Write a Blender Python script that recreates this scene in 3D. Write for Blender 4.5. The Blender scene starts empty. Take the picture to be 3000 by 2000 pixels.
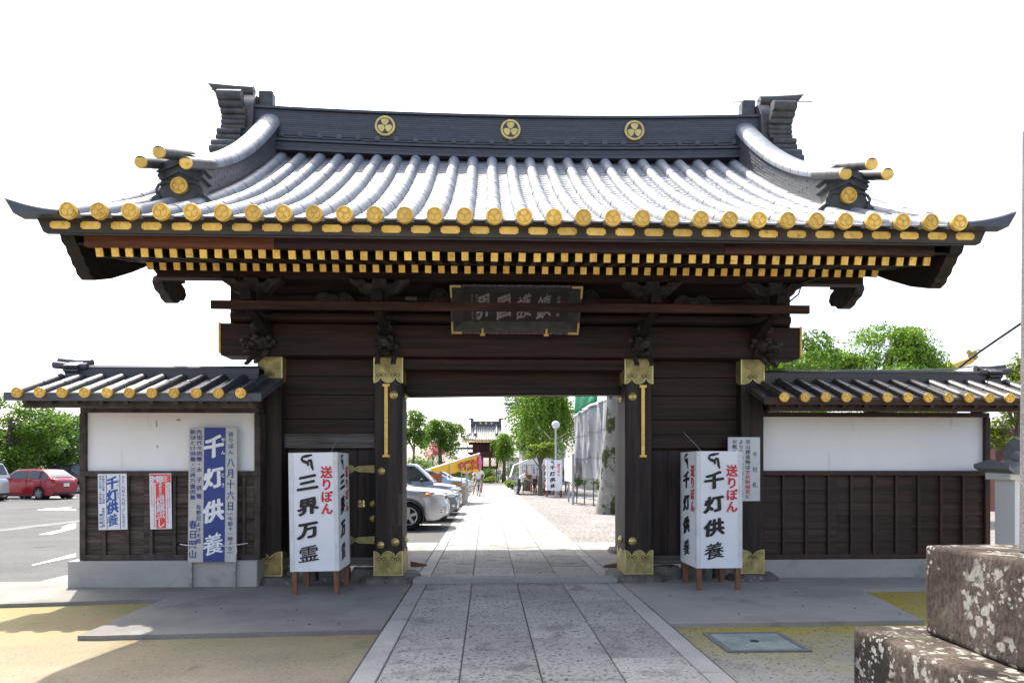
import bpy, bmesh, math, random
import numpy as np
from mathutils import Vector, Matrix, Quaternion

SC = bpy.context.scene
COL = SC.collection
R = math.radians
random.seed(7)

# ------------------------------------------------------------------ camera
H = 1.57                       # eye height
YAW = math.atan(73 / 2000)     # the lens axis points a little right of the path
F = 2000.0                     # focal length in photo pixels (24 mm on 36 mm, 3000 px)
cam_d = bpy.data.cameras.new('camera')
cam_d.lens = 24.0
cam_d.sensor_width = 36.0
cam_d.shift_y = 371 / 3000     # rising front: verticals stay parallel
cam_d.clip_start = 0.1
cam_d.clip_end = 3000
cam = bpy.data.objects.new('camera', cam_d)
COL.objects.link(cam)
cam.location = (0, 0, H)
cam.rotation_euler = (R(90), 0, -YAW)
SC.camera = cam

# ------------------------------------------------------------------ sky, sun, exposure
SUN = Vector((-0.27, 0.58, 1.0)).normalized()
world = bpy.data.worlds.new('World')
SC.world = world
world.use_nodes = True
wn = world.node_tree
sky = wn.nodes.new('ShaderNodeTexSky')
sky.sky_type = 'NISHITA'
sky.sun_disc = False
sky.sun_elevation = math.asin(SUN.z)
sky.sun_rotation = math.atan2(SUN.x, SUN.y)
sky.air_density = 0.8
sky.dust_density = 3.6
sky.ozone_density = 0.5
bg = wn.nodes['Background']
bg.inputs['Strength'].default_value = 0.15
haze_ = wn.nodes.new('ShaderNodeHueSaturation')     # white summer haze: the whole sky loses half its blue
haze_.inputs['Saturation'].default_value = 0.72
wn.links.new(sky.outputs['Color'], haze_.inputs['Color'])
wn.links.new(haze_.outputs['Color'], bg.inputs['Color'])
sun_d = bpy.data.lights.new('sun', 'SUN')
sun_d.energy = 2.8
sun_d.angle = R(0.55)
sun_d.color = (1.0, 0.95, 0.87)
sun = bpy.data.objects.new('sun', sun_d)
COL.objects.link(sun)
sun.rotation_euler = SUN.to_track_quat('Z', 'Y').to_euler()
SC.view_settings.view_transform = 'Standard'
SC.view_settings.look = 'None'
SC.view_settings.gamma = 1.0
SC.view_settings.use_curve_mapping = False
SC.view_settings.exposure = 1.6
SC.cycles.max_bounces = 8
SC.cycles.transparent_max_bounces = 12

# ------------------------------------------------------------------ photo pixel -> place
_c, _s = math.cos(YAW), math.sin(YAW)
def ray(px, py):
    u, v = (px - 1500) / F, (1371 - py) / F
    return u * _c + _s, -u * _s + _c, v
def P(px, py, Y):
    "point on the upright plane at depth Y (gate-parallel)"
    x, y, z = ray(px, py)
    t = Y / y
    return Vector((t * x, Y, H + t * z))
def G(px, py, z=0.0):
    "point on level ground at height z"
    x, y, v = ray(px, py)
    t = (z - H) / v
    return Vector((t * x, t * y, z))

# ------------------------------------------------------------------ materials
MATS = {}
def nd(nt, typ, **kw):
    n = nt.nodes.new(typ)
    for k, v in kw.items():
        setattr(n, k, v)
    return n
def mat(name, base, rough=.6, metal=0., var=.2, scale=3., col2=None, bump=0., bscale=60., stretch=(1, 1, 1),
        rand=0., spec=.5, fine=.0, fscale=150., spots=None, dots=None, detail=6., coat=0., trans=0.):
    """Principled material: colour varied by noise in object space, fine speckle, per-object variation, bump."""
    if name in MATS:
        return MATS[name]
    m = bpy.data.materials.new(name)
    m.use_nodes = True
    nt = m.node_tree
    b = nt.nodes['Principled BSDF']
    L = nt.links.new
    tc = nd(nt, 'ShaderNodeTexCoord')
    mp = nd(nt, 'ShaderNodeMapping')
    mp.inputs['Scale'].default_value = stretch
    L(tc.outputs['Object'], mp.inputs['Vector'])
    vec = mp.outputs['Vector']
    oi = nd(nt, 'ShaderNodeObjectInfo')
    if rand:
        ad = nd(nt, 'ShaderNodeVectorMath', operation='ADD')
        sc = nd(nt, 'ShaderNodeMath', operation='MULTIPLY')
        sc.inputs[1].default_value = 37.
        L(oi.outputs['Random'], sc.inputs[0])
        L(vec, ad.inputs[0]); L(sc.outputs[0], ad.inputs[1])
        vec = ad.outputs[0]
    n1 = nd(nt, 'ShaderNodeTexNoise')
    n1.inputs['Scale'].default_value = scale
    n1.inputs['Detail'].default_value = detail
    n1.inputs['Roughness'].default_value = .62
    L(vec, n1.inputs['Vector'])
    rp = nd(nt, 'ShaderNodeValToRGB')
    rp.color_ramp.elements[0].position = .33
    rp.color_ramp.elements[1].position = .67
    a = [max(0, c * (1 - var)) for c in base]
    c2 = list(col2) if col2 else [min(1, c * (1 + var)) for c in base]
    rp.color_ramp.elements[0].color = (*a, 1)
    rp.color_ramp.elements[1].color = (*c2, 1)
    L(n1.outputs['Fac'], rp.inputs['Fac'])
    colr = rp.outputs['Color']
    if fine:
        n2 = nd(nt, 'ShaderNodeTexNoise')
        n2.inputs['Scale'].default_value = fscale
        n2.inputs['Detail'].default_value = 3.
        L(vec, n2.inputs['Vector'])
        mr = nd(nt, 'ShaderNodeMapRange')
        mr.inputs['From Min'].default_value = .3
        mr.inputs['From Max'].default_value = .7
        mr.inputs['To Min'].default_value = 1 - fine
        mr.inputs['To Max'].default_value = 1 + fine
        L(n2.outputs['Fac'], mr.inputs['Value'])
        mx = nd(nt, 'ShaderNodeVectorMath', operation='SCALE')
        L(colr, mx.inputs[0]); L(mr.outputs[0], mx.inputs['Scale'])
        colr = mx.outputs[0]
    for (scol, sscale, thr, soft) in (spots or []):
        n3 = nd(nt, 'ShaderNodeTexNoise')
        n3.inputs['Scale'].default_value = sscale
        n3.inputs['Detail'].default_value = 5.
        n3.inputs['Roughness'].default_value = .6
        L(vec, n3.inputs['Vector'])
        r3 = nd(nt, 'ShaderNodeMapRange')
        r3.inputs['From Min'].default_value = thr
        r3.inputs['From Max'].default_value = thr + soft
        L(n3.outputs['Fac'], r3.inputs['Value'])
        mx = nd(nt, 'ShaderNodeMix', data_type='RGBA')
        L(r3.outputs[0], mx.inputs['Factor'])
        L(colr, mx.inputs['A'])
        mx.inputs['B'].default_value = (*scol, 1)
        colr = mx.outputs['Result']
    for (dcol, dscale, size, msc, mthr) in (dots or []):      # rosettes: round patches gathered in colonies
        vo = nd(nt, 'ShaderNodeTexVoronoi'); vo.inputs['Scale'].default_value = dscale
        nw_ = nd(nt, 'ShaderNodeTexNoise'); nw_.inputs['Scale'].default_value = dscale * 2.5; nw_.inputs['Detail'].default_value = 4.
        L(tc.outputs['Object'], nw_.inputs['Vector'])
        wv = nd(nt, 'ShaderNodeVectorMath', operation='MULTIPLY_ADD'); wv.inputs[1].default_value = (.9 / dscale,) * 3
        L(nw_.outputs['Color'], wv.inputs[0]); L(tc.outputs['Object'], wv.inputs[2]); L(wv.outputs[0], vo.inputs['Vector'])
        r1 = nd(nt, 'ShaderNodeMapRange'); r1.inputs['From Min'].default_value = size; r1.inputs['From Max'].default_value = size * .8
        L(vo.outputs['Distance'], r1.inputs['Value'])
        nm = nd(nt, 'ShaderNodeTexNoise'); nm.inputs['Scale'].default_value = msc; nm.inputs['Detail'].default_value = 4.
        L(tc.outputs['Object'], nm.inputs['Vector'])
        r2 = nd(nt, 'ShaderNodeMapRange'); r2.inputs['From Min'].default_value = mthr; r2.inputs['From Max'].default_value = mthr + .04
        L(nm.outputs['Fac'], r2.inputs['Value'])
        ml = nd(nt, 'ShaderNodeMath', operation='MULTIPLY'); L(r1.outputs[0], ml.inputs[0]); L(r2.outputs[0], ml.inputs[1])
        m9 = nd(nt, 'ShaderNodeMath', operation='MULTIPLY'); m9.inputs[1].default_value = .85; L(ml.outputs[0], m9.inputs[0])
        mx = nd(nt, 'ShaderNodeMix', data_type='RGBA'); L(m9.outputs[0], mx.inputs['Factor']); L(colr, mx.inputs['A'])
        mx.inputs['B'].default_value = (*dcol, 1); colr = mx.outputs['Result']
    if rand:
        mr = nd(nt, 'ShaderNodeMapRange')
        mr.inputs['To Min'].default_value = 1 - rand
        mr.inputs['To Max'].default_value = 1 + rand
        L(oi.outputs['Random'], mr.inputs['Value'])
        mx = nd(nt, 'ShaderNodeVectorMath', operation='SCALE')
        L(colr, mx.inputs[0]); L(mr.outputs[0], mx.inputs['Scale'])
        colr = mx.outputs[0]
    L(colr, b.inputs['Base Color'])
    b.inputs['Roughness'].default_value = rough
    b.inputs['Metallic'].default_value = metal
    b.inputs['Specular IOR Level'].default_value = spec
    b.inputs['Coat Weight'].default_value = coat
    b.inputs['Coat Roughness'].default_value = .06
    b.inputs['Transmission Weight'].default_value = trans
    if bump:
        n4 = nd(nt, 'ShaderNodeTexNoise')
        n4.inputs['Scale'].default_value = bscale
        n4.inputs['Detail'].default_value = 5.
        L(vec, n4.inputs['Vector'])
        bp = nd(nt, 'ShaderNodeBump')
        bp.inputs['Strength'].default_value = bump
        bp.inputs['Distance'].default_value = .01
        L(n4.outputs['Fac'], bp.inputs['Height'])
        L(bp.outputs['Normal'], b.inputs['Normal'])
    MATS[name] = m
    return m
def leafmat(name, c1, c2, tr=.35):
    if name in MATS:
        return MATS[name]
    m = bpy.data.materials.new(name); m.use_nodes = True
    nt = m.node_tree; L = nt.links.new
    nt.nodes.remove(nt.nodes['Principled BSDF'])
    out = nt.nodes['Material Output']
    tc = nd(nt, 'ShaderNodeTexCoord'); n1 = nd(nt, 'ShaderNodeTexNoise')
    n1.inputs['Scale'].default_value = 1.7; n1.inputs['Detail'].default_value = 8; n1.inputs['Roughness'].default_value = .75
    L(tc.outputs['Object'], n1.inputs['Vector'])
    rp = nd(nt, 'ShaderNodeValToRGB')
    rp.color_ramp.elements[0].position = .35; rp.color_ramp.elements[1].position = .66
    rp.color_ramp.elements[0].color = (*c1, 1); rp.color_ramp.elements[1].color = (*c2, 1)
    L(n1.outputs['Fac'], rp.inputs['Fac'])
    d = nd(nt, 'ShaderNodeBsdfPrincipled'); t = nd(nt, 'ShaderNodeBsdfTranslucent')
    d.inputs['Roughness'].default_value = .5
    d.inputs['Specular IOR Level'].default_value = .3
    L(rp.outputs['Color'], d.inputs['Base Color'])
    sc = nd(nt, 'ShaderNodeVectorMath', operation='MULTIPLY'); sc.inputs[1].default_value = (1.5, 1.6, .7)
    L(rp.outputs['Color'], sc.inputs[0]); L(sc.outputs[0], t.inputs['Color'])
    mx = nd(nt, 'ShaderNodeMixShader'); mx.inputs[0].default_value = tr
    L(d.outputs[0], mx.inputs[1]); L(t.outputs[0], mx.inputs[2]); L(mx.outputs[0], out.inputs['Surface'])
    MATS[name] = m
    return m

X_, Y_, Z_ = (.25, 7, 7), (7, .25, 7), (7, 7, .25)
WOOD = mat('dark_wood_x', (.016, .0085, .0065), .62, var=.6, col2=(.046, .019, .0125), scale=2.2, stretch=X_, bump=.35, bscale=9, fine=.3, fscale=20, spec=.35)
WOODZ = mat('dark_wood_z', (.015, .0095, .0075), .6, var=.6, col2=(.052, .034, .027), scale=1.6, stretch=(5, 5, .3), bump=.4, bscale=8, fine=.35, fscale=16, spec=.35)
WOODY = mat('dark_wood_y', (.018, .012, .009), .65, var=.5, scale=2., stretch=Y_, bump=.3, bscale=9, spec=.3)
WOODR = mat('red_wood', (.105, .032, .014), .6, var=.4, col2=(.20, .065, .028), scale=1.6, stretch=X_, bump=.2, bscale=9, fine=.25, fscale=14, spec=.3)
WOODP = mat('plank_wood', (.032, .014, .010), .6, var=.6, col2=(.085, .034, .02), scale=1.3, stretch=(.5, 5, 5), bump=.2, bscale=9, fine=.3, fscale=14, spec=.3)
WOODG = mat('grey_wood', (.085, .075, .068), .75, var=.45, col2=(.17, .155, .145), scale=2.4, stretch=X_, bump=.45, bscale=8, fine=.3, fscale=14, spec=.25)
CARVE = mat('carved_wood', (.022, .018, .016), .65, var=.5, col2=(.07, .052, .045), scale=9, bump=.4, bscale=30, spec=.35)
CLAP = mat('clapboard_wood', (.052, .036, .029), .75, var=.55, col2=(.135, .098, .082), scale=2.0, stretch=(.35, 7, 7), bump=.6, bscale=7, fine=.4, fscale=14, rand=.25, spec=.25)
CLAPR = mat('brown_clapboard', (.027, .014, .0105), .6, var=.35, col2=(.050, .026, .020), scale=2.0, stretch=X_, bump=.25, bscale=7, fine=.2, fscale=14, rand=.15, spec=.35)
CLAPF = mat('brown_frame', (.042, .019, .013), .55, var=.3, scale=2.0, stretch=(5, 5, 1), bump=.2, bscale=7, spec=.35)
TILE = mat('roof_tile', (.205, .225, .255), .50, var=.10, scale=5, bump=.10, bscale=40, rand=.16, spec=.55, fine=.1, fscale=60, spots=[((.15, .155, .16), 3, .58, .14), ((.30, .30, .29), 11, .64, .08)])
TILED = mat('ridge_tile', (.062, .068, .082), .45, var=.2, scale=5, bump=.12, bscale=40, rand=.14, spec=.5, fine=.1, fscale=50)
TILEB = mat('brown_tile', (.058, .050, .050), .38, var=.2, scale=5, bump=.08, bscale=40, rand=.14, spec=.5)
BRONZE = mat('dark_copper', (.048, .049, .05), .5, var=.3, col2=(.085, .088, .088), scale=9, bump=.2, bscale=30, spec=.5)
FASCIA = mat('fascia_copper', (.04, .034, .028), .55, var=.35, col2=(.075, .06, .045), scale=3, stretch=(.6, 3, 3), spec=.4)
GOLD = mat('gold_leaf', (.83, .50, .085), .42, metal=.28, var=.1, col2=(.92, .60, .14), scale=14, bump=.15, bscale=60, rand=.18, spec=.5, spots=[((.45, .26, .05), 16, .58, .12)])
GOLDP = mat('pale_gold', (.66, .52, .19), .42, metal=.35, var=.15, scale=10, bump=.12, bscale=60, rand=.06)
BRASS = mat('brass_plate', (.36, .285, .10), .42, metal=.55, var=.35, col2=(.55, .46, .19), scale=7, bump=.5, bscale=90, fine=.25, fscale=120)
BRASSL = mat('brass_edge', (.62, .52, .24), .35, metal=.5, var=.2, scale=10)
BRASSD = mat('brass_groove', (.05, .04, .02), .6, var=.2)
BOSS = mat('brass_boss', (.70, .56, .22), .25, metal=.6, var=.2, scale=12)
BLACK = mat('ink_black', (.012, .012, .013), .6, var=.15)
RED = mat('ink_red', (.62, .018, .03), .6, var=.1)
BLUE = mat('ink_blue', (.022, .042, .22), .5, var=.12, scale=4)
BLUE2 = mat('ink_bright_blue', (.03, .10, .36), .5, var=.12, scale=4)
PAPER = mat('white_board', (.78, .79, .82), .55, var=.05, scale=2, spots=[((.62, .60, .55), 1.3, .58, .25)])
PLASTER = mat('white_plaster', (.86, .85, .85), .8, var=.03, scale=1.5, stretch=(1, 1, .3), bump=.12, bscale=140, spots=[((.76, .74, .71), 1.1, .58, .2), ((.50, .44, .38), 30, .72, .04), ((.70, .67, .63), 5, .64, .10)])
BOARDG = mat('silver_board', (.50, .49, .47), .55, var=.10, scale=3, spots=[((.34, .32, .29), 5, .63, .12)], fine=.05)
CONC = mat('concrete', (.225, .215, .195), .9, var=.16, scale=1.1, fine=.13, fscale=90, bump=.25, bscale=120, spec=.15, spots=[((.155, .148, .134), .8, .55, .16), ((.245, .255, .235), 2.6, .6, .12), ((.10, .095, .085), 7, .66, .06)])
PLINTH = mat('plinth_concrete', (.37, .355, .33), .85, var=.12, scale=1.4, fine=.07, fscale=80, bump=.2, bscale=90, spots=[((.27, .26, .235), 2.2, .60, .14)])
STONE = mat('base_stone', (.12, .112, .10), .85, var=.35, scale=6, fine=.3, fscale=70, bump=.9, bscale=25, spots=[((.24, .23, .21), 9, .6, .08)])
LEGW = mat('lantern_leg_wood', (.20, .085, .04), .65, var=.35, scale=2, stretch=(6, 6, .5), bump=.2, bscale=10, fine=.2, fscale=20)
STEELP = mat('galvanised_steel', (.45, .46, .48), .45, metal=.6, var=.12, scale=8)
WHITEP = mat('white_paint', (.80, .80, .78), .6, var=.06, scale=5)
RUBBER = mat('black_rubber', (.018, .018, .019), .8, var=.2)
GLASSD = mat('car_glass', (.02, .028, .03), .05, var=.1, spec=.9)
CABLE = mat('black_cable', (.015, .015, .017), .5, var=.1)
CABLEG = mat('grey_conduit', (.30, .29, .28), .5, var=.1)

# ------------------------------------------------------------------ mesh collecting
class MB:
    def __init__(s):
        s.v, s.f, s.m, s.sm = [], [], [], []
        s.k = 0
    def add(s, vs, fs, smooth=False):
        b = len(s.v)
        s.v += [tuple(v) for v in vs]
        for f in fs:
            s.f.append(tuple(b + i for i in f)); s.m.append(s.k); s.sm.append(smooth)
        return s
    def box(s, x0, x1, y0, y1, z0, z1):
        vs = [(x, y, z) for z in (z0, z1) for y in (y0, y1) for x in (x0, x1)]
        return s.add(vs, [(0, 2, 3, 1), (4, 5, 7, 6), (0, 1, 5, 4), (2, 6, 7, 3), (0, 4, 6, 2), (1, 3, 7, 5)])
    def obox(s, c, size, M3=None, taper=1.):
        a, b, h = [q / 2 for q in size]
        vs = []
        for z in (-1, 1):
            t = taper if z > 0 else 1.
            for y in (-1, 1):
                for x in (-1, 1):
                    p = Vector((x * a * t, y * b * t, z * h))
                    if M3 is not None:
                        p = M3 @ p
                    vs.append(p + Vector(c))
        return s.add(vs, [(0, 2, 3, 1), (4, 5, 7, 6), (0, 1, 5, 4), (2, 6, 7, 3), (0, 4, 6, 2), (1, 3, 7, 5)])
    def prism(s, pts, plane, a, b):
        "closed 2-D outline pushed from a to b along the missing axis"
        n = len(pts)
        def mk(p, d):
            return {'xz': (p[0], d, p[1]), 'yz': (d, p[0], p[1]), 'xy': (p[0], p[1], d)}[plane]
        vs = [mk(p, a) for p in pts] + [mk(p, b) for p in pts]
        fs = [tuple(range(n - 1, -1, -1)), tuple(range(n, 2 * n))]
        fs += [(i, (i + 1) % n, n + (i + 1) % n, n + i) for i in range(n)]
        return s.add(vs, fs)
    def bar(s, p, q, w, h=None, up=(0, 0, 1)):
        p, q = Vector(p), Vector(q)
        h = h or w
        d = (q - p).normalized()
        u = Vector(up)
        if abs(d.dot(u)) > .98:
            u = Vector((0, 1, 0))
        a = d.cross(u).normalized(); c = a.cross(d)
        vs = [e + a * (sx * w / 2) + c * (sz * h / 2) for e in (p, q) for sz in (-1, 1) for sx in (-1, 1)]
        return s.add(vs, [(0, 1, 3, 2), (4, 6, 7, 5), (0, 4, 5, 1), (2, 3, 7, 6), (0, 2, 6, 4), (1, 5, 7, 3)])
    def tube(s, path, r, n=8, caps=True, smooth=True):
        path = [Vector(p) for p in path]
        rs = r if isinstance(r, (list, tuple)) else [r] * len(path)
        vs, up = [], None
        for i, p in enumerate(path):
            d = (path[min(i + 1, len(path) - 1)] - path[max(i - 1, 0)])
            d = d.normalized() if d.length > 1e-9 else Vector((0, 0, 1))
            if up is None:
                up = Vector((0, 0, 1)) if abs(d.z) < .9 else Vector((1, 0, 0))
            a = d.cross(up)
            a = a.normalized() if a.length > 1e-6 else d.orthogonal().normalized()
            up = a.cross(d)
            for k in range(n):
                t = 2 * math.pi * k / n
                vs.append(p + a * (rs[i] * math.cos(t)) + up * (rs[i] * math.sin(t)))
        fs = [(i * n + k, i * n + (k + 1) % n, (i + 1) * n + (k + 1) % n, (i + 1) * n + k) for i in range(len(path) - 1) for k in range(n)]
        s.add(vs, fs, smooth)
        if caps:
            b = len(s.v) - len(vs)
            for q in (range(n - 1, -1, -1), range((len(path) - 1) * n, len(path) * n)):
                s.f.append(tuple(b + i for i in q)); s.m.append(s.k); s.sm.append(False)
        return s
    def lathe(s, prof, c, axis='z', n=16, smooth=True, sx=1., sy=1., caps=True):
        "prof = [(radius, height)...] round an axis through c"
        vs = []
        for r, h in prof:
            for k in range(n):
                t = 2 * math.pi * k / n
                a, b = r * math.cos(t) * sx, r * math.sin(t) * sy
                o = {'z': (a, b, h), 'y': (a, h, b), 'x': (h, a, b)}[axis]
                vs.append((c[0] + o[0], c[1] + o[1], c[2] + o[2]))
        m = len(prof)
        fs = [(i * n + k, i * n + (k + 1) % n, (i + 1) * n + (k + 1) % n, (i + 1) * n + k) for i in range(m - 1) for k in range(n)]
        s.add(vs, fs, smooth)
        b = len(s.v) - len(vs)
        if caps and prof[0][0] > 1e-4:
            s.f.append(tuple(b + i for i in range(n))); s.m.append(s.k); s.sm.append(False)
        if caps and prof[-1][0] > 1e-4:
            s.f.append(tuple(b + (m - 1) * n + i for i in range(n))); s.m.append(s.k); s.sm.append(False)
        return s
    def ball(s, c, r, nu=10, nv=7, rough=0., rot=None, seed=0):
        rx, ry, rz = (r, r, r) if isinstance(r, (int, float)) else r
        rg = random.Random(seed)
        vs = []
        for j in range(nv + 1):
            ph = math.pi * j / nv
            for i in range(nu):
                th = 2 * math.pi * i / nu
                k = 1 + rg.uniform(-rough, rough)
                p = Vector((rx * math.sin(ph) * math.cos(th) * k, ry * math.sin(ph) * math.sin(th) * k, rz * math.cos(ph) * k))
                if rot is not None:
                    p = rot @ p
                vs.append(p + Vector(c))
        fs = [(j * nu + i, j * nu + (i + 1) % nu, (j + 1) * nu + (i + 1) % nu, (j + 1) * nu + i) for j in range(nv) for i in range(nu)]
        return s.add(vs, fs, True)
    def loft(s, rings, closed=True, caps=True, smooth=True):
        n = len(rings[0])
        vs = [p for r in rings for p in r]
        e = n if closed else n - 1
        fs = [(i * n + k, i * n + (k + 1) % n, (i + 1) * n + (k + 1) % n, (i + 1) * n + k) for i in range(len(rings) - 1) for k in range(e)]
        s.add(vs, fs, smooth)
        if caps and closed:
            b = len(s.v) - len(vs)
            for q in (range(n - 1, -1, -1), range((len(rings) - 1) * n, len(rings) * n)):
                s.f.append(tuple(b + i for i in q)); s.m.append(s.k); s.sm.append(False)
        return s
    def mesh(s, name, mats, org=(0, 0, 0), fixn=True):
        me = bpy.data.meshes.new(name)
        o = Vector(org)
        me.from_pydata([(v[0] - o.x, v[1] - o.y, v[2] - o.z) for v in s.v], [], s.f)
        for m in (mats if isinstance(mats, (list, tuple)) else [mats]):
            me.materials.append(m)
        me.polygons.foreach_set('material_index', s.m)
        me.polygons.foreach_set('use_smooth', s.sm)
        if fixn:
            bm = bmesh.new(); bm.from_mesh(me)
            bmesh.ops.remove_doubles(bm, verts=bm.verts, dist=1e-5)
            bmesh.ops.recalc_face_normals(bm, faces=bm.faces)
            bm.to_mesh(me); bm.free()
        me.set_sharp_from_angle(angle=R(38))
        me.update()
        return me
    def build(s, name, mats, parent=None, org=None, bevel=0., fixn=True, **props):
        """link as ONE mesh object; vertices are in world coordinates, org = world place of the parent's root"""
        if org is None:
            org = ORG[0] if parent is not None else (0, 0, 0)
        me = s.mesh(name, mats, org, fixn)
        return place(me, name, parent, (0, 0, 0) if parent is not None else org, bevel=bevel, **props)
ORG = [Vector((0, 0, 0))]
def place(me, name, parent=None, loc=(0, 0, 0), rot=None, scale=None, bevel=0., **props):
    o = bpy.data.objects.new(name, me)
    COL.objects.link(o)
    o.location = loc
    if rot is not None:
        o.rotation_euler = rot
    if scale is not None:
        o.scale = scale
    if parent is not None:
        o.parent = parent
    if bevel:
        b = o.modifiers.new('bevel', 'BEVEL')
        b.width = bevel; b.segments = 2; b.limit_method = 'ANGLE'; b.angle_limit = R(40)
    for k, v in props.items():
        o[k] = v
    return o
def thing(name, label, cat, loc=(0, 0, 0), rz=0., group=None):
    o = bpy.data.objects.new(name, None)
    COL.objects.link(o)
    o.empty_display_size = .2
    o.location = loc
    o.rotation_euler = (0, 0, rz)
    o['label'] = label; o['category'] = cat
    if group:
        o['group'] = group
    ORG[0] = Vector(loc)
    return o
def tag(o, label, cat, group=None):
    o['label'] = label; o['category'] = cat
    if group:
        o['group'] = group
    return o
def struct(o):
    o['kind'] = 'structure'
    return o
def copy_tree(o, parent=None):
    c = o.copy()
    COL.objects.link(c)
    c.parent = parent
    for ch in list(o.children):
        copy_tree(ch, c)
    return c
def arc(cx, cz, r, a0, a1, n):
    return [(cx + r * math.cos(R(a0 + (a1 - a0) * i / n)), cz + r * math.sin(R(a0 + (a1 - a0) * i / n))) for i in range(n + 1)]
def mirror_pts(pts):
    "outline given for x>=0 from bottom to top; returns the closed symmetric outline"
    return list(pts) + [(-x, z) for x, z in reversed(pts) if abs(x) > 1e-6]

# ------------------------------------------------------------------ lettering
_GL = {}
def glyph(ch):
    if ch not in _GL:
        c = bpy.data.curves.new('glyph', 'FONT')
        c.body = ch; c.size = 1.; c.resolution_u = 3
        o = bpy.data.objects.new('glyph', c)
        m = o.to_mesh()
        v = [(p.co.x - .5, p.co.y - .38) for p in m.vertices]
        f = [tuple(p.vertices) for p in m.polygons]
        o.to_mesh_clear()
        bpy.data.objects.remove(o); bpy.data.curves.remove(c)
        _GL[ch] = (v, f)
    return _GL[ch]
SIDDHAM = [((-.42, .34), (-.1, .40), (.36, .47)), ((-.34, .34), (-.42, .22), (-.30, .10), (.0, .0), (.06, -.08), (.02, -.20)),
           ((.02, .02), (.12, .14), (.26, .14), (.30, -.05), (.33, -.25), (.42, -.46))]
class Face:
    """a flat printed face: O = centre, ex / ey = unit vectors across and up, n = towards the viewer"""
    def __init__(s, O, ex, ey):
        s.O, s.ex, s.ey = Vector(O), Vector(ex).normalized(), Vector(ey).normalized()
        s.n = s.ex.cross(s.ey)
        s.lift = .0025
    def at(s, x, y, d=0.):
        return s.O + s.ex * x + s.ey * y + s.n * (s.lift + d)
    def char(s, mb, ch, x, y, w, h, bold=0., slant=0., brush=False):
        if ch == ' ':
            return
        if ch == '@':          # the seed syllable at the head of the lantern text, three brush strokes
            for q, st in enumerate(SIDDHAM):
                k = len(st); L_, R_ = [], []
                for i, p in enumerate(st):
                    a, b = st[max(0, i - 1)], st[min(k - 1, i + 1)]
                    dx, dy = b[0] - a[0], b[1] - a[1]; l = math.hypot(dx, dy)
                    t = .095 * (1 if 0 < i < k - 1 else .5)
                    L_.append((p[0] - dy / l * t, p[1] + dx / l * t)); R_.append((p[0] + dy / l * t, p[1] - dx / l * t))
                pts = L_ + R_[::-1]
                mb.add([s.at(x + w * a, y + h * b, q * .0004) for a, b in pts], [tuple(range(len(pts)))])
            return
        v, f = glyph(ch)
        if ch in '霊籠燈鎮護' or len(v) > 120:
            bold = min(bold, .014)
        elif len(v) > 62:
            bold = min(bold, .03)
        offs = [(0, 0)]
        if bold:
            offs = [(0, 0)] + [(bold * math.cos(R(a)), bold * .8 * math.sin(R(a))) for a in range(20, 380, 90 if bold < .028 else 40)]
            if bold > .045:
                offs += [(bold * .5 * math.cos(R(a)), bold * .4 * math.sin(R(a))) for a in range(0, 360, 72)]
        for k, (ox, oy) in enumerate(offs):
            pts = []
            for a, b in v:
                a2, b2 = a + ox + slant * b, b + oy
                if brush:       # brush writing: the horizontals climb to the right and the feet sweep out
                    b2 += .10 * a2 + .05 * math.sin(a2 * 5)
                    a2 *= 1 + .16 * (-b2)
                pts.append(s.at(x + w * a2, y + h * b2, k * .00025))
            mb.add(pts, f)
    def column(s, mb, text, x, y0, y1, w, h=None, **kw):
        "vertical writing from y0 (top) to y1"
        n = len(text)
        pitch = (y0 - y1) / n
        for i, ch in enumerate(text):
            s.char(mb, ch, x, y0 - pitch * (i + .5), w, h or pitch * .92, **kw)
    def rect(s, mb, x0, x1, y0, y1, d=0.):
        mb.add([s.at(x0, y0, d), s.at(x1, y0, d), s.at(x1, y1, d), s.at(x0, y1, d)], [(0, 1, 2, 3)])
# =================================================================== GROUND
def sheet(name, pts, z, m, thick=0.):
    mb = MB()
    if thick:
        mb.prism([(p[0], p[1]) for p in pts], 'xy', z - thick, z)
    else:
        mb.add([(p[0], p[1], z) for p in pts], [tuple(range(len(pts)))])
    o = mb.build(name, [m])
    return struct(o)
ASPH = mat('asphalt', (.112, .111, .11), .95, var=.12, scale=.5, fine=.28, fscale=55, bump=.3, bscale=60, spec=.1, spots=[((.085, .084, .082), .35, .56, .1), ((.06, .06, .06), 1.4, .68, .03)])
DIRT = mat('far_ground', (.16, .15, .13), .95, spec=.05, var=.2, scale=.2)
GRAVEL = mat('gravel', (.215, .205, .195), .95, var=.16, scale=.7, fine=.6, fscale=16, bump=.8, bscale=16, spec=.05, spots=[((.26, .20, .15), .35, .6, .15), ((.12, .11, .10), 9, .62, .05)])
GRANITE = mat('granite', (.345, .332, .308), .85, var=.14, scale=1.5, fine=.25, fscale=60, bump=.7, bscale=40, rand=.13, spec=.12, spots=[((.20, .195, .18), 2.2, .56, .12), ((.10, .098, .092), 30, .57, .05), ((.36, .36, .355), 55, .62, .05)])
GRANK = mat('granite_kerb', (.36, .348, .325), .85, var=.12, scale=1.5, fine=.2, fscale=90, bump=.2, bscale=70, rand=.09, spec=.12, spots=[((.21, .20, .185), 1.7, .60, .12)])
GROUT = mat('path_bedding', (.10, .092, .078), .9, var=.25, scale=4)

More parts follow.
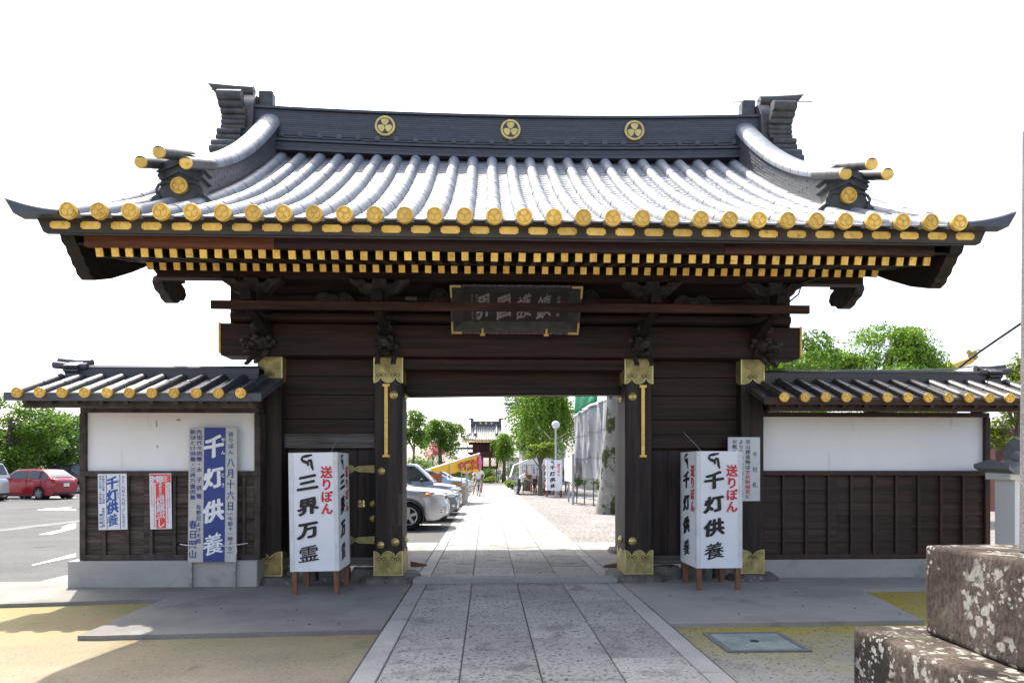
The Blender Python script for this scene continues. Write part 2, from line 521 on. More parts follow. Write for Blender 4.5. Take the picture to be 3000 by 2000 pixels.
def stain_mat(name, base, yellow, ochre, y0, y1, pits):
    "worn concrete with yellow-ochre mineral stain along its upper edge and dark pits"
    m = mat(name, base, .92, var=.2, scale=.7, fine=.16, fscale=60, bump=.35, bscale=70, spec=.1, spots=[((base[0] * .62, base[1] * .62, base[2] * .62), 1.3, .6, .1)])
    nt = m.node_tree; L = nt.links.new
    b = nt.nodes['Principled BSDF']
    src = b.inputs['Base Color'].links[0].from_socket
    tc = nd(nt, 'ShaderNodeTexCoord')
    sep = nd(nt, 'ShaderNodeSeparateXYZ'); L(tc.outputs['Object'], sep.inputs[0])
    n = nd(nt, 'ShaderNodeTexNoise'); n.inputs['Scale'].default_value = .9; n.inputs['Detail'].default_value = 6
    L(tc.outputs['Object'], n.inputs['Vector'])
    a = nd(nt, 'ShaderNodeMath', operation='MULTIPLY_ADD'); a.inputs[1].default_value = 2.6
    L(n.outputs['Fac'], a.inputs[0]); L(sep.outputs['Y'], a.inputs[2])
    mr = nd(nt, 'ShaderNodeMapRange'); mr.inputs['From Min'].default_value = y0 + 1.3; mr.inputs['From Max'].default_value = y1 + 1.3
    L(a.outputs[0], mr.inputs['Value'])
    n2 = nd(nt, 'ShaderNodeTexNoise'); n2.inputs['Scale'].default_value = 1.7; n2.inputs['Detail'].default_value = 5
    L(tc.outputs['Object'], n2.inputs['Vector'])
    r2 = nd(nt, 'ShaderNodeValToRGB'); r2.color_ramp.elements[0].position = .4; r2.color_ramp.elements[1].position = .62
    r2.color_ramp.elements[0].color = (*yellow, 1); r2.color_ramp.elements[1].color = (*ochre, 1)
    L(n2.outputs['Fac'], r2.inputs['Fac'])
    mx = nd(nt, 'ShaderNodeMix', data_type='RGBA'); L(mr.outputs[0], mx.inputs['Factor']); L(src, mx.inputs['A']); L(r2.outputs['Color'], mx.inputs['B'])
    n3 = nd(nt, 'ShaderNodeTexNoise'); n3.inputs['Scale'].default_value = 34; n3.inputs['Detail'].default_value = 3
    L(tc.outputs['Object'], n3.inputs['Vector'])
    r3 = nd(nt, 'ShaderNodeMapRange'); r3.inputs['From Min'].default_value = .60; r3.inputs['From Max'].default_value = .66
    L(n3.outputs['Fac'], r3.inputs['Value'])
    m3 = nd(nt, 'ShaderNodeMath', operation='MULTIPLY'); m3.inputs[1].default_value = pits; L(r3.outputs[0], m3.inputs[0])
    mx2 = nd(nt, 'ShaderNodeMix', data_type='RGBA'); L(m3.outputs[0], mx2.inputs['Factor']); L(mx.outputs['Result'], mx2.inputs['A']); mx2.inputs['B'].default_value = (.05, .045, .03, 1)
    L(mx2.outputs['Result'], b.inputs['Base Color'])
    return m
YARDL = stain_mat('stained_yard_left', (.285, .245, .18), (.255, .235, .09), (.33, .24, .11), 5.0, 9.0, .25)
YARDR = stain_mat('stained_yard_right', (.31, .30, .265), (.37, .30, .06), (.33, .28, .10), 5.3, 7.0, .75)

g = MB(); g.add([(-1500, -60, -.07), (1500, -60, -.07), (1500, 2500, -.07), (-1500, 2500, -.07)], [(0, 1, 2, 3)])
struct(g.build('ground', [DIRT]))
YZ = -.045
sheet('yard', [(-14, -8), (-1.0, -8), (-1.0, 9.2), (-14, 9.2)], YZ, YARDL)
sheet('yard', [(1.80, -8), (14, -8), (14, 9.9), (1.80, 9.9)], YZ - .002, YARDR)
# concrete apron, a step above the stained yard
a0, a1, a2, a3, a4 = G(-700, 1790), G(481, 1753), G(227, 1862), G(1122, 1843), G(1205, 1705)
edge = lambda p, q, n, s, j: [p.lerp(q, i / n) + Vector((random.Random(s + i).uniform(-j, j), random.Random(s + 99 + i).uniform(-j, j), 0)) for i in range(n)]
ap = edge(a0, a1, 12, 1, .012) + edge(a1, a2, 8, 40, .012) + edge(a2, a3, 14, 80, .012) + [Vector((-1.03, a3.y, 0)), Vector((-1.03, 9.7, 0)), Vector((-9.5, 9.7, 0))]
sheet('concrete_apron', ap, 0., CONC, .06)
b1, b2, b3 = G(1954, 1826), G(2703, 1815), G(2518, 1724)
bp_ = [Vector((1.85, 9.9, 0)), Vector((1.85, b1.y, 0))] + edge(Vector((1.85, b1.y, 0)), b2, 12, 200, .012) + edge(b2, b3, 6, 240, .01) + [b3, Vector((8.5, 8.95, 0)), Vector((8.5, 9.9, 0))]
CONC2 = mat('pale_concrete', (.315, .303, .282), .9, var=.12, scale=1.0, fine=.1, fscale=90, bump=.25, bscale=120, spec=.12, spots=[((.20, .195, .18), .9, .56, .16), ((.15, .145, .13), 6, .68, .06)])
sheet('concrete_apron', bp_, .0, CONC2, .06)
# behind the gate: concrete strip, asphalt car park to the left, gravel court to the right
sheet('rear_apron', [(-6.2, 9.7), (-1.03, 9.7), (-1.03, 14.5), (-6.2, 14.5)], -.002, CONC2, .05)
sheet('rear_apron', [(1.85, 9.9), (5.2, 9.9), (5.2, 14.4), (1.85, 14.4)], -.002, CONC2, .05)
l0, l1 = G(0, 1752), G(195, 1704)
d_ = (l0 - l1)
le = l1 + d_ * 12
sheet('car_park', [(l1.x, l1.y), (-6.2, 9.7), (-6.2, 14.5), (-1.03, 14.5), (-1.03, 80), (-90, 80), (-90, le.y), (le.x, le.y)], -.012, ASPH)
sheet('gravel_court', [(1.85, 14.4), (40, 14.4), (40, 75), (1.85, 75)], -.014, GRAVEL)
sheet('gravel_court', [(5.2, 10.4), (40, 10.4), (40, 14.4), (5.2, 14.4)], -.013, GRAVEL)
# road paint
def paint(name, pts, z=-.008):
    sheet(name, pts, z, WHITEP)
nrm = Vector((-d_.y, d_.x, 0)).normalized() * .075
paint('painted_line', [l1 + nrm, l1 - nrm, le - nrm, le + nrm])
def gpoly(pp, z=-.008):
    return [G(x, y, z) for x, y in pp]
paint('painted_line', gpoly([(93, 1654), (95, 1655), (222, 1629), (222, 1620)]))
paint('painted_arrow', gpoly([(113, 1565), (150, 1564), (222, 1546), (222, 1533), (205, 1534), (180, 1545), (190, 1548), (160, 1555)]))
paint('painted_line', gpoly([(107, 1493), (222, 1494), (222, 1491), (135, 1492)]))
paint('painted_line', gpoly([(107, 1493), (210, 1486), (210, 1485), (125, 1490)]))
paint('painted_line', gpoly([(25, 1463.5), (100, 1463), (100, 1462), (28, 1462)]))
paint('painted_line', gpoly([(100, 1456), (222, 1457), (222, 1455.8), (100, 1455)]))
for y in (19.2, 21.8, 24.4):
    paint('painted_line', [(-6.0, y - .06), (-1.3, y - .06), (-1.3, y + .06), (-6.0, y + .06)])
# drain channel across the car park
q0, q1 = G(0, 1552, -.008), G(222, 1526, -.008)
dv = (q0 - q1); q2 = q1 - dv * .6; q0 = q0 + dv * 3
sd = Vector((-dv.y, dv.x, 0)).normalized()
GRATE = mat('drain_grate', (.05, .05, .052), .6, metal=.4, var=.2)
sheet('drain', [q0 + sd * .18, q0 - sd * .18, q2 - sd * .18, q2 + sd * .18], -.0095, GRANK)
sheet('drain', [q0 + sd * .12, q0 - sd * .12, q2 - sd * .12, q2 + sd * .12], -.006, GRATE)

# ---- stone path ------------------------------------------------------
PX0, PX1 = -1.02, 1.84
pm = MB(); pm.add([(PX0 - .02, -6, -.016), (PX1 + .02, -6, -.016), (PX1 + .02, 74, -.016), (PX0 - .02, 74, -.016)], [(0, 1, 2, 3)])
path = struct(pm.build('stone_path', [GROUT]))
xc = [PX0 + .20, PX0 + .815, PX0 + 1.43, PX0 + 2.045, PX1 - .20]
def slab(name, x0, x1, y0, y1, m, j=.004, top=0.):
    c = Vector(((x0 + x1) / 2, (y0 + y1) / 2, 0))
    g_ = .0055
    dz = random.uniform(-j, j)
    e = .007
    rg = []
    for z, i in ((-.05, 0), (dz - e + top, 0), (dz + top, e)):
        rg.append([(x0 + g_ + i - c.x, y0 + g_ + i - c.y, z), (x1 - g_ - i - c.x, y0 + g_ + i - c.y, z), (x1 - g_ - i - c.x, y1 - g_ - i - c.y, z), (x0 + g_ + i - c.x, y1 - g_ - i - c.y, z)])
    me = MB().loft(rg, True, True, False).mesh(name, m)
    return place(me, name, path, c)
rg_p = random.Random(11)
def lay(y0, y1, lo, hi):
    for c in range(4):
        y = y0
        k = 0
        while y < y1 - .02:
            l = rg_p.uniform(1.22, 1.28) * ((.99 if c % 2 else .5) if k == 0 else 1)
            e = min(y + l, y1)
            if y1 - e < .3:
                e = y1
            slab('slab', xc[c], xc[c + 1], y, e, GRANITE)
            y = e; k += 1
    for a, b in ((PX0, xc[0]), (xc[4], PX1)):
        y = y0
        while y < y1 - .02:
            e = min(y + rg_p.uniform(.8, 1.3) * (1 if y1 < 12 else 1.5), y1)
            slab('kerb_stone', a, b, y, e, GRANK, .003)
            y = e
lay(1.93, 9.34, .75, 1.15)
lay(9.66, 62, 1.0, 1.45)
# the slabs nearest the camera, below the frame
for c in range(4):
    slab('slab', xc[c], xc[c + 1], -1.0, 1.93, GRANITE)
th = MB().box(PX0 - .0, PX1 - .03, 9.36, 9.64, -.05, .055).build('threshold_stone', [GRANK], bevel=.02)
tag(th, 'long raised granite threshold stone lying across the path between the gate pillars', 'threshold')
# cover in the yellow yard
mc = [G(2087, 1854, YZ), G(2250, 1851, YZ), G(2344, 1909, YZ), G(2170, 1912, YZ)]
cx, cy = sum(p.x for p in mc) / 4, sum(p.y for p in mc) / 4
hw, hd = .33, .30
mh = thing('manhole_cover', 'square pale blue-green inspection cover set in the yellow stained concrete', 'cover', (cx, cy, YZ))
COVER = mat('cover_plate', (.20, .27, .25), .7, var=.25, col2=(.33, .37, .33), scale=3, fine=.1, fscale=60, bump=.2, bscale=60)
mb = MB()
for x0, x1, y0, y1 in ((-hw - .05, hw + .05, -hd - .05, -hd), (-hw - .05, hw + .05, hd, hd + .05), (-hw - .05, -hw, -hd, hd), (hw, hw + .05, -hd, hd)):
    mb.box(cx + x0, cx + x1, cy + y0, cy + y1, YZ - .02, YZ + .012)
mb.build('frame', [mat('cover_frame', (.15, .155, .16), .7, var=.2)], mh)
MB().box(cx - hw + .006, cx + hw - .006, cy - hd + .006, cy + hd - .006, YZ - .02, YZ + .009).build('plate', [COVER], mh)
MB().lathe([(.045, .004), (.04, .0145), (.02, .0145), (.0001, .006)], (cx, cy, YZ), 'z', 16).build('lifting_eye', [GRATE], mh)
# small debris on the ground
mb = MB(); rg_ = random.Random(5)
for k in range(40):
    s = rg_.uniform(.004, .012)
    if k % 2:
        x, y, z = rg_.uniform(-5.0, -1.2), rg_.uniform(6.9, 9.0), 0.
        if x < -3.4 and y < 8: z = YZ
    else:
        x, y, z = rg_.uniform(1.9, 4.6), rg_.uniform(6.2, 9.1), 0.
        if y < 7.1: z = YZ
    mb.ball((x, y, z + s * .3), (s * rg_.uniform(.7, 1.6), s, s * .5), 6, 4, .3, seed=k)
o = mb.build('litter', [mat('litter', (.06, .045, .035), .9, var=.4, scale=30)]); o['kind'] = 'stuff'; o['label'] = 'scattered crumbs of soil and dry leaf on the concrete'
# doorstop wedges by the pillars
for px, py, lab in ((1226, 1657, 'small brown wooden wedge on the concrete beside the left inner pillar'), (1793, 1660, 'small brown wooden wedge on the concrete beside the right inner pillar')):
    p = G(px, py)
    w = MB().prism([(-.13, .0), (.13, .0), (.13, .03), (-.13, .085)], 'xz', -.04, .04).mesh('wooden_wedge', [LEGW])
    tag(place(w, 'wooden_wedge', None, (p.x, p.y, .0), rot=(0, 0, R(15 if px < 1500 else 170)), bevel=.006), lab, 'wedge', 'door wedges')
# =================================================================== THE GATE
GX = .38
gate = thing('temple_gate', 'large dark timber temple gate with curved grey tiled roof and gold fittings', 'gate', (GX, 9.75, 0))
GO = ORG[0].copy()
def gb(mb, name, m, parent=None, **kw):
    return mb.build(name, m, parent or gate, org=GO, **kw)
def gp(me, name, loc, parent=None, **kw):
    "shared mesh placed at a world point (x counted from the gate's middle)"
    return place(me, name, parent or gate, Vector((GX + loc[0], loc[1], loc[2])) - GO, **kw)
def bx(x0, x1, y0, y1, z0, z1, mb=None):
    return (mb or MB()).box(GX + x0, GX + x1, y0, y1, z0, z1)

Y0, YR = 7.0, 11.3            # eave and ridge line
TS = .3048                    # spacing of the round tiles
def Zs(y):
    t = (y if y <= YR else 2 * YR - y) - Y0
    return 4.10 + .45 * t + .036 * t * t
def slope(y):
    return math.atan(.45 + .072 * (y - Y0))
def slope_steps(L, y0=Y0, y1=11.05):
    out, y = [], y0
    while y < y1:
        d = L * math.cos(slope(y)); out.append((y + d / 2, slope(y + d / 2))); y += d
    return out

# crest: three leaves in a ring, facing the viewer (-Y)
def crest_mesh(name, r, mats, n=24, deep=.028):
    mb = MB()
    mb.lathe([(r, deep), (r, -.004), (r * .96, -.012), (r * .80, -.012), (r * .77, -.003)], (0, 0, 0), 'y', n, caps=False)
    mb.k = 1
    mb.lathe([(r * .77, -.003), (r * .0001, -.003)], (0, 0, 0), 'y', n, caps=False)
    mb.k = 2
    for a in (90, 210, 330):
        ca, sa = math.cos(R(a)), math.sin(R(a))
        pts = []
        for k in range(14):
            t = 2 * math.pi * k / 14
            u = .42 + .335 * math.cos(t) - .05 * math.cos(2 * t)
            w = .385 * math.sin(t) * (1 + .16 * math.cos(t))
            pts.append((r * (u * ca - w * sa), r * (u * sa + w * ca)))
        n0 = len(pts)
        vs = [(p[0], -.003, p[1]) for p in pts] + [(p[0] * .92 + r * .42 * ca * .08, -.011, p[1] * .92 + r * .42 * sa * .08) for p in pts] + [(r * .42 * ca, -.014, r * .42 * sa)]
        fs = [(i, (i + 1) % n0, n0 + (i + 1) % n0, n0 + i) for i in range(n0)] + [(n0 + i, n0 + (i + 1) % n0, 2 * n0) for i in range(n0)]
        mb.add(vs, fs, True)
    return mb.mesh(name, mats)
GOLDK = mat('gold_field', (.74, .44, .07), .45, metal=.25, var=.12, scale=14)
disc_me = crest_mesh('eave_disc', .086, [GOLD, GOLDK, GOLD])
ridge_crest_me = crest_mesh('ridge_crest', .163, [GOLDP, BRONZE, GOLDP], 32)

# ---- roof -----------------------------------------------------------
mb = MB()
N = 14
ys = [7.16 + (YR - 7.16) * i / N for i in range(N + 1)]
top = [(y, Zs(y) - .012) for y in ys]
full = top + [(2 * YR - y, z) for y, z in reversed(top[:-1])]
under = [(2 * YR - y, z - .20) for y, z in top] + [(y, z - .20) for y, z in reversed(top[:-1])]
mb.prism(full + under, 'yz', GX - 4.72, GX + 4.72)
roof = gb(mb, 'roof', [TILED])

def round_tile_mesh(name, L, r0, r1, m, n=8):
    mb = MB()
    rings = []
    for y, r, z in ((0, 0, 0), (-L / 2 + .002, r0 - .003, 0), (-L / 2 + .005, r0, 0), (L / 2 - .002, r1, 0)):
        rings.append([(r * math.cos(math.pi * k / n), y, r * math.sin(math.pi * k / n) + .012) for k in range(n + 1)] + [(-r, y, -.03), (r, y, -.03)])
    mb.loft(rings[1:], True, True, True)
    return mb.mesh(name, m)
TL = .247
rt_me = round_tile_mesh('round_tile', TL, .088, .086, TILE, 10)
cols = list(range(-15, 16))
steps = slope_steps(TL, Y0 + .045)
cnt = 0
rest = MB()
rt_v = [v.co.copy() for v in rt_me.vertices]; rt_f = [tuple(p.vertices) for p in rt_me.polygons]
for j, (y, a) in enumerate(steps):
    for i in cols:
        if abs(i) == 13 and y > 8.0:
            continue
        jz = random.uniform(-.003, .003)
        if cnt < 300:
            gp(rt_me, 'round_tile', (i * TS + random.uniform(-.003, .003), y, Zs(y) + .005 + jz), roof, rot=(a, 0, random.uniform(-.006, .006)))
            cnt += 1
        else:
            M4 = Matrix.Translation((GX + i * TS + random.uniform(-.003, .003), y, Zs(y) + .005 + jz)) @ Matrix.Rotation(a, 4, 'X')
            rest.add([M4 @ v for v in rt_v], rt_f, True)
gb(rest, 'upper_round_tiles', TILE, roof, fixn=False, kind='stuff')
rest = MB()       # dark mortar core under each rib, seen only in the joints
for i in cols:
    rest.loft([[(GX + i * TS + .079 * math.cos(math.pi * q / 6), 7.02 + 4.0 * k / 14, Zs(7.02 + 4.0 * k / 14) + .010 + .079 * math.sin(math.pi * q / 6)) for q in range(7)] for k in range(15)], False)
gb(rest, 'rib_mortar', TILED, roof, fixn=False, kind='stuff')
# pan tiles between the ribs
PL = .168
mb = MB()
w = TS / 2 - .062
for y, z in ((-PL / 2, .020), (PL / 2 + .02, .002)):
    pass
rg = []
for y, z in ((-PL / 2, .013), (PL / 2 + .03, .007)):
    rg.append([(-w, y, z + .012), (-w * .4, y, z), (w * .4, y, z), (w, y, z + .012), (w, y, z - .016), (-w, y, z - .016)])
mb.loft(rg, True, True, False)
pan_me = mb.mesh('pan_tile', TILE)
pv = [v.co.copy() for v in pan_me.vertices]; pf = [tuple(p.vertices) for p in pan_me.polygons]
rest = MB(); cnt = 0
for j, (y, a) in enumerate(slope_steps(PL, Y0 + .03)):
    for i in range(-15, 15):
        x = (i + .5) * TS
        if cnt < 300:
            gp(pan_me, 'pan_tile', (x, y, Zs(y)), roof, rot=(a, 0, 0)); cnt += 1
        else:
            M4 = Matrix.Translation((GX + x, y, Zs(y))) @ Matrix.Rotation(a, 4, 'X')
            rest.add([M4 @ v for v in pv], pf)
gb(rest, 'upper_pan_tiles', TILE, roof, fixn=False, kind='stuff')
# rear slope ribs (far side of the roof)
rest = MB()
for i in cols:
    rr = []
    for k in range(9):
        y = YR + .25 + (4.05) * k / 8
        rr.append([(GX + i * TS + .08 * math.cos(math.pi * q / 6), y, Zs(y) + .09 * math.sin(math.pi * q / 6)) for q in range(7)])
    rest.loft(rr, False)
gb(rest, 'rear_round_tiles', TILE, roof, fixn=False, kind='stuff')
for i in cols:
    gp(disc_me, 'eave_disc', (i * TS, Y0 - .012, 4.148), roof, rot=(0, random.uniform(-.25, .25), 0))
# verge tiles lying across the gable edge
mb = MB(); rg = []
for k in range(9):
    s = k / 8
    r = .085
    zt_, zb_ = .05 + .03 * s + .085 * s * s, -.02
    rg.append([(4.665 + .535 * s - .03 * s * (1 - math.sin(math.pi * q / 6)), -r * math.cos(math.pi * q / 6), zt_ - .05 + .05 * math.sin(math.pi * q / 6)) for q in range(7)] + [(4.665 + .425 * s, r, zb_), (4.665 + .425 * s, -r, zb_)])
mb.loft(rg, True, True, True)
verge_me = mb.mesh('verge_tile', TILED)
mb = MB(); mb.loft([[(x_ + dx, y_ * 1.0, z_) for x_, y_, z_ in rg[-1]] for dx in (.001, .008)], True, True, False)
vcap_me = mb.mesh('verge_cap', GOLD)
mb = MB(); rg2 = []
for k in range(7):
    s = k / 6
    x, z, r = 4.66 + .28 * s, .035 - .07 * s - .03 * s * s, .10
    rg2.append([(x, -r * math.cos(math.pi * q / 6), z + r * .55 * math.sin(math.pi * q / 6)) for q in range(7)] + [(x, r, z - .05), (x, -r, z - .05)])
mb.loft(rg2, True, True, True)
verge2_me = mb.mesh('verge_tile', TILE)
for y, a in slope_steps(.26, Y0 - .06):
    for sx in (1, -1):
        if y < Y0 + .1:
            vt = gp(verge_me, 'verge_tile', (0, y, Zs(y)), roof, scale=(sx, 1, 1))
            place(vcap_me, 'verge_cap', vt)
        else:
            gp(verge2_me, 'verge_tile', (0, y, Zs(y)), roof, rot=(a, 0, 0), scale=(sx, 1, 1))
mb = MB()
yv = [Y0 + .23 + 4.05 * k / 10 for k in range(11)]
for sx in (1, -1):
    mb.prism([(y, Zs(y) - .07) for y in yv] + [(y, Zs(y) - .15) for y in reversed(yv)], 'yz', GX + sx * 4.70, GX + sx * 4.93)
    gb(mb, 'verge_board', FASCIA, roof); mb = MB()

# eave fascia with gold plaques
mb = MB()
mb.prism([(GX - 4.97, 4.13), (GX - 4.90, 3.975), (GX + 4.90, 3.975), (GX + 4.97, 4.13)], 'xz', 7.12, 7.20)
fascia = gb(mb, 'eave_fascia', FASCIA, bevel=.004)
c = .018
pl = [(-.10, -.025), (-.082, -.025), (-.082, -.038), (.082, -.038), (.082, -.025), (.10, -.025), (.10, .025), (.082, .025), (.082, .038), (-.082, .038), (-.082, .025), (-.10, .025)]
plq_me = MB().prism(pl, 'xz', -.006, .006).mesh('gold_plaque', GOLD)
for k in range(32):
    gp(plq_me, 'gold_plaque', ((k - 15.5) * TS, 7.117, 4.045), fascia)
gb(bx(-4.78, 4.78, 7.21, 7.27, 3.985, 4.045), 'eave_strip', [WOODP])
# the board over the rafter ends, pieced from old dark and new red timber
for x0, x1, m, n_ in ((-4.58, -2.62, WOODR, 'eave_board'), (-2.616, 2.18, WOOD, 'eave_board'), (2.184, 4.50, WOODP, 'eave_board')):
    gb(bx(x0, x1, 7.27, 7.34, 3.885, 4.03), n_, [m], bevel=.004)
gb(bx(-.45, 3.0, 7.262, 7.268, 3.995, 4.043), 'eave_strip', [WOODR])
# soffit boarding above both rows of rafters
gb(MB().prism([(7.30, 3.905), (8.42, 4.175), (8.42, 4.20), (7.30, 3.93)], 'yz', GX - 4.7, GX + 4.7), 'soffit', [WOODY])
gb(MB().prism([(8.04, 4.01), (9.75, 4.54), (9.75, 4.57), (8.04, 4.04)], 'yz', GX - 4.62, GX + 4.62), 'soffit', [WOODY])
gb(bx(-4.55, 4.55, 8.03, 8.09, 3.966, 4.06), 'rafter_board', [WOOD])
def rafters(n, y, z, rise, L, w, h, sp):
    ph = math.atan(rise)
    me = MB().box(-w / 2, w / 2, 0, L, -h / 2, h / 2).mesh('rafter', WOODY)
    cp = MB()
    cp.box(-w / 2 - .003, w / 2 + .003, -.006, .012, -h / 2 - .003, h / 2 + .003)
    cp.lathe([(w * .34, -.006), (w * .34, -.0095), (w * .27, -.0095), (w * .25, -.007), (w * .0001, -.007)], (0, 0, 0), 'y', 10, caps=False)
    cm = cp.mesh('rafter_cap', GOLD)
    for i in range(-n, n + 1):
        o = gp(me, 'rafter', (i * sp + random.uniform(-.006, .006), y, z + random.uniform(-.004, .004)), rot=(ph, random.uniform(-.03, .03), random.uniform(-.015, .015)))
        place(cm, 'rafter_cap', o, (0, 0, 0))
rafters(29, 7.335, 3.838, .23, 1.0, .068, .082, .1535)
rafters(28, 8.08, 3.915, .30, 1.6, .066, .078, .1535)

# ---- descending ridges ---------------------------------------------
def ztop(y):
    t = y - 8.1
    return 5.13 + .40 * t + .09 * t * t
LS = .235
brick_me = MB().box(-.135, .135, -LS / 2 + .003, LS / 2 - .003, -.033, .033).mesh('ridge_tile', TILED)
cap_rg = []
for y, r in ((-.134, .174), (-.128, .178), (.134, .176)):
    cap_rg.append([(r * math.cos(math.pi * k / 10), y, .12 * r / .17 * math.sin(math.pi * k / 10)) for k in range(11)] + [(-r, y, -.02), (r, y, -.02)])
cap_me = MB().loft(cap_rg).mesh('cap_tile', TILE)
for sx in (-1, 1):
    X = sx * 3.88
    core = MB().prism([(y, Zs(y) - .05) for y in ys if 8.15 < y < 11.1] + [(y, ztop(y) - .05) for y in reversed(ys) if 8.15 < y < 11.1], 'yz', GX + X - .10, GX + X + .10)
    kr = gb(core, 'descending_ridge', [TILED])
    for q in range(9):
        y = 8.12 + (.11 if q % 2 else 0.)
        while y < 11.05:
            fr = (q + .5) / 9
            z = (Zs(y) + .03) * (1 - fr) + (ztop(y) - .02) * fr
            sl = math.atan((1 - fr) * math.tan(slope(y)) + fr * (.40 + .18 * (y - 8.1)))
            gp(brick_me, 'ridge_tile', (X, y, z), kr, rot=(sl, 0, 0), scale=(1 + .25 * (1 - fr) + random.uniform(-.015, .015), 1, 1.0))
            y += LS * math.cos(sl)
    y = 8.08
    while y < 11.02:
        y2 = y + .27 * math.cos(math.atan(.40 + .18 * (y - 8.1)))
        rg = []
        for q in range(5):
            yy = y + .004 + (y2 - y - .006) * q / 4
            r_ = .176 + (.003 if q == 0 else 0)
            rg.append([(GX + X + r_ * math.cos(math.pi * k / 12), yy - .03 * math.sin(math.pi * k / 12), ztop(yy) - .02 + .115 * math.sin(math.pi * k / 12)) for k in range(13)] + [(GX + X - r_, yy, ztop(yy) - .05), (GX + X + r_, yy, ztop(yy) - .05)])
        gb(MB().loft(rg), 'cap_tile', [TILE], kr)
        y = y2
    # end ornament: little gabled block with crest and three gold-ended tubes
    yb, zb = 7.92, Zs(7.92) + .06
    out = [(.31, .0), (.33, .05), (.27, .09), (.225, .16), (.215, .27), (.26, .285), (.26, .32), (.225, .335), (.225, .37), (.27, .385), (.27, .425), (.0, .535)]
    on = gb(MB().prism([(GX + X + a, zb + b) for a, b in mirror_pts([(.0, .0)] + out)], 'xz', yb, yb + .26), 'ridge_end_ornament', [BRONZE], bevel=.008)
    mbp = MB().prism([(GX + X + a, zb + b) for a, b in mirror_pts([(.0, .33), (.20, .24), (.235, .25), (.0, .375)])], 'xz', yb - .022, yb + .01)
    mbp.prism([(GX + X + a, zb + b) for a, b in mirror_pts([(.0, .42), (.23, .325), (.265, .335), (.0, .465)])], 'xz', yb - .03, yb + .01)
    gb(mbp, 'moulding', [BRONZE], on)
    mbs = MB()
    for s2 in (-1, 1):
        pth = [(GX + X + s2 * (.13 + .13 * math.cos(R(a)) * (1 - a / 900)), yb - .012, zb + .13 + .10 * math.sin(R(a)) * (1 - a / 900)) for a in range(200, -80, -28)]
        mbs.tube(pth, .016, 6)
    gb(mbs, 'scrollwork', [BRONZE], on)
    gp(disc_me, 'crest', (X, yb - .03, zb + .175), on, scale=(1.12, 1, 1.12))
    for dx, dz, dz1, yy in ((-.24, .27, .56, yb - .40), (0, .335, .66, yb - .50), (.24, .27, .56, yb - .40)):
        p0, p1 = Vector((GX + X + dx, yy, zb + dz)), Vector((GX + X + dx, yb + .30, zb + dz1))
        tb = gb(MB().tube([p0.lerp(p1, k / 5) for k in range(6)], [.066, .062, .066, .062, .066, .062], 14), 'ornament_tube', [BRONZE], on)
        gb(MB().lathe([(.068, .01), (.068, -.012), (.05, -.018), (.0001, -.018)], p0, 'y', 16), 'gold_end', [GOLD], tb)

# ---- main ridge -----------------------------------------------------
HL = 4.12
def rz(x):
    return .085 * (x / HL) ** 2
def course(mb, z0, z1, w, hl=HL):
    rg = []
    for k in range(17):
        x = -hl + 2 * hl * k / 16
        d = rz(x)
        rg.append([(GX + x, YR - w, z0 + d), (GX + x, YR + w, z0 + d), (GX + x, YR + w, z1 + d), (GX + x, YR - w, z1 + d)])
    return mb.loft(rg, True, True, False)
ridge = gb(course(MB(), 6.30, 7.24, .185), 'main_ridge', [TILED])
for z0, z1, w in [(6.545, 6.575, .37), (6.585, 6.615, .34), (6.622, 6.652, .335), (6.659, 6.689, .33), (6.696, 6.73, .365)]:
    gb(course(MB(), z0, z1, w), 'ridge_course', TILED, ridge)
gb(course(MB(), 6.775, 6.80, .30), 'ridge_course', TILED, ridge)
for k in range(12):
    z0 = 6.845 + k * .0345
    gb(course(MB(), z0, z0 + .0285, .235 - .003 * k), 'ridge_course', TILED, ridge)
gb(course(MB(), 7.262, 7.30, .235), 'ridge_course', TILED, ridge)
# joints of the course tiles: each course is a run of separate slabs
jm = MB().box(-.002, .002, -.004, .004, -.0155, .0155).mesh('tile_joint', BRASSD)
sd_me = MB().lathe([(.043, .07), (.043, -.008), (.034, -.014), (.0001, -.014)], (0, 0, 0), 'y', 14).mesh('ridge_disc', TILED)
for i in range(-13, 14):
    gp(sd_me, 'ridge_disc', (i * TS, YR - .30, 6.815 + rz(i * TS)), ridge)
for x in (-2.02, 0., 2.02):
    gp(ridge_crest_me, 'crest', (x, YR - .262, 7.045 + rz(x)), ridge)
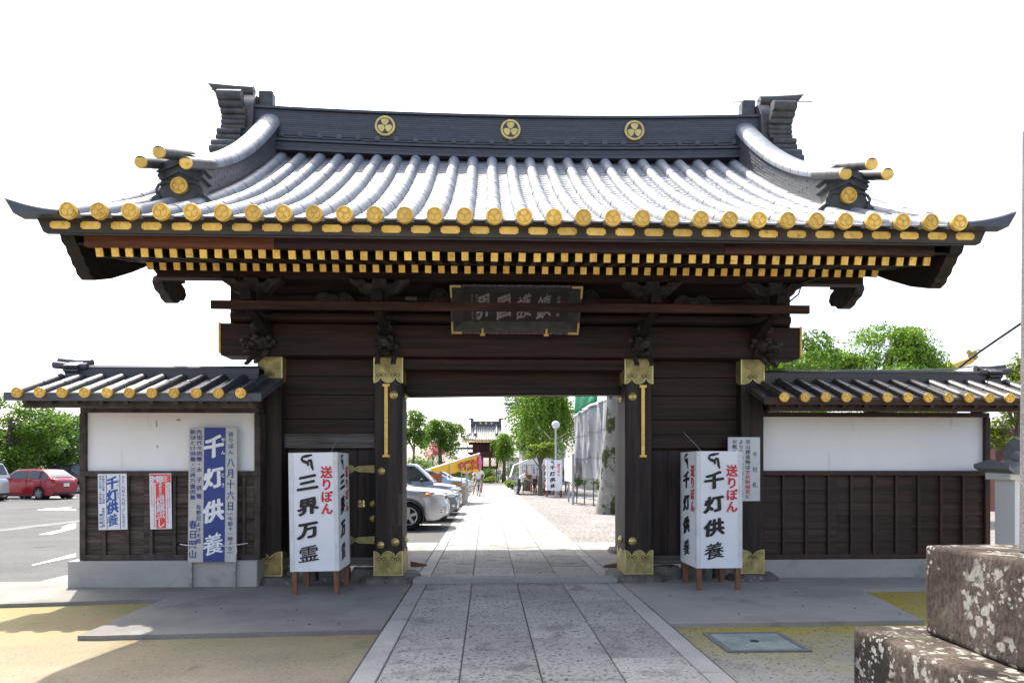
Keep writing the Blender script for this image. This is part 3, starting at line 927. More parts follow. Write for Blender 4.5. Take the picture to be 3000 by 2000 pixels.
# ridge-end ornaments: stacked rolls in profile and a horn-shaped finial
for sx in (-1, 1):
    def gxx(a): return GX + sx * a
    en = MB()
    en.prism([(YR + a, z) for a, z in mirror_pts([(.0, 6.42), (.40, 6.45), (.42, 6.75), (.33, 7.0), (.30, 7.35), (.20, 7.50), (.12, 7.60), (0, 7.62)])], 'yz', gxx(4.10), gxx(4.30))
    eo = gb(en, 'ridge_end', [BRONZE], bevel=.01)
    for s2 in (-1, 1):
        prof = [(-.52, 6.52, .075, .10), (-.46, 6.62, .09, .09), (-.40, 6.76, .06, .05), (-.40, 6.86, .055, .04), (-.35, 6.95, .045, .0), (-.35, 7.03, .05, -.01), (-.34, 7.11, .05, -.01), (-.35, 7.21, .055, .0), (-.38, 7.31, .065, .02), (-.42, 7.42, .085, .03)]
        for a, z, r, xo_ in prof:
            rl = MB().lathe([(r, 4.20 + xo_), (r, 4.57 + xo_), (r * .93, 4.58 + xo_)], (0, 0, 0), 'x', 14)
            rl.v = [(gxx(v[0]), YR - s2 * a * 1.0 + v[1], z + v[2]) for v in rl.v]
            gb(rl, 'scroll_roll', BRONZE, eo)
    rg = []
    for k in range(10):
        s = k / 9
        x, z, r = 4.02 + .98 * s, 7.80 + .09 * s * s + .05 * s ** 4, .10 + .035 * s
        rg.append([(gxx(x + (.14 * math.cos(2 * math.pi * q / 14 - math.pi / 2 + math.pi) * -1 * s) * (1 if math.sin(2 * math.pi * q / 14) > 0 else 1)), YR + r * math.cos(2 * math.pi * q / 14), z + r * math.sin(2 * math.pi * q / 14) * 1.05) for q in range(14)])
    # slanted mouth: the upper lip reaches further out
    rg = []
    for k in range(10):
        s = k / 9
        z, r = 7.715 + .03 * s * s, .085 + .02 * s
        rg.append([(gxx(4.18 + .68 * s + .085 * s * math.sin(2 * math.pi * q / 14)), YR + r * math.cos(2 * math.pi * q / 14), z + r * math.sin(2 * math.pi * q / 14)) for q in range(14)])
    gb(MB().loft(rg), 'horn_finial', [BRONZE], eo)
    gb(MB().box(min(gxx(3.86), gxx(4.09)), max(gxx(3.86), gxx(4.09)), YR - .10, YR + .10, 7.33, 7.70), 'finial_neck', [BRONZE], eo, bevel=.03)
    gb(MB().tube([(gxx(3.72), YR - .06, 7.66), (gxx(3.95), YR - .06, 7.69), (gxx(5.06), YR - .06, 7.70)], .007, 6).tube([(gxx(3.72), YR - .06, 7.66), (gxx(3.62), YR - .08, 7.55), (gxx(3.45), YR - .1, 7.36)], .004, 5), 'lightning_wire', CABLE, eo)

# ---- gable boards and pendants --------------------------------------
for sx in (-1, 1):
    up_ = [(y, Zs(y) - .17) for y in (7.2, 7.6, 8.2, 9.0, 9.8, 10.6, 11.3)]
    lo = [(11.3, 5.55), (10.6, 5.12), (9.8, 4.66), (9.0, 4.23), (8.4, 3.93), (7.95, 3.73), (7.62, 3.62)]
    nose = [(7.52, 3.66), (7.50, 3.71), (7.44, 3.74), (7.41, 3.80), (7.36, 3.83), (7.33, 3.89), (7.26, 3.92), (7.235, 3.98), (7.22, 4.03)]
    half = up_ + lo + nose
    rear = [(2 * YR - y, z) for y, z in half]
    m_ = MB().prism(half, 'yz', GX + sx * 4.66, GX + sx * 4.80)
    m_.prism(rear, 'yz', GX + sx * 4.66, GX + sx * 4.80)
    hb = gb(m_, 'gable_board', [WOODY])
    # carved pendant hanging over the purlin end
    pd = [(.0, 4.50), (.20, 4.50), (.17, 4.36), (.21, 4.30), (.23, 4.22), (.15, 4.18), (.22, 4.14), (.25, 4.05), (.20, 3.96), (.12, 3.93), (.08, 3.88), (.0, 3.85)]
    m_ = MB().prism([(9.62 + a * 1.5, z) for a, z in mirror_pts(pd)], 'yz', GX + sx * 4.70, GX + sx * 4.84)
    gb(m_, 'gable_pendant', [CARVE], bevel=.012)
    # purlin ends and the gable wall
    gb(MB().prism([(7.9, Zs(7.9) - .25), (YR, Zs(YR) - .25), (2 * YR - 7.9, Zs(7.9) - .25), (2 * YR - 7.9, Zs(7.9) - .45), (12.9, 4.5), (9.6, 4.5)], 'yz', GX + sx * 3.45, GX + sx * 3.55), 'gable_wall', [WOODY])

# ---- timber frame ----------------------------------------------------
YF = 9.5
gb(bx(-4.55, 4.55, 8.77, 8.93, 3.975, 4.105), 'front_purlin', [WOOD], bevel=.01)
gb(bx(-4.55, 4.55, 13.6, 13.8, 3.975, 4.13), 'rear_purlin', [WOOD])
gb(bx(-4.0, 4.0, 9.40, 9.80, 3.10, 3.54), 'main_beam', [WOOD], bevel=.015)
for sx in (-1, 1):
    a, b = sorted((sx * 4.001, sx * 4.02))
    gb(bx(a, b, 9.385, 9.80, 3.135, 3.545), 'beam_end_plate', [GOLD])
    gb(MB().box(GX + min(sx * 3.99, sx * 4.02), GX + max(sx * 3.99, sx * 4.02), 9.388, 9.3985, 3.135, 3.545), 'beam_end_plate', [GOLD])
gb(bx(-3.9, 3.9, 9.50, 9.62, 3.54, 4.50), 'upper_wall', [WOOD])
mbr = MB(); prof = [(9.36, 3.585), (9.40, 3.56), (9.495, 3.56), (9.495, 3.70), (9.40, 3.70), (9.36, 3.675), (9.345, 3.63)]
gb(mbr.prism(prof, 'yz', GX - 3.85, GX + 3.85), 'tie_beam', [WOOD])
gb(bx(-3.7, 3.7, 9.42, 9.49, 3.80, 3.93), 'tie_beam', [WOOD], bevel=.01)
gb(bx(-3.80, 3.74, 8.57, 8.625, 3.545, 3.648), 'front_plank', [WOODP], bevel=.004)
PX = [-3.35, -1.745, 1.745, 3.35]
bk = [(.0, .0), (.17, .0), (.215, .012), (.255, .05), (.275, .095), (.33, .115), (.375, .15), (.385, .19), (.34, .19), (.335, .175), (.20, .175), (.17, .135), (.10, .12), (.085, .19), (.0, .19)]
for x in PX:
    bo = gb(MB().prism([(GX + x + a, 3.785 + b) for a, b in mirror_pts(bk)], 'xz', 8.70, 8.86), 'bracket_arm', [CARVE], bevel=.006)
    gb(MB().prism([(GX + x + a, 3.68 + b) for a, b in mirror_pts([(.0, .0), (.075, .0), (.105, .045), (.105, .105), (.0, .105)])], 'xz', 8.71, 8.87), 'bearing_block', [CARVE], bo)
    gb(bx(x - .065, x + .065, 8.50, 9.5, 3.655, 3.78), 'projecting_beam', [WOODY], bevel=.006)
    gb(MB().prism([(8.62, 3.535), (9.5, 3.535), (9.5, 3.30), (9.2, 3.36), (8.9, 3.48), (8.70, 3.53)], 'yz', GX + x - .055, GX + x + .055), 'knee_bracket', [WOODY], bevel=.006)
    # transverse beams above, inside
    gb(bx(x - .09, x + .09, 9.62, 13.0, 3.55, 3.80), 'cross_beam', [WOODY])
for x in (-2.45, 2.45, 0):
    if x:
        kp = [(.0, 0.0), (.11, .0), (.13, .03), (.20, .035), (.26, .0), (.36, .0), (.33, .06), (.27, .10), (.235, .155), (.17, .20), (.10, .205), (.065, .175), (.0, .165)]
        km = gb(MB().prism([(GX + x + a, 3.75 + b) for a, b in mirror_pts(kp)], 'xz', 9.30, 9.345), 'frog_leg_strut', [CARVE], bevel=.006)
        mbk = MB()
        for q in range(14):
            a = random.uniform(-.19, .19)
            mbk.ball((GX + x + a, 9.295, 3.775 + random.uniform(.0, .13) * (1 - abs(a) * 2)), (.026, .012, .02), 6, 4, .2, seed=q)
        gb(mbk, 'carved_flowers', CARVE, km)
wood_crest = crest_mesh('wood_crest', .135, [CARVE, WOOD, CARVE], 24)
for x in (-1.03, 1.03):
    gp(wood_crest, 'wood_crest', (x, 9.33, 3.885))
# small paper talisman stuck on the wall, its characters unreadable at this size
gb(bx(-1.50, -1.34, 9.405, 9.408, 3.87, 3.92), 'paper_slip', [mat('old_paper_slip', (.16, .15, .13), .8, var=.5, scale=40)])

# pillars
def pillar(x, w, d, yf):
    return gb(bx(x - w / 2, x + w / 2, yf, yf + d, .085, 3.10), 'pillar', [WOODZ], bevel=.018)
def scallop(w, n, amp, z0, z1, flip):
    "a plate with a cusped edge: n lobes along the edge z1"
    pts = [(-w / 2, z0), (w / 2, z0)]
    up = []
    k = 12 * n
    for i in range(k + 1):
        s = i / k
        ph = (s * n) % 1.0 if i < k else 1.
        lob = abs(math.sin(math.pi * s * n + math.pi / 2)) if n > 1 else abs(math.cos(math.pi * s))
        up.append((w / 2 - w * s, z1 - flip * amp * (1 - lob ** .55)))
    return pts + up
def scroll(mb, x, y, z, r, sx, flip):
    pth = []
    for i in range(13):
        a = R(-60 + i * 32)
        rr = r * (1 - i / 17)
        pth.append((x + sx * rr * math.cos(a), y, z + flip * rr * math.sin(a)))
    mb.tube(pth, .0045, 4, caps=False)
def shoe(pl, x, w, yf, d, z0, z1, flip, side):
    "engraved brass sheath on the front and the sides of a pillar"
    n = 2 if w > .35 else 1
    m_ = MB().prism([(GX + x + a, b) for a, b in scallop(w + .02, n, .085, z0, z1, flip)], 'xz', yf - .012, yf - .001)
    f_ = gb(m_, 'brass_sheath', [BRASS], pl, bevel=.002)
    for sgn in (-1, 1):
        xs = sorted((x + sgn * (w / 2 + .001), x + sgn * (w / 2 + .011)))
        m_ = MB().prism([(yf + d / 2 + a, b) for a, b in scallop(d, n, .085, z0, z1, flip)], 'yz', GX + xs[0], GX + xs[1])
        gb(m_, 'brass_sheath', [BRASS], pl)
    e = MB()
    pts = scallop(w + .02, n, .085, z0, z1, flip)[2:]
    e.tube([(GX + x + a, yf - .013, b - flip * .006) for a, b in pts], .0055, 5)
    for sgn in (-1, 1):
        e.bar((GX + x + sgn * (w / 2 + .002), yf - .012, z0 + flip * .0), (GX + x + sgn * (w / 2 + .002), yf - .012, z1 - flip * .012), .016, .008, up=(0, 1, 0))
    e.bar((GX + x - w / 2, yf - .0125, z0 + flip * .008), (GX + x + w / 2, yf - .0125, z0 + flip * .008), .008, .016)
    gb(e, 'sheath_edge', BRASSL, f_)
    g = MB()
    for sgn in ((-1, 1) if n == 2 else (0,)):
        cx = x + sgn * w * .25
        for s2 in (-1, 1):
            scroll(g, GX + cx + s2 * .042, yf - .0125, z1 - flip * .115, .034, -s2, flip)
        g.lathe([(.012, -.002), (.0001, -.004)], (GX + cx, yf - .0125, z1 - flip * .105), 'y', 4)
    gb(g, 'engraving', BRASSD, f_)
boss_me = MB().lathe([(.058, .0), (.06, -.010), (.054, -.018), (.047, -.020), (.045, -.030), (.032, -.042), (.018, -.047), (.016, -.044), (.008, -.058), (.0001, -.060)], (0, 0, 0), 'y', 20).mesh('boss', BOSS)
def boss(pl, x, y, z, s=1., rot=None):
    gp(boss_me, 'boss', (x, y, z), pl, scale=(s, s, s), rot=rot)
def base_stone(x, y0, y1, w, h, name='base_stone', parent=None, seed=0):
    rg = random.Random(seed)
    rings = []
    for z, k in ((-.08, 1.02), (.0, 1.0), (h * .6, .95), (h, .84)):
        ring = []
        for q in range(20):
            a = 2 * math.pi * q / 20
            ca, sa = math.cos(a), math.sin(a)
            s = (abs(ca) ** 5 + abs(sa) ** 5) ** (-1 / 5) * (1 + rg.uniform(-.035, .035))
            ring.append((GX + x + ca * s * w / 2 * k, (y0 + y1) / 2 + sa * s * (y1 - y0) / 2 * k, z + (rg.uniform(-.012, .012) if z > 0 else 0)))
        rings.append(ring)
    return gb(MB().loft(rings), name, [STONE], parent)
for i, (x, w, d) in enumerate(((-3.36, .32, .40), (-1.745, .385, .55), (1.745, .385, .55), (3.36, .32, .40))):
    pl = pillar(x, w, d, YF)
    sg = 1 if x > 0 else -1
    shoe(pl, x, w, YF, d, .086, .43, 1, sg)
    shoe(pl, x, w, YF, d, 3.125, 2.745, -1, sg)
    base_stone(x, YF - .20, YF + d + .15, w + .42, .085, seed=i)
    if abs(x) < 2:
        st = MB()
        xs = x + (-.03 if x < 0 else .06)
        st.box(GX + xs - .024, GX + xs + .024, YF - .012, YF - .001, 1.75, 2.72)
        st.box(GX + xs - .05, GX + xs + .05, YF - .014, YF - .001, 2.70, 2.735)
        st.box(GX + xs - .05, GX + xs + .05, YF - .014, YF - .001, 1.725, 1.755)
        gb(st, 'gold_strip', [GOLD], pl, bevel=.002)
        if x < 0:
            for bx_, bz, s in ((.075, 2.585, .95), (-.095, 1.53, .85), (-.105, .51, .85), (.095, .55, .95)):
                boss(pl, x + bx_, YF - .001, bz, s)
            boss(pl, x + w / 2 + .001, YF + .27, 2.585, .9, (0, 0, R(90))); boss(pl, x + w / 2 + .001, YF + .27, .55, .9, (0, 0, R(90)))
        else:
            for bx_, bz, s in ((-.09, 2.575, .95), (-.09, .55, .95)):
                boss(pl, x + bx_, YF - .001, bz, s)
            boss(pl, x - w / 2 - .001, YF + .27, 2.575, .9, (0, 0, R(-90))); boss(pl, x - w / 2 - .001, YF + .27, .55, .9, (0, 0, R(-90)))
    if i == 1:
        gb(bx(x + w / 2 - .055, x + w / 2 - .008, YF - .004, YF + .02, .78, 1.22), 'patch', [mat('patch_wood', (.075, .055, .048), .7, var=.3, stretch=(5, 5, .4), bump=.2)], pl)
# lintels over the opening
gb(bx(-1.55, 1.55, YF + .03, YF + .30, 2.945, 3.095), 'lintel', [WOOD], bevel=.01)
gb(MB().prism([(GX - 1.56, 2.60), (GX - .8, 2.615), (GX + .2, 2.63), (GX + 1.56, 2.64), (GX + 1.56, 3.05), (GX - 1.56, 3.05)], 'xz', YF + .36, YF + .62), 'rear_lintel', [WOOD], bevel=.02)
# rear pillars
for x in (-3.36, -2.2, 2.2, 3.36):
    pl = gb(bx(x - .15, x + .15, 12.6, 12.9, .06, 3.9), 'pillar', [WOODZ], bevel=.015)
    base_stone(x, 12.45, 13.05, .6, .07, seed=int(x * 7) + 50)
gb(bx(-3.8, 3.8, 12.62, 12.88, 3.0, 3.3), 'rear_beam', [WOOD])
# folded-back door leaves inside, against the bays
# side bays
for sx in (-1, 1):
    a, b = (-3.20, -1.94) if sx < 0 else (1.94, 3.20)
    z = [2.05, 2.26, 2.60, 2.86, 3.10]
    for k in range(4):
        gb(bx(a, b, YF + .17 + .006 * (k % 2), YF + .24, z[k] + .003, z[k + 1] - .003), 'wall_board', [WOOD], bevel=.004)
    gb(bx(a, b, YF + .241, YF + .27, 2.0, 3.10), 'backing_board', [WOOD])
    gb(bx(a, b, YF + .262, YF + .30, .19, 2.02), 'backing_board', [WOOD])
    gb(bx(a, b, YF + .10, YF + .235, 1.85, 2.052), 'middle_rail', [WOODG if sx < 0 else WOOD], bevel=.008)
    dr = gb(bx(a + .02, b - .02, YF + .20, YF + .26, .33, 1.855), 'side_door', [WOODZ])
    n = 5
    for k in range(n):
        xa, xb = a + .02 + (b - a - .04) * k / n, a + .02 + (b - a - .04) * (k + 1) / n
        gb(bx(xa + .003, xb - .003, YF + .185, YF + .199, .36, 1.83), 'plank', [WOODZ], dr, bevel=.003)
    gb(bx(a, b, YF + .12, YF + .30, .21, .325), 'sill', [WOODG], bevel=.012)
    for k, (xa, xb) in enumerate(((a - .02, a + .45), (a + .46, a + .9), (a + .91, b + .02))):
        base_stone((xa + xb) / 2, YF + .05, YF + .4, xb - xa, .17 + .02 * (k % 2), 'footing_stone', seed=70 + k + (10 if sx > 0 else 0))
    if sx < 0:
        for zz in (1.56, .56):
            hp = [(b - .0, -.055), (b - .0, .055), (b - .25, .045), (b - .30, .02), (b - .33, .05), (b - .44, .075), (b - .42, .0), (b - .44, -.075), (b - .33, -.05), (b - .30, -.02), (b - .25, -.045)]
            gb(MB().prism([(GX + p, zz + q) for p, q in hp], 'xz', YF + .172, YF + .1845), 'strap_hinge', [BRASS], dr, bevel=.002)
        fl = MB()
        for xx in (b - .21, b - .50):
            fl.lathe([(.028, .0), (.028, -.012), (.012, -.03), (.0001, -.032)], (GX + xx, YF + .184, 1.07), 'y', 12)
            for q in range(4):
                t = R(45 + 90 * q)
                fl.lathe([(.03, .0), (.028, -.008), (.0001, -.012)], (GX + xx + .034 * math.cos(t), YF + .184, 1.07 + .034 * math.sin(t)), 'y', 10)
        gb(fl, 'flower_boss', BOSS, dr)
        for zz in (1.07, .86):
            boss(dr, b - .045, YF + .184, zz, .8)
# doorstop wedges on the paving
# carved beast heads under the projecting beams
def beast(x, turn, seed):
    rg = random.Random(seed)
    mb = MB()
    M3 = Matrix.Rotation(turn, 3, 'Z')
    c = Vector((GX + x, 9.40, 3.26))
    def b(p, r, **kw):
        mb.ball(c + M3 @ Vector(p), r, rot=M3, seed=rg.randint(0, 9999), **kw)
    b((0, -.05, .02), (.125, .15, .12), rough=.06)
    b((0, -.20, -.03), (.085, .11, .06), rough=.07)           # upper snout
    b((0, -.30, .0), (.06, .045, .04), rough=.08)              # nose
    b((0, -.19, -.135), (.07, .10, .032), rough=.08)           # lower jaw
    for s in (-1, 1):
        b((s * .065, -.16, .07), (.045, .06, .035), rough=.1)  # brows
        b((s * .075, -.19, .035), (.022, .022, .022))          # eyes
        b((s * .13, .0, .08), (.035, .05, .055), rough=.12)    # ears
        b((s * .055, -.27, -.085), (.014, .014, .035))         # fangs
        # paw below the jaw, claws over the sheath
        mb.tube([c + M3 @ Vector((s * .10, -.02, -.12)), c + M3 @ Vector((s * .11, -.12, -.20)), c + M3 @ Vector((s * .105, -.17, -.26))], [.045, .036, .03], 7)
        for q in (-1, 0, 1):
            b((s * .105 + q * .024, -.185, -.275), (.015, .024, .026))
    for q in range(26):                                         # curled mane
        a = rg.uniform(0, 2 * math.pi)
        b((.135 * math.cos(a), rg.uniform(-.05, .08), .02 + .125 * math.sin(a)), (rg.uniform(.025, .045),) * 3, nu=6, nv=5, rough=.15)
    o = gb(mb, 'carved_beast_head', [CARVE])
    mb2 = MB()
    mb2.prism([(GX + x + p, 3.40 + q) for p, q in mirror_pts([(.0, .0), (.06, .0), (.095, .04), (.095, .075), (.06, .09), (.06, .14), (.0, .14)])], 'xz', 9.14, 9.36)
    gb(mb2, 'head_block', [CARVE], o, bevel=.006)
for x, t, s in ((-3.42, R(-38), 1), (-1.745, R(0), 2), (1.745, R(4), 3), (3.42, R(38), 4)):
    beast(x, t, s)
# wire hanging at the right gable
gb(MB().tube([(GX + 4.1, 8.7, 4.10), (GX + 3.72, 8.75, 3.98), (GX + 3.70, 8.8, 3.85), (GX + 3.45, 9.0, 3.62)], .012, 6), 'loose_wire', CABLE)

# ---- the name plaque leaning out over the opening ---------------------
pq = thing('name_plaque', 'carved dark name plaque with gold corners leaning out above the gate opening', 'plaque', (GX, 9.1, 3.41))
pt, pb = Vector((GX, 8.82, 3.955)), Vector((GX, 9.27, 3.45))
ey = (pt - pb).normalized(); ex = Vector((1, 0, 0)); nn = ex.cross(ey)
def pqp(x, v, d):
    return pb.lerp(pt, v) + ex * x + nn * d
PW, PI = .845, .70
def quadslab(mb, c4, d0, d1):
    vs = [pqp(x, v, d) for d in (d0, d1) for x, v in c4]
    return mb.add(vs, [(3, 2, 1, 0), (4, 5, 6, 7), (0, 1, 5, 4), (1, 2, 6, 5), (2, 3, 7, 6), (3, 0, 4, 7)])
PQF = mat('plaque_frame_wood', (.045, .038, .034), .6, var=.4, scale=8, bump=.3, bscale=30)
PQB = mat('plaque_field_wood', (.026, .017, .016), .55, var=.3, scale=5, bump=.2, bscale=30)
PQT = mat('plaque_letter', (.27, .24, .26), .6, var=.35, scale=14)
quadslab(MB(), [(-PI, .19), (PI, .19), (PI, .82), (-PI, .82)], -.02, .0).build('panel', [PQB], pq)
for c4i, c4o in ((((-PI, .19), (PI, .19)), ((PW, .0), (-PW, .0))), (((PI, .19), (PI, .82)), ((PW, 1.), (PW, .0))), (((PI, .82), (-PI, .82)), ((-PW, 1.), (PW, 1.))), (((-PI, .82), (-PI, .19)), ((-PW, .0), (-PW, 1.)))):
    m_ = MB()
    vs = [pqp(*c4i[0], .0), pqp(*c4i[1], .0), pqp(*c4o[0], .075), pqp(*c4o[1], .075)]
    vs += [v - nn * .02 for v in vs]
    m_.add(vs, [(0, 1, 2, 3), (7, 6, 5, 4), (0, 4, 5, 1), (1, 5, 6, 2), (2, 6, 7, 3), (3, 7, 4, 0)])
    m_.build('frame_side', [PQF], pq)
m_ = MB()
rg_ = random.Random(3)
for v in (-.01, 1.01):
    x = -PW + .14
    while x < PW - .14:
        l = rg_.uniform(.045, .09)
        m_.ball(pqp(x + l / 2, v, .075), (l * .6, .02, .018), 8, 5, .12, seed=int(x * 100))
        x += l
for x in (-PW, PW):
    v = .26
    while v < .75:
        m_.ball(pqp(x, v, .072), (.016, .02, .035), 6, 5, .15, seed=int(v * 100)); v += .075
m_.build('carved_rim', [mat('rim_wood', (.11, .085, .09), .6, var=.4, scale=20)], pq)
for sx in (-1, 1):
    for v, dv in ((0., 1), (1., -1)):
        m_ = MB()
        m_.bar(pqp(sx * (PW + .012), v, .085), pqp(sx * (PW - .13), v, .085), .03, .022, up=nn)
        m_.bar(pqp(sx * PW, v + dv * .01, .086), pqp(sx * PW, v + dv * .24, .086), .026, .022, up=nn)
        m_.build('gold_corner', [GOLDP], pq, bevel=.002)
    m_ = MB()
    m_.bar(pqp(sx * .43 - .01, -.01, .09), pqp(sx * .43 - .01, .10, .09), .026, .02, up=nn)
    m_.bar(pqp(sx * .43 - .01, -.055, .09), pqp(sx * .43 - .01, -.01, .09), .065, .03, up=nn)
    m_.build('gold_bracket', [GOLD], pq, bevel=.003)
fc = Face(pqp(0, .505, 0), ex, ey)
m_ = MB()
for k, ch in enumerate('界国護鎮'):
    fc.char(m_, ch, -.42 + k * .265, .01, .20, .36, bold=.03, brush=True)
fc.column(m_, '天保三年春', .565, .17, -.14, .05, bold=.01)
fc.column(m_, '勅賜元三大師鎮護道場', -.515, .185, -.19, .034)
fc.column(m_, '前大僧正敬書之', -.575, .185, -.19, .03)
m_.build('lettering', PQT, pq, fixn=False, kind='stuff')
m_ = MB(); m_.lathe([(.03, 0), (.0001, .001)], (0, 0, 0), 'z', 14, sx=.7, sy=1.5)
m_.v = [tuple(fc.at(.63 + v[0], .06 + v[1], v[2])) for v in m_.v]
m_.build('seal', [mat('seal_red', (.14, .02, .02), .6)], pq, fixn=False)
# =================================================================== WING WALLS
def wing(label, sx, xi, xo, xroof_i, xroof_o, yc, disc0, disc_n, disc_s, zoff, tile, boards, frame, zp, batt0, batt_s, dplinth, z_eave, z_ridge, y_eave):
    """one roofed wall beside the gate: xi / xo = inner and outer end, yc = wall middle"""
    w = thing('wing_wall', label, 'wall', ((xi + xo) / 2, yc, 0))
    a, b = min(xi, xo), max(xi, xo)
    ra, rb = min(xroof_i, xroof_o), max(xroof_i, xroof_o)
    pl = MB().box(a - (.13 if sx < 0 else 0), b + (.13 if sx > 0 else 0), yc - dplinth, yc + .2, -.08, zp).build('plinth', [PLINTH], w, bevel=.012)
    yf = yc - .09
    zt0, zt1 = 1.465, 1.535                       # rail under the plaster
    zb = zp + .075
    # plaster
    MB().box(a + .04, b - .01, yf + .02, yc + .09, zt1 - .02, 2.33).build('plaster_panel', [PLASTER], w)
    MB().box(a - .01, b, yf - .03, yc + .1, 2.31, 2.375).build('top_beam', [frame], w, bevel=.006)
    MB().box(a - .01, b, yf - .045, yc + .05, zt0, zt1).build('middle_rail', [frame], w, bevel=.008)
    MB().box(a - .01, b, yf - .04, yc + .05, zp + .002, zb).build('bottom_rail', [frame], w, bevel=.008)
    for x in ((a + .025, b - .03) if sx > 0 else (a + .025, b - .02)):
        MB().box(x - .04, x + .04, yf - .035, yc + .11, zp + .003, 2.308).build('post', [frame], w, bevel=.008)
    # clapboards, each lapping the one below
    n = 6
    for k in range(n):
        z0 = zb + (zt0 - zb) * k / n; z1 = zb + (zt0 - zb) * (k + 1) / n
        segs = 3
        for q in range(segs):
            x0 = a + .05 + (b - a - .07) * q / segs; x1 = a + .05 + (b - a - .07) * (q + 1) / segs
            m = MB()
            jt = random.uniform(-.003, .003)
            m.prism([(yf + .0 + jt, z0 - .012), (yf + .018 + jt, z1), (yf + .035, z1), (yf + .03, z0 - .012)], 'yz', x0 + .001, x1 - .001)
            m.build('clapboard', [boards], w)
    x = batt0
    while a + .06 < x < b - .05:
        MB().box(x - .02, x + .02, yf - .028, yf + .004, zb - .01, zt0 + .01).build('batten', [frame], w, bevel=.004)
        x += batt_s * -sx if False else batt_s
    # roof
    rise = (z_ridge - z_eave)
    run = yc - y_eave
    sl = math.atan2(rise, run)
    z_at = lambda y: z_eave + (y - y_eave) / run * rise
    deck = MB().prism([(y_eave, z_eave - .075), (y_eave, z_eave - .005), (yc, z_at(yc) - .005), (yc, z_at(yc) - .075)], 'yz', ra, rb)
    xr0, xr1 = (a - .25, b) if sx < 0 else (a, b + .3)
    deck.prism([(yc + .001, z_at(yc) - .075), (yc + .001, z_at(yc) - .005), (yc + run * .8, z_at(yc - run * .8) - .005), (yc + run * .8, z_at(yc - run * .8) - .075)], 'yz', xr0, xr1)
    rf = deck.build('roof', [tile], w)
    MB().box(ra - .012, rb + .012, y_eave - .03, y_eave - .001, z_eave - .085, z_eave + .015).build('eave_board', [frame if sx > 0 else TILED], rf, bevel=.004)
    # under-eave timbers
    MB().box(ra + .12, rb - .1, y_eave + .12, y_eave + .19, z_eave - .155, z_eave - .065).build('eave_purlin', [frame], w, bevel=.006)
    x = ra + .2
    while x < rb - .1:
        MB().bar((x, y_eave + .03, z_eave - .095), (x, yc, z_at(yc) - .105), .05, .05).build('rafter', [frame], w)
        x += .30
    MB().box(a - .1, b, yc - .07, yc + .07, 2.47, 2.56).build('wall_purlin', [frame], w)
    for t in (.03, .5, .97):
        xx = a + (b - a) * t
        MB().prism([(y_eave + .10, 2.475), (yc + .07, 2.475), (yc + .07, 2.38), (yc - .10, 2.38), (y_eave + .16, 2.42)], 'yz', xx - .055, xx + .055).build('bracket', [frame], w, bevel=.006)
    L = (yc - y_eave - .09) / math.cos(sl)
    me = round_tile_mesh('round_tile', L / 2, .062, .057, tile)
    pm_ = MB(); pw = disc_s / 2 - .052
    pm_.box(-pw, pw, -L / 4, L / 4, .0, .014)
    pme = pm_.mesh('pan_tile', tile)
    o3 = ORG[0]
    for i in range(disc_n):
        x = disc0 + i * disc_s
        for h in (0, 1):
            y = y_eave - .035 + (L * (h + .5) / 2) * math.cos(sl)
            place(me, 'round_tile', rf, Vector((x, y, z_at(y) + .004)) - o3, rot=(sl, 0, 0))
            if i < disc_n - 1:
                place(pme, 'pan_tile', rf, Vector((x + disc_s / 2, y, z_at(y) - .003 + .004 * (1 - h))) - o3, rot=(sl, 0, 0))
        place(wing_disc, 'eave_disc', rf, Vector((x, y_eave - .062, z_eave + .010)) - o3, rot=(0, random.uniform(-.3, .3), 0))
    # ridge
    zr = z_ridge - .03
    e0, e1 = (ra + .42, b) if sx < 0 else (a, rb - .5)
    rd = MB().box(e0, e1, yc - .11, yc + .11, zr - .06, zr + .13).build('ridge', [tile], w)
    for q in range(4):
        MB().box(e0 - .01, e1, yc - .135 + .006 * q, yc + .135 - .006 * q, zr - .01 + q * .036, zr + .021 + q * .036).build('ridge_course', [tile], rd)
    MB().box(e0 - .01, e1, yc - .155, yc + .155, zr - .05, zr - .016).build('ridge_course', [tile], rd)
    MB().prism([(yc - .12, zr + .136), (yc + .12, zr + .136), (yc + .08, zr + .175), (yc - .08, zr + .175)], 'yz', e0, e1).build('ridge_cap', [tile], rd, bevel=.008)
    ox = e0 if sx < 0 else e1
    m = MB()
    m.prism([(yc + p, zr + q) for p, q in mirror_pts([(0, -.12), (.20, -.12), (.22, -.08), (.16, -.03), (.15, .06), (.19, .075), (.19, .10), (.16, .11), (.20, .13), (.20, .155), (0, .24)])], 'yz', ox + sx * .01, ox + sx * .20)
    eo = m.build('ridge_end', [tile], rd, bevel=.006)
    for dy, dz in ((-.11, .15), (.11, .15), (0, .215)):
        MB().tube([(ox - sx * .08, yc + dy, zr + dz), (ox + sx * .1, yc + dy, zr + dz - .006), (ox + sx * .36, yc + dy, zr + dz + .02)], [.048, .048, .05], 10).build('ridge_end_tube', [tile], eo)
    return w
wing_disc = crest_mesh('wing_disc', .064, [GOLD, GOLDK, GOLD], 20, .02)
wl = wing('left wing wall with white plaster, weathered clapboards and posters, roofed in grey tiles', -1, -3.055, -5.39, -2.76, -5.80, 9.38, -5.63, 11, .2645, 0, TILED, CLAP, mat('weathered_frame', (.05, .036, .03), .7, var=.4, col2=(.095, .072, .062), scale=2, stretch=(3, 3, 3), bump=.3, bscale=14, spec=.3), .345, -5.085, .305, .19, 2.47, 2.80, 8.45)
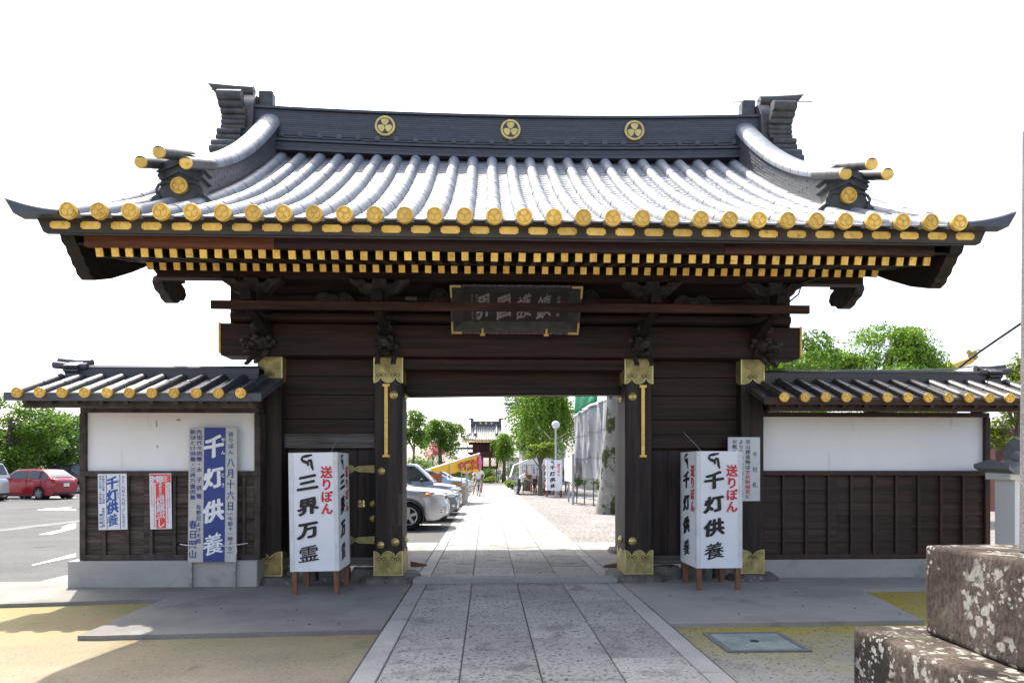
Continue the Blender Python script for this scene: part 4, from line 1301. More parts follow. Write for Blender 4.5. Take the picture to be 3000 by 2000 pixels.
wr = wing('right wing wall with white plaster and dark brown clapboards, roofed in brown tiles', 1, 3.90, 7.30, 3.66, 7.75, 9.78, 3.905, 14, .277, 0, TILEB, CLAPR, CLAPF, .262, 4.26, .332, .12, 2.495, 2.84, 8.9)
# stains and small chips on the left plaster
ORG[0] = Vector(wl.location)
for px, py, a_, b_ in ((459, 1241, .012, .045), (523, 1230, .035, .012), (461, 1308, .012, .02)):
    p = P(px, py, 9.31)
    m = MB(); m.ball((p.x, 9.309, p.z), (a_, .003, b_), 8, 5, .3, seed=px)
    m.build('plaster_chip', [mat('chip', (.42, .40, .37), .9)], wl)
# conduit clipped along the right wing's ridge
cp = [P(2300, 1095, 9.7) + Vector((0, -.1, .04))] + [P(x, y, 9.7) for x, y in ((2400, 1088), (2490, 1084), (2650, 1085), (2790, 1080), (2860, 1072), (2900, 1090))]
cd = tag(MB().tube(cp, .011, 6).build('conduit', [CABLEG]), 'thin grey conduit running along the right wing wall ridge', 'conduit')
cb = MB().tube([P(2806, 1079, 9.72), P(2830, 1060, 9.6), P(2870, 1030, 9.3), P(2925, 992, 8.8), P(2990, 948, 8.3), P(3120, 870, 7.5)], .016, 6).build('overhead_cable', [CABLE])
tag(cb, 'black overhead cable rising from the right wing ridge to the upper right', 'cable')
# the neighbouring low wall with a tiled coping at the right edge
nw = thing('neighbour_wall', 'low white rendered wall with grey tiled coping at the right edge', 'wall', (7.2, 8.75, 0))
x0 = P(2913, 1500, 8.96).x
MB().box(x0, 9.5, 8.6, 8.95, -.07, 1.42).build('wall_body', [PLASTER], nw)
MB().box(x0 - .10, 9.6, 8.55, 9.0, 1.42, 1.52).build('coping_slab', [PLASTER], nw, bevel=.01)
GT = mat('grey_coping_tile', (.16, .165, .175), .5, var=.2, scale=6, rand=.1, bump=.1, bscale=40)
for k in range(7):
    rg = []
    for q in range(8):
        s = q / 7
        x = x0 - .22 + k * .28 + .30 * s
        zz = 1.60 + .035 * math.cos(s * 2 * math.pi + .6)
        rg.append([(x, 8.42, zz - .075), (x, 8.42, zz - .02), (x, 8.72, zz + .06), (x, 9.05, zz), (x, 9.05, zz - .05)])
    MB().loft(rg, True, True, True).build('coping_tile', [GT], nw)
    MB().lathe([(.045, .03), (.045, -.01), (.03, -.015), (.0001, -.015)], (x0 - .0 + k * .28, 8.415, 1.565), 'y', 12).build('coping_disc', [GT], nw)
for k in range(3):
    MB().box(x0 + .20, 9.5, 8.63 + .01 * k, 8.87 - .01 * k, 1.66 + .05 * k, 1.705 + .05 * k).build('ridge_course', [GT], nw, bevel=.006)
MB().tube([(x0 + .20, 8.75, 1.84), (9.5, 8.75, 1.84)], .08, 12).build('ridge_cap', [GT], nw)
MB().prism([(8.75 + p, 1.62 + q) for p, q in mirror_pts([(0, 0), (.20, 0), (.23, .05), (.17, .10), (.16, .22), (.10, .32), (0, .36)])], 'yz', x0 + .10, x0 + .20).build('ridge_end', [GT], nw, bevel=.015)
MB().ball((x0 + .06, 8.66, 1.70), (.05, .10, .10), 10, 7).build('ridge_end_knob', [GT], nw)
# =================================================================== LANTERNS, SIGNS, POSTERS
def lantern(label, p, w, d, zb, zt, main, rows, rz, side_first, sc=1., tilt=0.):
    L = thing('box_lantern', label, 'lantern', (p[0], p[1], 0), rz, 'white box lanterns on wooden legs')
    if tilt:
        L.rotation_euler = (0, tilt, rz)
    L.scale = (sc, sc, sc)
    def lb(mb, name, m, parent=L, **kw):
        return mb.build(name, m, parent, org=(0, 0, 0), **kw)
    for sx in (-1, 1):
        for sy in (-1, 1):
            lb(MB().box(sx * (w / 2 - .045) - .03, sx * (w / 2 - .045) + .03, sy * (d / 2 - .045) - .03, sy * (d / 2 - .045) + .03, 0, zb + .01), 'leg', [LEGW], bevel=.004)
    body = lb(MB().box(-w / 2 + .012, w / 2 - .012, -d / 2 + .012, d / 2 - .012, zb + .02, zt - .01), 'core', [PAPER])
    tr = .055
    faces = {'front': Face((0, -d / 2, (zb + zt) / 2), (1, 0, 0), (0, 0, 1)), 'right': Face((w / 2, 0, (zb + zt) / 2), (0, 1, 0), (0, 0, 1)),
             'left': Face((-w / 2, 0, (zb + zt) / 2), (0, -1, 0), (0, 0, 1)), 'back': Face((0, d / 2, (zb + zt) / 2), (-1, 0, 0), (0, 0, 1))}
    for nm, f in faces.items():
        fw = w if nm in ('front', 'back') else d
        m = MB()
        hh = (zt - zb) / 2
        # slightly wavy sheet between corner strips
        nx, nz = 6, 10
        pts = []
        for j in range(nz + 1):
            for i in range(nx + 1):
                u, v = -fw / 2 + fw * i / nx, -hh + 2 * hh * j / nz
                dd = -.004 + .003 * math.sin(u * 9 + j * .8) * math.sin(v * 4 + 1)
                if i in (0, nx) or j in (0, nz):
                    dd = -.001
                q = f.O + f.ex * u + f.ey * v + f.n * dd
                pts.append(q)
        m.add(pts, [(j * (nx + 1) + i, j * (nx + 1) + i + 1, (j + 1) * (nx + 1) + i + 1, (j + 1) * (nx + 1) + i) for j in range(nz) for i in range(nx)], True)
        sh = lb(m, 'sheet', [PAPER], fixn=False)
        s = MB()
        for e in (-1, 1):
            s.add([f.O + f.ex * (e * fw / 2) + f.ey * (-hh) + f.n * .001, f.O + f.ex * (e * (fw / 2 - tr)) + f.ey * (-hh) + f.n * .002, f.O + f.ex * (e * (fw / 2 - tr)) + f.ey * hh + f.n * .002, f.O + f.ex * (e * fw / 2) + f.ey * hh + f.n * .001], [(0, 1, 2, 3)])
        lb(s, 'corner_tape', [mat('tape', (.66, .66, .66), .6, var=.1, scale=6)], sh, fixn=False)
        f.lift = .004
        blk, red = MB(), MB()
        H_ = zt - zb
        xm, xr = -.115 * fw, .27 * fw
        for ch, fy in zip('@' + main, rows):
            if ch == '@':
                f.char(blk, ch, xm, hh - fy * H_, .17 * H_ / 1.48, .205 * H_ / 1.48)
            else:
                f.char(blk, ch, xm, hh - fy * H_, .262 * H_ / 1.48, .215 * H_ / 1.48, bold=.05, brush=True)
        f.column(red, '送りぼん', xr, hh - .115 * H_, hh - .525 * H_, .15 * H_ / 1.48, .155 * H_ / 1.48, bold=.036)
        lb(blk, 'main_lettering', [BLACK], sh, fixn=False, kind='stuff'); lb(red, 'red_lettering', [RED], sh, fixn=False, kind='stuff')
    return L
def wire(L, pts):
    MB().tube(pts, .004, 5).build('tie_wire', [STEELP], L, org=(0, 0, 0))
p = G(922, 1742)
R4 = (.085, .25, .45, .65, .85)
la = lantern('white box lantern with black 三界万霊 writing standing before the left bay', (p.x, p.y + .36, 0), .605, .68, .29, 1.765, '三界万霊', R4, 0, 1, tilt=R(-.9))
wire(la, [(.20, -.25, 1.76), (.215, -.1, 1.86), (.225, .1, 1.97)])
p = G(2108, 1729)
lb_ = lantern('white box lantern with black 千灯供養 writing standing before the right bay', (p.x, p.y + .36, 0), .60, .68, .285, 1.79, '千灯供養', R4, R(1.0), 1)
wire(lb_, [(-.22, -.30, 1.79), (-.27, -.1, 1.92), (-.32, .15, 2.06)])

# tall leaning signboard
def board_face(O, w, h, lean, name, label, cat, m, thick=.03, rz=0., roll=0., group=None):
    "a board whose lower edge middle is O, leaning back by lean"
    t = thing(name, label, cat, O, rz, group)
    t.rotation_euler = (-lean, roll, rz)
    MB().box(-w / 2, w / 2, 0, thick, 0, h).build('board', [m], t, org=(0, 0, 0), bevel=.002)
    return t, Face((0, 0, h / 2), (1, 0, 0), (0, 0, 1))
O = P(621, 1646, 9.135)
h_ = P(621, 1251, 9.17).z - O.z
t, f = board_face(O, .628, h_, R(1.2), 'signboard', 'tall grey and blue signboard with white 千灯供養 leaning on the left wing wall', 'signboard', BOARDG, .035)
for sx in (-1, 1):
    MB().box(sx * .285 - .02, sx * .285 + .02, .008, .04, -O.z + .003, -.0005).build('leg', [mat('board_leg', (.34, .33, .31), .7, var=.3, scale=8)], t, org=(0, 0, 0))
hh = h_ / 2
m = MB(); f.rect(m, -.115, .165, -hh + .004, hh - .004); m.build('blue_band', [BLUE], t, org=(0, 0, 0), fixn=False)
f.lift = .0045
wt, bl = MB(), MB()
for ch, fy in zip('千灯供養', (.145, .375, .62, .865)):
    f.char(wt, ch, .015, hh - fy * h_, .27, .29, bold=.05, brush=True)
for ch, fy in zip('せんとう', (.092, .187, .355, .43)):
    f.char(wt, ch, .135, hh - fy * h_, .055, .06, bold=.03)
wt.build('white_lettering', [mat('sign_white', (.78, .80, .82), .5, var=.05)], t, org=(0, 0, 0), fixn=False, kind='stuff')
top = lambda a: hh - a * h_
f.column(bl, '先祖代々供養・水', -.175, top(.015), top(.335), .082, bold=.016)
f.column(bl, '子供養', -.175, top(.36), top(.54), .078, .075, bold=.016)
f.column(bl, '佐野厄よけ大師', -.178, top(.57), top(.865), .066, bold=.014)
f.column(bl, '新ほとけ供養・三界万霊供養', -.258, top(.015), top(.54), .082, bold=.016)
f.column(bl, '春日岡山', -.250, top(.685), top(.975), .105, .115, bold=.02)
f.column(bl, '送りぼん', .235, top(.03), top(.205), .072, bold=.012)
f.column(bl, '八月十六日', .235, top(.22), top(.625), .10, .125, bold=.018)
f.column(bl, '午前十一時より', .235, top(.66), top(.92), .07, bold=.014)
for q, s in ((.645, 1), (.925, -1)):
    yy = top(q)
    m_pts = [(.235 + .035 * math.cos(R(a)), yy + s * (.018 * math.sin(R(a)) - .01)) for a in range(20, 161, 20)]
    bl.tube([f.at(x, y, .001) for x, y in m_pts], .003, 4)
bl.build('blue_lettering', [BLUE], t, org=(0, 0, 0), fixn=False, kind='stuff')
MB().tube([(-.46, .1, .23), (-.3, -.008, .222), (.0, -.008, .205), (.31, -.008, .225), (.43, .1, .24)], .006, 5).tube([(.305, -.01, .225), (.325, -.014, .15), (.315, -.012, .11)], .006, 5).build('string', [WHITEP], t, org=(0, 0, 0))

WPOST = mat('poster_white', (.74, .76, .80), .45, var=.04, scale=4)
O = P(331, 1551, 9.24)
h_ = P(331, 1387, 9.24).z - O.z
t, f = board_face(O, .375, h_, 0, 'poster', 'white poster with large blue 千灯供養 characters on the left clapboards', 'poster', WPOST, .012, roll=R(-.9))
hh = h_ / 2; top = lambda a: hh - a * h_
bl, b2 = MB(), MB()
for x in (-.075, .10):
    f.rect(b2, x - .004, x + .004, -hh + .01, hh - .01)
for ch, fy in zip('千灯供養', (.165, .385, .60, .825)):
    f.char(bl, ch, .0, hh - fy * h_, .155, .165, bold=.05, brush=True)
for ch, fy in zip('せんとう', (.135, .205, .355, .425)):
    f.char(bl, ch, .075, hh - fy * h_, .036, .036, bold=.02)
bl.build('large_lettering', [BLUE2], t, org=(0, 0, 0), fixn=False, kind='stuff')
f.column(b2, '先祖代々供養・水子供養', -.115, top(.03), top(.53), .036, bold=.01)
f.column(b2, '佐野厄よけ大師', -.12, top(.60), top(.95), .036, bold=.012)
f.column(b2, '新ほとけ供養・三界万霊供養', -.155, top(.03), top(.54), .036, bold=.01)
f.column(b2, '春日岡山', -.155, top(.70), top(.97), .042, .04, bold=.016)
f.column(b2, '送りぼん', .142, top(.04), top(.19), .032, bold=.01)
f.column(b2, '八月十六日', .142, top(.21), top(.57), .05, bold=.02)
f.column(b2, '（月）午前九時より', .142, top(.58), top(.97), .036, bold=.01)
b2.build('small_lettering', [BLUE], t, org=(0, 0, 0), fixn=False, kind='stuff')
O = P(472, 1549, 9.24)
h_ = P(470, 1386, 9.24).z - O.z
t, f = board_face(O, .285, h_, 0, 'poster', 'red and white poster headed 8月18日 on the left clapboards', 'poster', WPOST, .008, roll=R(-1.0))
PRED = mat('poster_red', (.78, .055, .04), .5, var=.06)
hh = h_ / 2; top = lambda a: hh - a * h_
rd, wt, r2 = MB(), MB(), MB()
f.rect(rd, -.135, .135, top(.165), top(.015)); f.rect(rd, -.06, .065, top(.985), top(.172))
rd.build('red_field', [PRED], t, org=(0, 0, 0), fixn=False)
f.lift = .0045
for ch, x, s in (('8', -.10, .11), ('月', -.06, .06), ('1', -.025, .11), ('8', .012, .11), ('日', .058, .075)):
    f.char(wt, ch, x + (.02 if ch in '18' else 0), top(.095), s, s * 1.1, bold=.035)
f.column(wt, '午後7時より', .105, top(.025), top(.15), .022)
for ch, fy, s in zip('みたままつり燈籠流し', (.205, .245, .28, .315, .35, .39, .475, .60, .735, .89), (.05, .045, .045, .045, .045, .045, .115, .12, .12, .11)):
    f.char(wt, ch, .003, top(fy), s, s * 1.1, bold=.03, brush=True)
wt.build('white_lettering', [WPOST], t, org=(0, 0, 0), fixn=False, kind='stuff')
f.lift = .0035
f.column(r2, '春日岡山大花火大会灯籠秋山川畔主催佐野観光協会', -.082, top(.19), top(.97), .022)
f.column(r2, '交通規制当日会場周辺', -.115, top(.19), top(.6), .022)
f.column(r2, '会場秋山川河川敷供養灯籠奉納受付案内所', .09, top(.19), top(.9), .02)
f.column(r2, '雨天順延お問合せ先', .115, top(.19), top(.62), .02)
r2.build('red_lettering', [PRED], t, org=(0, 0, 0), fixn=False, kind='stuff')

# notice on the right outer pillar
O = P(2180, 1467, 9.46)
h_ = P(2180, 1280, 9.46).z - O.z
t, f = board_face(O, .455, h_, 0, 'notice_board', 'pale notice with black and red vertical writing on the right outer pillar', 'notice', mat('notice_white', (.62, .64, .66), .5, var=.06, scale=3), .02)
hh = h_ / 2; top = lambda a: hh - a * h_
bk_, rd = MB(), MB()
for ch, fy in zip('千社札', (.275, .505, .745)):
    f.char(bk_, ch, .155, top(fy), .075, .08, bold=.016)
f.column(bk_, '当山建造物は', .052, top(.03), top(.51), .075, bold=.02)
f.column(rd, '文化財指定', .052, top(.51), top(.89), .075, bold=.024)
f.column(bk_, 'に', .052, top(.89), top(.965), .07, bold=.02)
f.column(bk_, 'より千社札を貼ることは', -.042, top(.03), top(.93), .07, bold=.02)
f.column(bk_, 'お断り致します', -.135, top(.03), top(.6), .07, bold=.02)
bk_.build('black_lettering', [mat('ink_grey', (.06, .065, .07), .6)], t, org=(0, 0, 0), fixn=False, kind='stuff')
rd.build('red_lettering', [RED], t, org=(0, 0, 0), fixn=False, kind='stuff')
sc_ = MB()
for sx in (-1, 1):
    for sz in (-1, 1):
        sc_.ball((sx * .215, -.002, hh + sz * (hh - .015)), (.006, .003, .006), 6, 4)
sc_.build('screws', [STEELP], t, org=(0, 0, 0))

# =================================================================== STONE PEDESTAL AND STELE
PED = mat('lichen_stone', (.062, .048, .04), .92, var=.45, col2=(.11, .088, .074), scale=2.2, stretch=(1, 1, .6), fine=.4, fscale=45, bump=.9, bscale=30, spec=.15,
          spots=[((.022, .019, .017), 1.6, .54, .1), ((.10, .10, .07), 4.5, .6, .08), ((.15, .10, .05), 3, .68, .05)],
          dots=[((.33, .32, .28), 13, .40, 2.0, .50), ((.36, .35, .31), 26, .38, 3.0, .52), ((.27, .265, .23), 6, .38, 1.3, .56)])
STELE = mat('stele_granite', (.20, .195, .19), .9, spec=.1, var=.12, scale=3, fine=.3, fscale=90, bump=.4, bscale=80)
pdt = thing('stone_pedestal', 'two-tier weathered brown stone pedestal spotted with pale lichen at lower right', 'pedestal', (4.2, 3.4, 0))
def rough_block(name, x0, x1, y0, y1, z0, z1, seed, r=.05):
    me = bpy.data.meshes.new(name)
    bm = bmesh.new()
    bmesh.ops.create_cube(bm, size=1)
    for v in bm.verts:
        v.co = Vector(((x0 + x1) / 2 + v.co.x * (x1 - x0), (y0 + y1) / 2 + v.co.y * (y1 - y0), (z0 + z1) / 2 + v.co.z * (z1 - z0)))
    bmesh.ops.bevel(bm, geom=list(bm.edges), offset=r * .65, segments=3, profile=.6, affect='EDGES')
    bmesh.ops.subdivide_edges(bm, edges=[e for e in bm.edges if e.calc_length() > .3], cuts=9, use_grid_fill=True)
    from mathutils import noise
    for v in bm.verts:
        q = noise.noise_vector(v.co * 2.3 + Vector((seed, 0, 0))) * .012 + noise.noise_vector(v.co * 9 + Vector((seed, 3, 0))) * .005
        v.co += q
        v.co -= ORG[0]
    bm.to_mesh(me); bm.free()
    for p in me.polygons: p.use_smooth = True
    me.materials.append(PED)
    return place(me, name, pdt)
x_l = G(2499, 1832, .45).x; y_l = G(2499, 1832, .45).y
x_u = G(2706, 1858, .45).x; y_u = G(2706, 1858, .45).y
rough_block('lower_tier', x_l, x_l + 3.4, y_l - 3.2, y_l, -.06, .45, 1.)
rough_block('upper_tier', x_u, x_u + 2.7, y_u - 2.5, y_u, .455, 1.06, 5.)
x_s = P(2981, 1300, y_u - .45).x
st = thing('stone_stele', 'tall smooth grey granite stele standing on the lichen-covered pedestal', 'stele', (x_s + .4, y_u - .8, 1.055))
zt = P(2987, 362, y_u - .45).z
MB().prism([(x_s, 1.05), (x_s + .85, 1.05), (x_s + .83, zt - .05), (x_s + .78, zt), (x_s + .07, zt), (x_s + .02, zt - .05)], 'xz', y_u - 1.0, y_u - .45).build('shaft', [STELE], st, bevel=.02)
# =================================================================== TREES AND SHRUBS
BARK = mat('bark', (.10, .085, .07), .9, var=.4, scale=5, stretch=(1, 1, .4), bump=1., bscale=14, fine=.3, fscale=30)
BARKL = mat('mossy_bark', (.22, .21, .19), .9, var=.3, scale=4, stretch=(1, 1, .7), bump=.8, bscale=18, fine=.25, fscale=50,
            spots=[((.035, .045, .012), 1.6, .50, .04), ((.20, .17, .06), 3.0, .62, .06)])
LEAF_A = leafmat('fresh_leaf', (.085, .165, .02), (.20, .31, .045))
LEAF_B = leafmat('dark_leaf', (.03, .08, .016), (.09, .17, .03))
LEAF_C = leafmat('mid_leaf', (.055, .12, .018), (.14, .23, .035))
LEAF_Y = leafmat('yellow_green_leaf', (.09, .14, .02), (.20, .25, .04))
PINK = leafmat('pink_blossom', (.50, .14, .26), (.66, .28, .42), .25)
def leaf_mesh(name, pos, size, m, rng, up=.35, aspect=.55, down=False):
    "one small folded quad per leaf"
    n = len(pos)
    pos = np.asarray(pos, dtype=np.float64)
    d = rng.normal(size=(n, 3)); d[:, 2] = d[:, 2] * .6 - (.9 if down else .1)
    d /= np.linalg.norm(d, axis=1)[:, None]
    nn_ = rng.normal(size=(n, 3)); nn_[:, 2] = np.abs(nn_[:, 2]) + up
    s_ = np.cross(d, nn_); s_ /= np.linalg.norm(s_, axis=1)[:, None] + 1e-9
    L = size * rng.uniform(.6, 1.3, size=n)[:, None]
    a = pos - d * L * .5; b = pos + d * L * .5
    fold = np.cross(s_, d) * L * .10
    c1 = pos + s_ * L * aspect * .5 + fold; c2 = pos - s_ * L * aspect * .5 + fold
    v = np.stack([a, c1, b, c2], axis=1).reshape(-1, 3)
    me = bpy.data.meshes.new(name)
    me.vertices.add(4 * n); me.vertices.foreach_set('co', v.ravel())
    me.loops.add(4 * n); me.loops.foreach_set('vertex_index', np.arange(4 * n, dtype=np.int32))
    me.polygons.add(n); me.polygons.foreach_set('loop_start', np.arange(0, 4 * n, 4, dtype=np.int32))
    me.update(calc_edges=True)
    me.materials.append(m)
    return me
def crown_points(clumps, n, rng, shell=.55):
    "leaf places in clumps: dense near each clump's skin, thin inside"
    vol = np.array([c[3] * c[4] * c[5] for c in clumps]) ** .72
    k = rng.choice(len(clumps), size=n, p=vol / vol.sum())
    C = np.array(clumps)[k]
    d = rng.normal(size=(n, 3)); d /= np.linalg.norm(d, axis=1)[:, None]
    r = (shell + (1 - shell) * rng.random(n)) * (1 + .18 * rng.normal(size=n) * (rng.random(n) > .6))
    return C[:, :3] + d * C[:, 3:6] * r[:, None]
def clumpy(cx, cy, cz, rx, ry, rz, n, rng, size=.36):
    out = []
    for i in range(n):
        d = rng.normal(size=3); d /= np.linalg.norm(d)
        r = rng.uniform(.35, .95)
        s = size * rng.uniform(.6, 1.25)
        out.append((cx + d[0] * rx * r, cy + d[1] * ry * r, cz + d[2] * rz * r, rx * s, ry * s, rz * s * .8))
    return out
def tree(name, label, x, y, h, r0, clumps, nleaf, lsize, lm, seed, group=None, bark=BARK, lean=(0, 0), limbs=9, droop=0, top=None, z0=0., cat='tree'):
    t = thing(name, label, cat, (x, y, z0), 0, group)
    rng = np.random.default_rng(seed); rg = random.Random(seed)
    top = top or h * .8
    mb = MB()
    pth, rad = [], []
    for k in range(8):
        s = k / 7
        pth.append((lean[0] * s + .05 * math.sin(k * 1.7 + seed) * r0 * 6 * s, lean[1] * s + .05 * math.cos(k * 2.1 + seed) * r0 * 6 * s, -.1 + top * s))
        rad.append(r0 * (1.22 - .2 * min(1, s * 6) - .62 * s) + (.18 * r0 if k == 0 else 0))
    mb.tube(pth, rad, 10)
    mb.build('trunk', [bark], t, org=(0, 0, 0))
    lm_ = MB()
    pick = sorted(clumps, key=lambda c: -c[3])[:limbs]
    for c in pick:
        s = min(.97, max(.3, (c[2] - c[5] * .5) / top * .75))
        i = s * 7; a = Vector(pth[int(i)]).lerp(Vector(pth[min(7, int(i) + 1)]), i % 1)
        e = Vector(c[:3])
        m = a.lerp(e, .5) + Vector((rg.uniform(-.2, .2), rg.uniform(-.2, .2), .12 * (e - a).length))
        q = r0 * .34
        lm_.tube([a, a.lerp(m, .5), m, e], [q, q * .75, q * .55, q * .2], 6)
    lm_.build('limbs', [bark], t, org=(0, 0, 0), kind='stuff')
    pos = crown_points(clumps, nleaf, rng)
    if droop:
        # hanging sprays: strings of leaves falling from the outer crown
        st = crown_points(clumps, droop, rng, .8)
        out = []
        for p in st:
            d = np.array([p[0] - lean[0], p[1] - lean[1], 0.]); d /= np.linalg.norm(d) + 1e-6
            L = rng.uniform(.5, 1.9) * h / 8
            m = int(8 + 12 * L)
            for q in range(m):
                s = q / m
                out.append(p + d * L * .45 * math.sin(s * 1.6) + np.array([0, 0, .10 * L * math.sin(s * 3) - L * s * s]) + rng.normal(size=3) * lsize * .35)
        pos = np.concatenate([pos, np.array(out)])
    me = leaf_mesh('crown', pos, lsize, lm, rng, down=bool(droop))
    place(me, 'crown', t)
    return t
def shrub(name, label, x, y, rx, ry, h, n, ls, m, seed, z0=0., cat='shrub', group=None):
    rng = np.random.default_rng(seed)
    t = thing(name, label, cat, (x, y, z0), 0, group)
    cl = clumpy(0, 0, h * .5, rx, ry, h * .5, 9, rng, .5)
    pos = crown_points(cl, n, rng, .6)
    pos = pos[pos[:, 2] > .02]
    place(leaf_mesh('foliage', pos, ls, m, rng), 'foliage', t)
    mb = MB()
    for k in range(4):
        c = cl[k]
        mb.tube([(0, 0, -.05), (c[0] * .4, c[1] * .4, c[2] * .5), c[:3]], [.03, .02, .008], 5)
    mb.build('stems', [BARK], t, org=(0, 0, 0), kind='stuff')
    return t

def at(px, py, d):
    "place on the ground seen at column px, d metres out"
    u = (px - 1500) / F
    return (u * _c + _s) * d / (-u * _s + _c), d
rngT = np.random.default_rng(4)
# --- through the gate ---
x, y = at(1783, 0, 23.6)
cl = clumpy(0, 0, 7.2, 2.4, 2.4, 2.0, 14, np.random.default_rng(2), .42)
tree('plane_tree', 'thick mottled grey trunk with moss beside the right inner pillar', x, y, 9, .36, cl, 5000, .16, LEAF_A, 21, bark=BARKL, lean=(.25, 0), top=7.0)
x, y = at(1600, 0, 43.5)
cl = clumpy(-.1, 0, 6.0, 1.5, 1.5, 2.6, 20, np.random.default_rng(3), .42) + clumpy(.3, 0, 4.2, 1.3, 1.3, 1.2, 6, np.random.default_rng(33), .4)
tree('weeping_tree', 'tall bright green weeping tree rising above the white tent', x, y, 9.4, .27, cl, 4200, .17, LEAF_A, 5, droop=700, lean=(-.1, .2), top=7.4, group='weeping trees beyond the gate')
x, y = at(1545, 0, 48)
cl = clumpy(0, 0, 4.8, 2.6, 2.4, 3.0, 22, np.random.default_rng(6), .40)
tree('camphor_tree', 'dense dark green tree behind the white tent', x, y, 8.6, .28, cl, 9000, .20, LEAF_B, 6, lean=(.2, 0), top=6.5)
x, y = at(1583, 0, 39.5)
tree('young_tree', 'small yellow-green leafy tree beside the tent roof', x, y, 3.3, .16, clumpy(.1, 0, 2.55, 1.1, .9, .55, 9, np.random.default_rng(8), .45), 2200, .13, LEAF_Y, 8, top=2.5)
x, y = at(1477, 0, 76)
cl = clumpy(0, 0, 4.4, 1.05, 1.1, 1.0, 14, np.random.default_rng(9), .42) + clumpy(.1, 0, 3.4, 1.0, 1.0, .9, 5, np.random.default_rng(91), .42)
tree('weeping_tree', 'weeping green tree standing in front of the red bell tower', x, y, 5.9, .24, cl, 2600, .19, LEAF_A, 9, droop=420, top=4.9, group='weeping trees beyond the gate')
x, y = at(1290, 0, 55)
cl = clumpy(.1, 0, 4.7, 1.2, 1.2, 1.0, 14, np.random.default_rng(10), .42) + clumpy(.9, 0, 3.5, .8, .9, 1.1, 6, np.random.default_rng(92), .42)
tree('weeping_tree', 'weeping tree with bare trunk left of the yellow banner', x, y, 6.6, .22, cl, 3000, .18, LEAF_C, 10, droop=360, top=4.9, group='weeping trees beyond the gate')
x, y = at(1207, 0, 46)
cl = clumpy(.0, 0, 4.4, 1.0, 1.0, 1.0, 9, np.random.default_rng(12), .45) + clumpy(.1, 0, 3.3, .8, .8, .6, 4, np.random.default_rng(93), .45)
tree('slender_tree', 'slender young tree next to the left inner pillar', x, y, 5.4, .10, cl, 2300, .17, LEAF_C, 12, droop=90, top=4.4, lean=(.2, 0))
x, y = at(1268, 0, 66)
cl = clumpy(0, 0, 3.5, 1.6, 1.3, 1.2, 12, np.random.default_rng(13), .42)
tree('crape_myrtle', 'small tree covered in pink blossom beyond the car park', x, y, 4.6, .10, cl, 2600, .2, PINK, 13, top=3.2)
for k, (px, d, rx, h, m) in enumerate(((1215, 52, 1.6, 2.5, LEAF_C), (1250, 54, 1.5, 2.3, LEAF_Y), (1300, 60, 2.2, 2.6, LEAF_B), (1332, 62, 2.0, 2.3, LEAF_C))):
    x, y = at(px, 0, d)
    shrub('bush', ['rounded green bush beside the left inner pillar view', 'yellow-green bush below the pink blossom', 'dark green bush under the weeping tree trunk', 'mid green bush left of the bell tower foot'][k], x, y, rx, 1.2, h, 1500, .2, m, 30 + k, group='bushes beyond the car park')
for k, (px, d, rx, h, m, lab) in enumerate(((1422, 76, 1.6, 1.9, LEAF_B, 'dark clipped bush at the foot of the bell tower'), (1446, 75, 1.4, 1.7, LEAF_C, 'green bush between the walking man and the bell tower'), (1506, 82, 1.7, 2.0, LEAF_B, 'dark bush right of the walking man'), (1434, 72, .7, .7, LEAF_Y, 'low rounded yellow-green bush at the end of the path'), (1500, 52, .6, .75, LEAF_Y, 'low bright bush beside the tent table'), (1690, 40, 1.0, 2.3, LEAF_C, 'leafy bush behind the standing notice board'), (1760, 30.5, .8, 1.6, LEAF_Y, 'leafy bush behind the tarpaulin foot'))):
    x, y = at(px, 0, d)
    shrub('bush', lab, x, y, rx, 1.0, h, 1300, .16, m, 50 + k, group='bushes by the court')
# --- above the right wing wall ---
x, y = at(2560, 0, 21)
cl = clumpy(.45, 0, 5.45, .85, .8, .55, 10, np.random.default_rng(14), .50) + clumpy(-.75, 0, 5.05, 1.0, .9, .45, 10, np.random.default_rng(94), .48) + clumpy(1.2, 0, 5.0, .6, .7, .55, 6, np.random.default_rng(95), .50) + clumpy(.1, 0, 4.3, 1.7, 1.2, .7, 10, np.random.default_rng(96), .48)
tree('weeping_tree', 'broad bright green weeping tree above the right wing roof', x, y, 6.6, .28, cl, 6500, .09, LEAF_A, 15, droop=1700, lean=(.4, 0), top=5.2, group='weeping trees beyond the gate')
x, y = at(2270, 0, 19)
cl = clumpy(0, 0, 4.6, 1.0, 1.2, 1.1, 12, np.random.default_rng(16), .42) + clumpy(.2, 0, 3.9, 1.1, 1.1, .7, 6, np.random.default_rng(17), .42)
tree('weeping_tree', 'leafy tree half hidden behind the right beam end of the gate', x, y, 5.9, .2, cl, 2600, .115, LEAF_C, 17, droop=520, top=5.0, group='weeping trees beyond the gate')
x, y = at(2985, 0, 15.5)
cl = clumpy(0, 0, 3.2, .75, .8, 1.0, 10, np.random.default_rng(18), .38) + clumpy(-.2, 0, 2.3, .75, .7, .6, 6, np.random.default_rng(19), .4)
tree('garden_tree', 'pruned garden tree with bare branch ends at the right edge', x, y, 4.3, .12, cl, 4200, .10, LEAF_Y, 19, top=3.9, limbs=12)
x, y = at(2600, 0, 30)
shrub('hedge', 'green hedge seen through the slit under the right wing roof', x, y, 4.5, 1.0, 3.2, 3500, .2, LEAF_C, 71, cat='hedge')
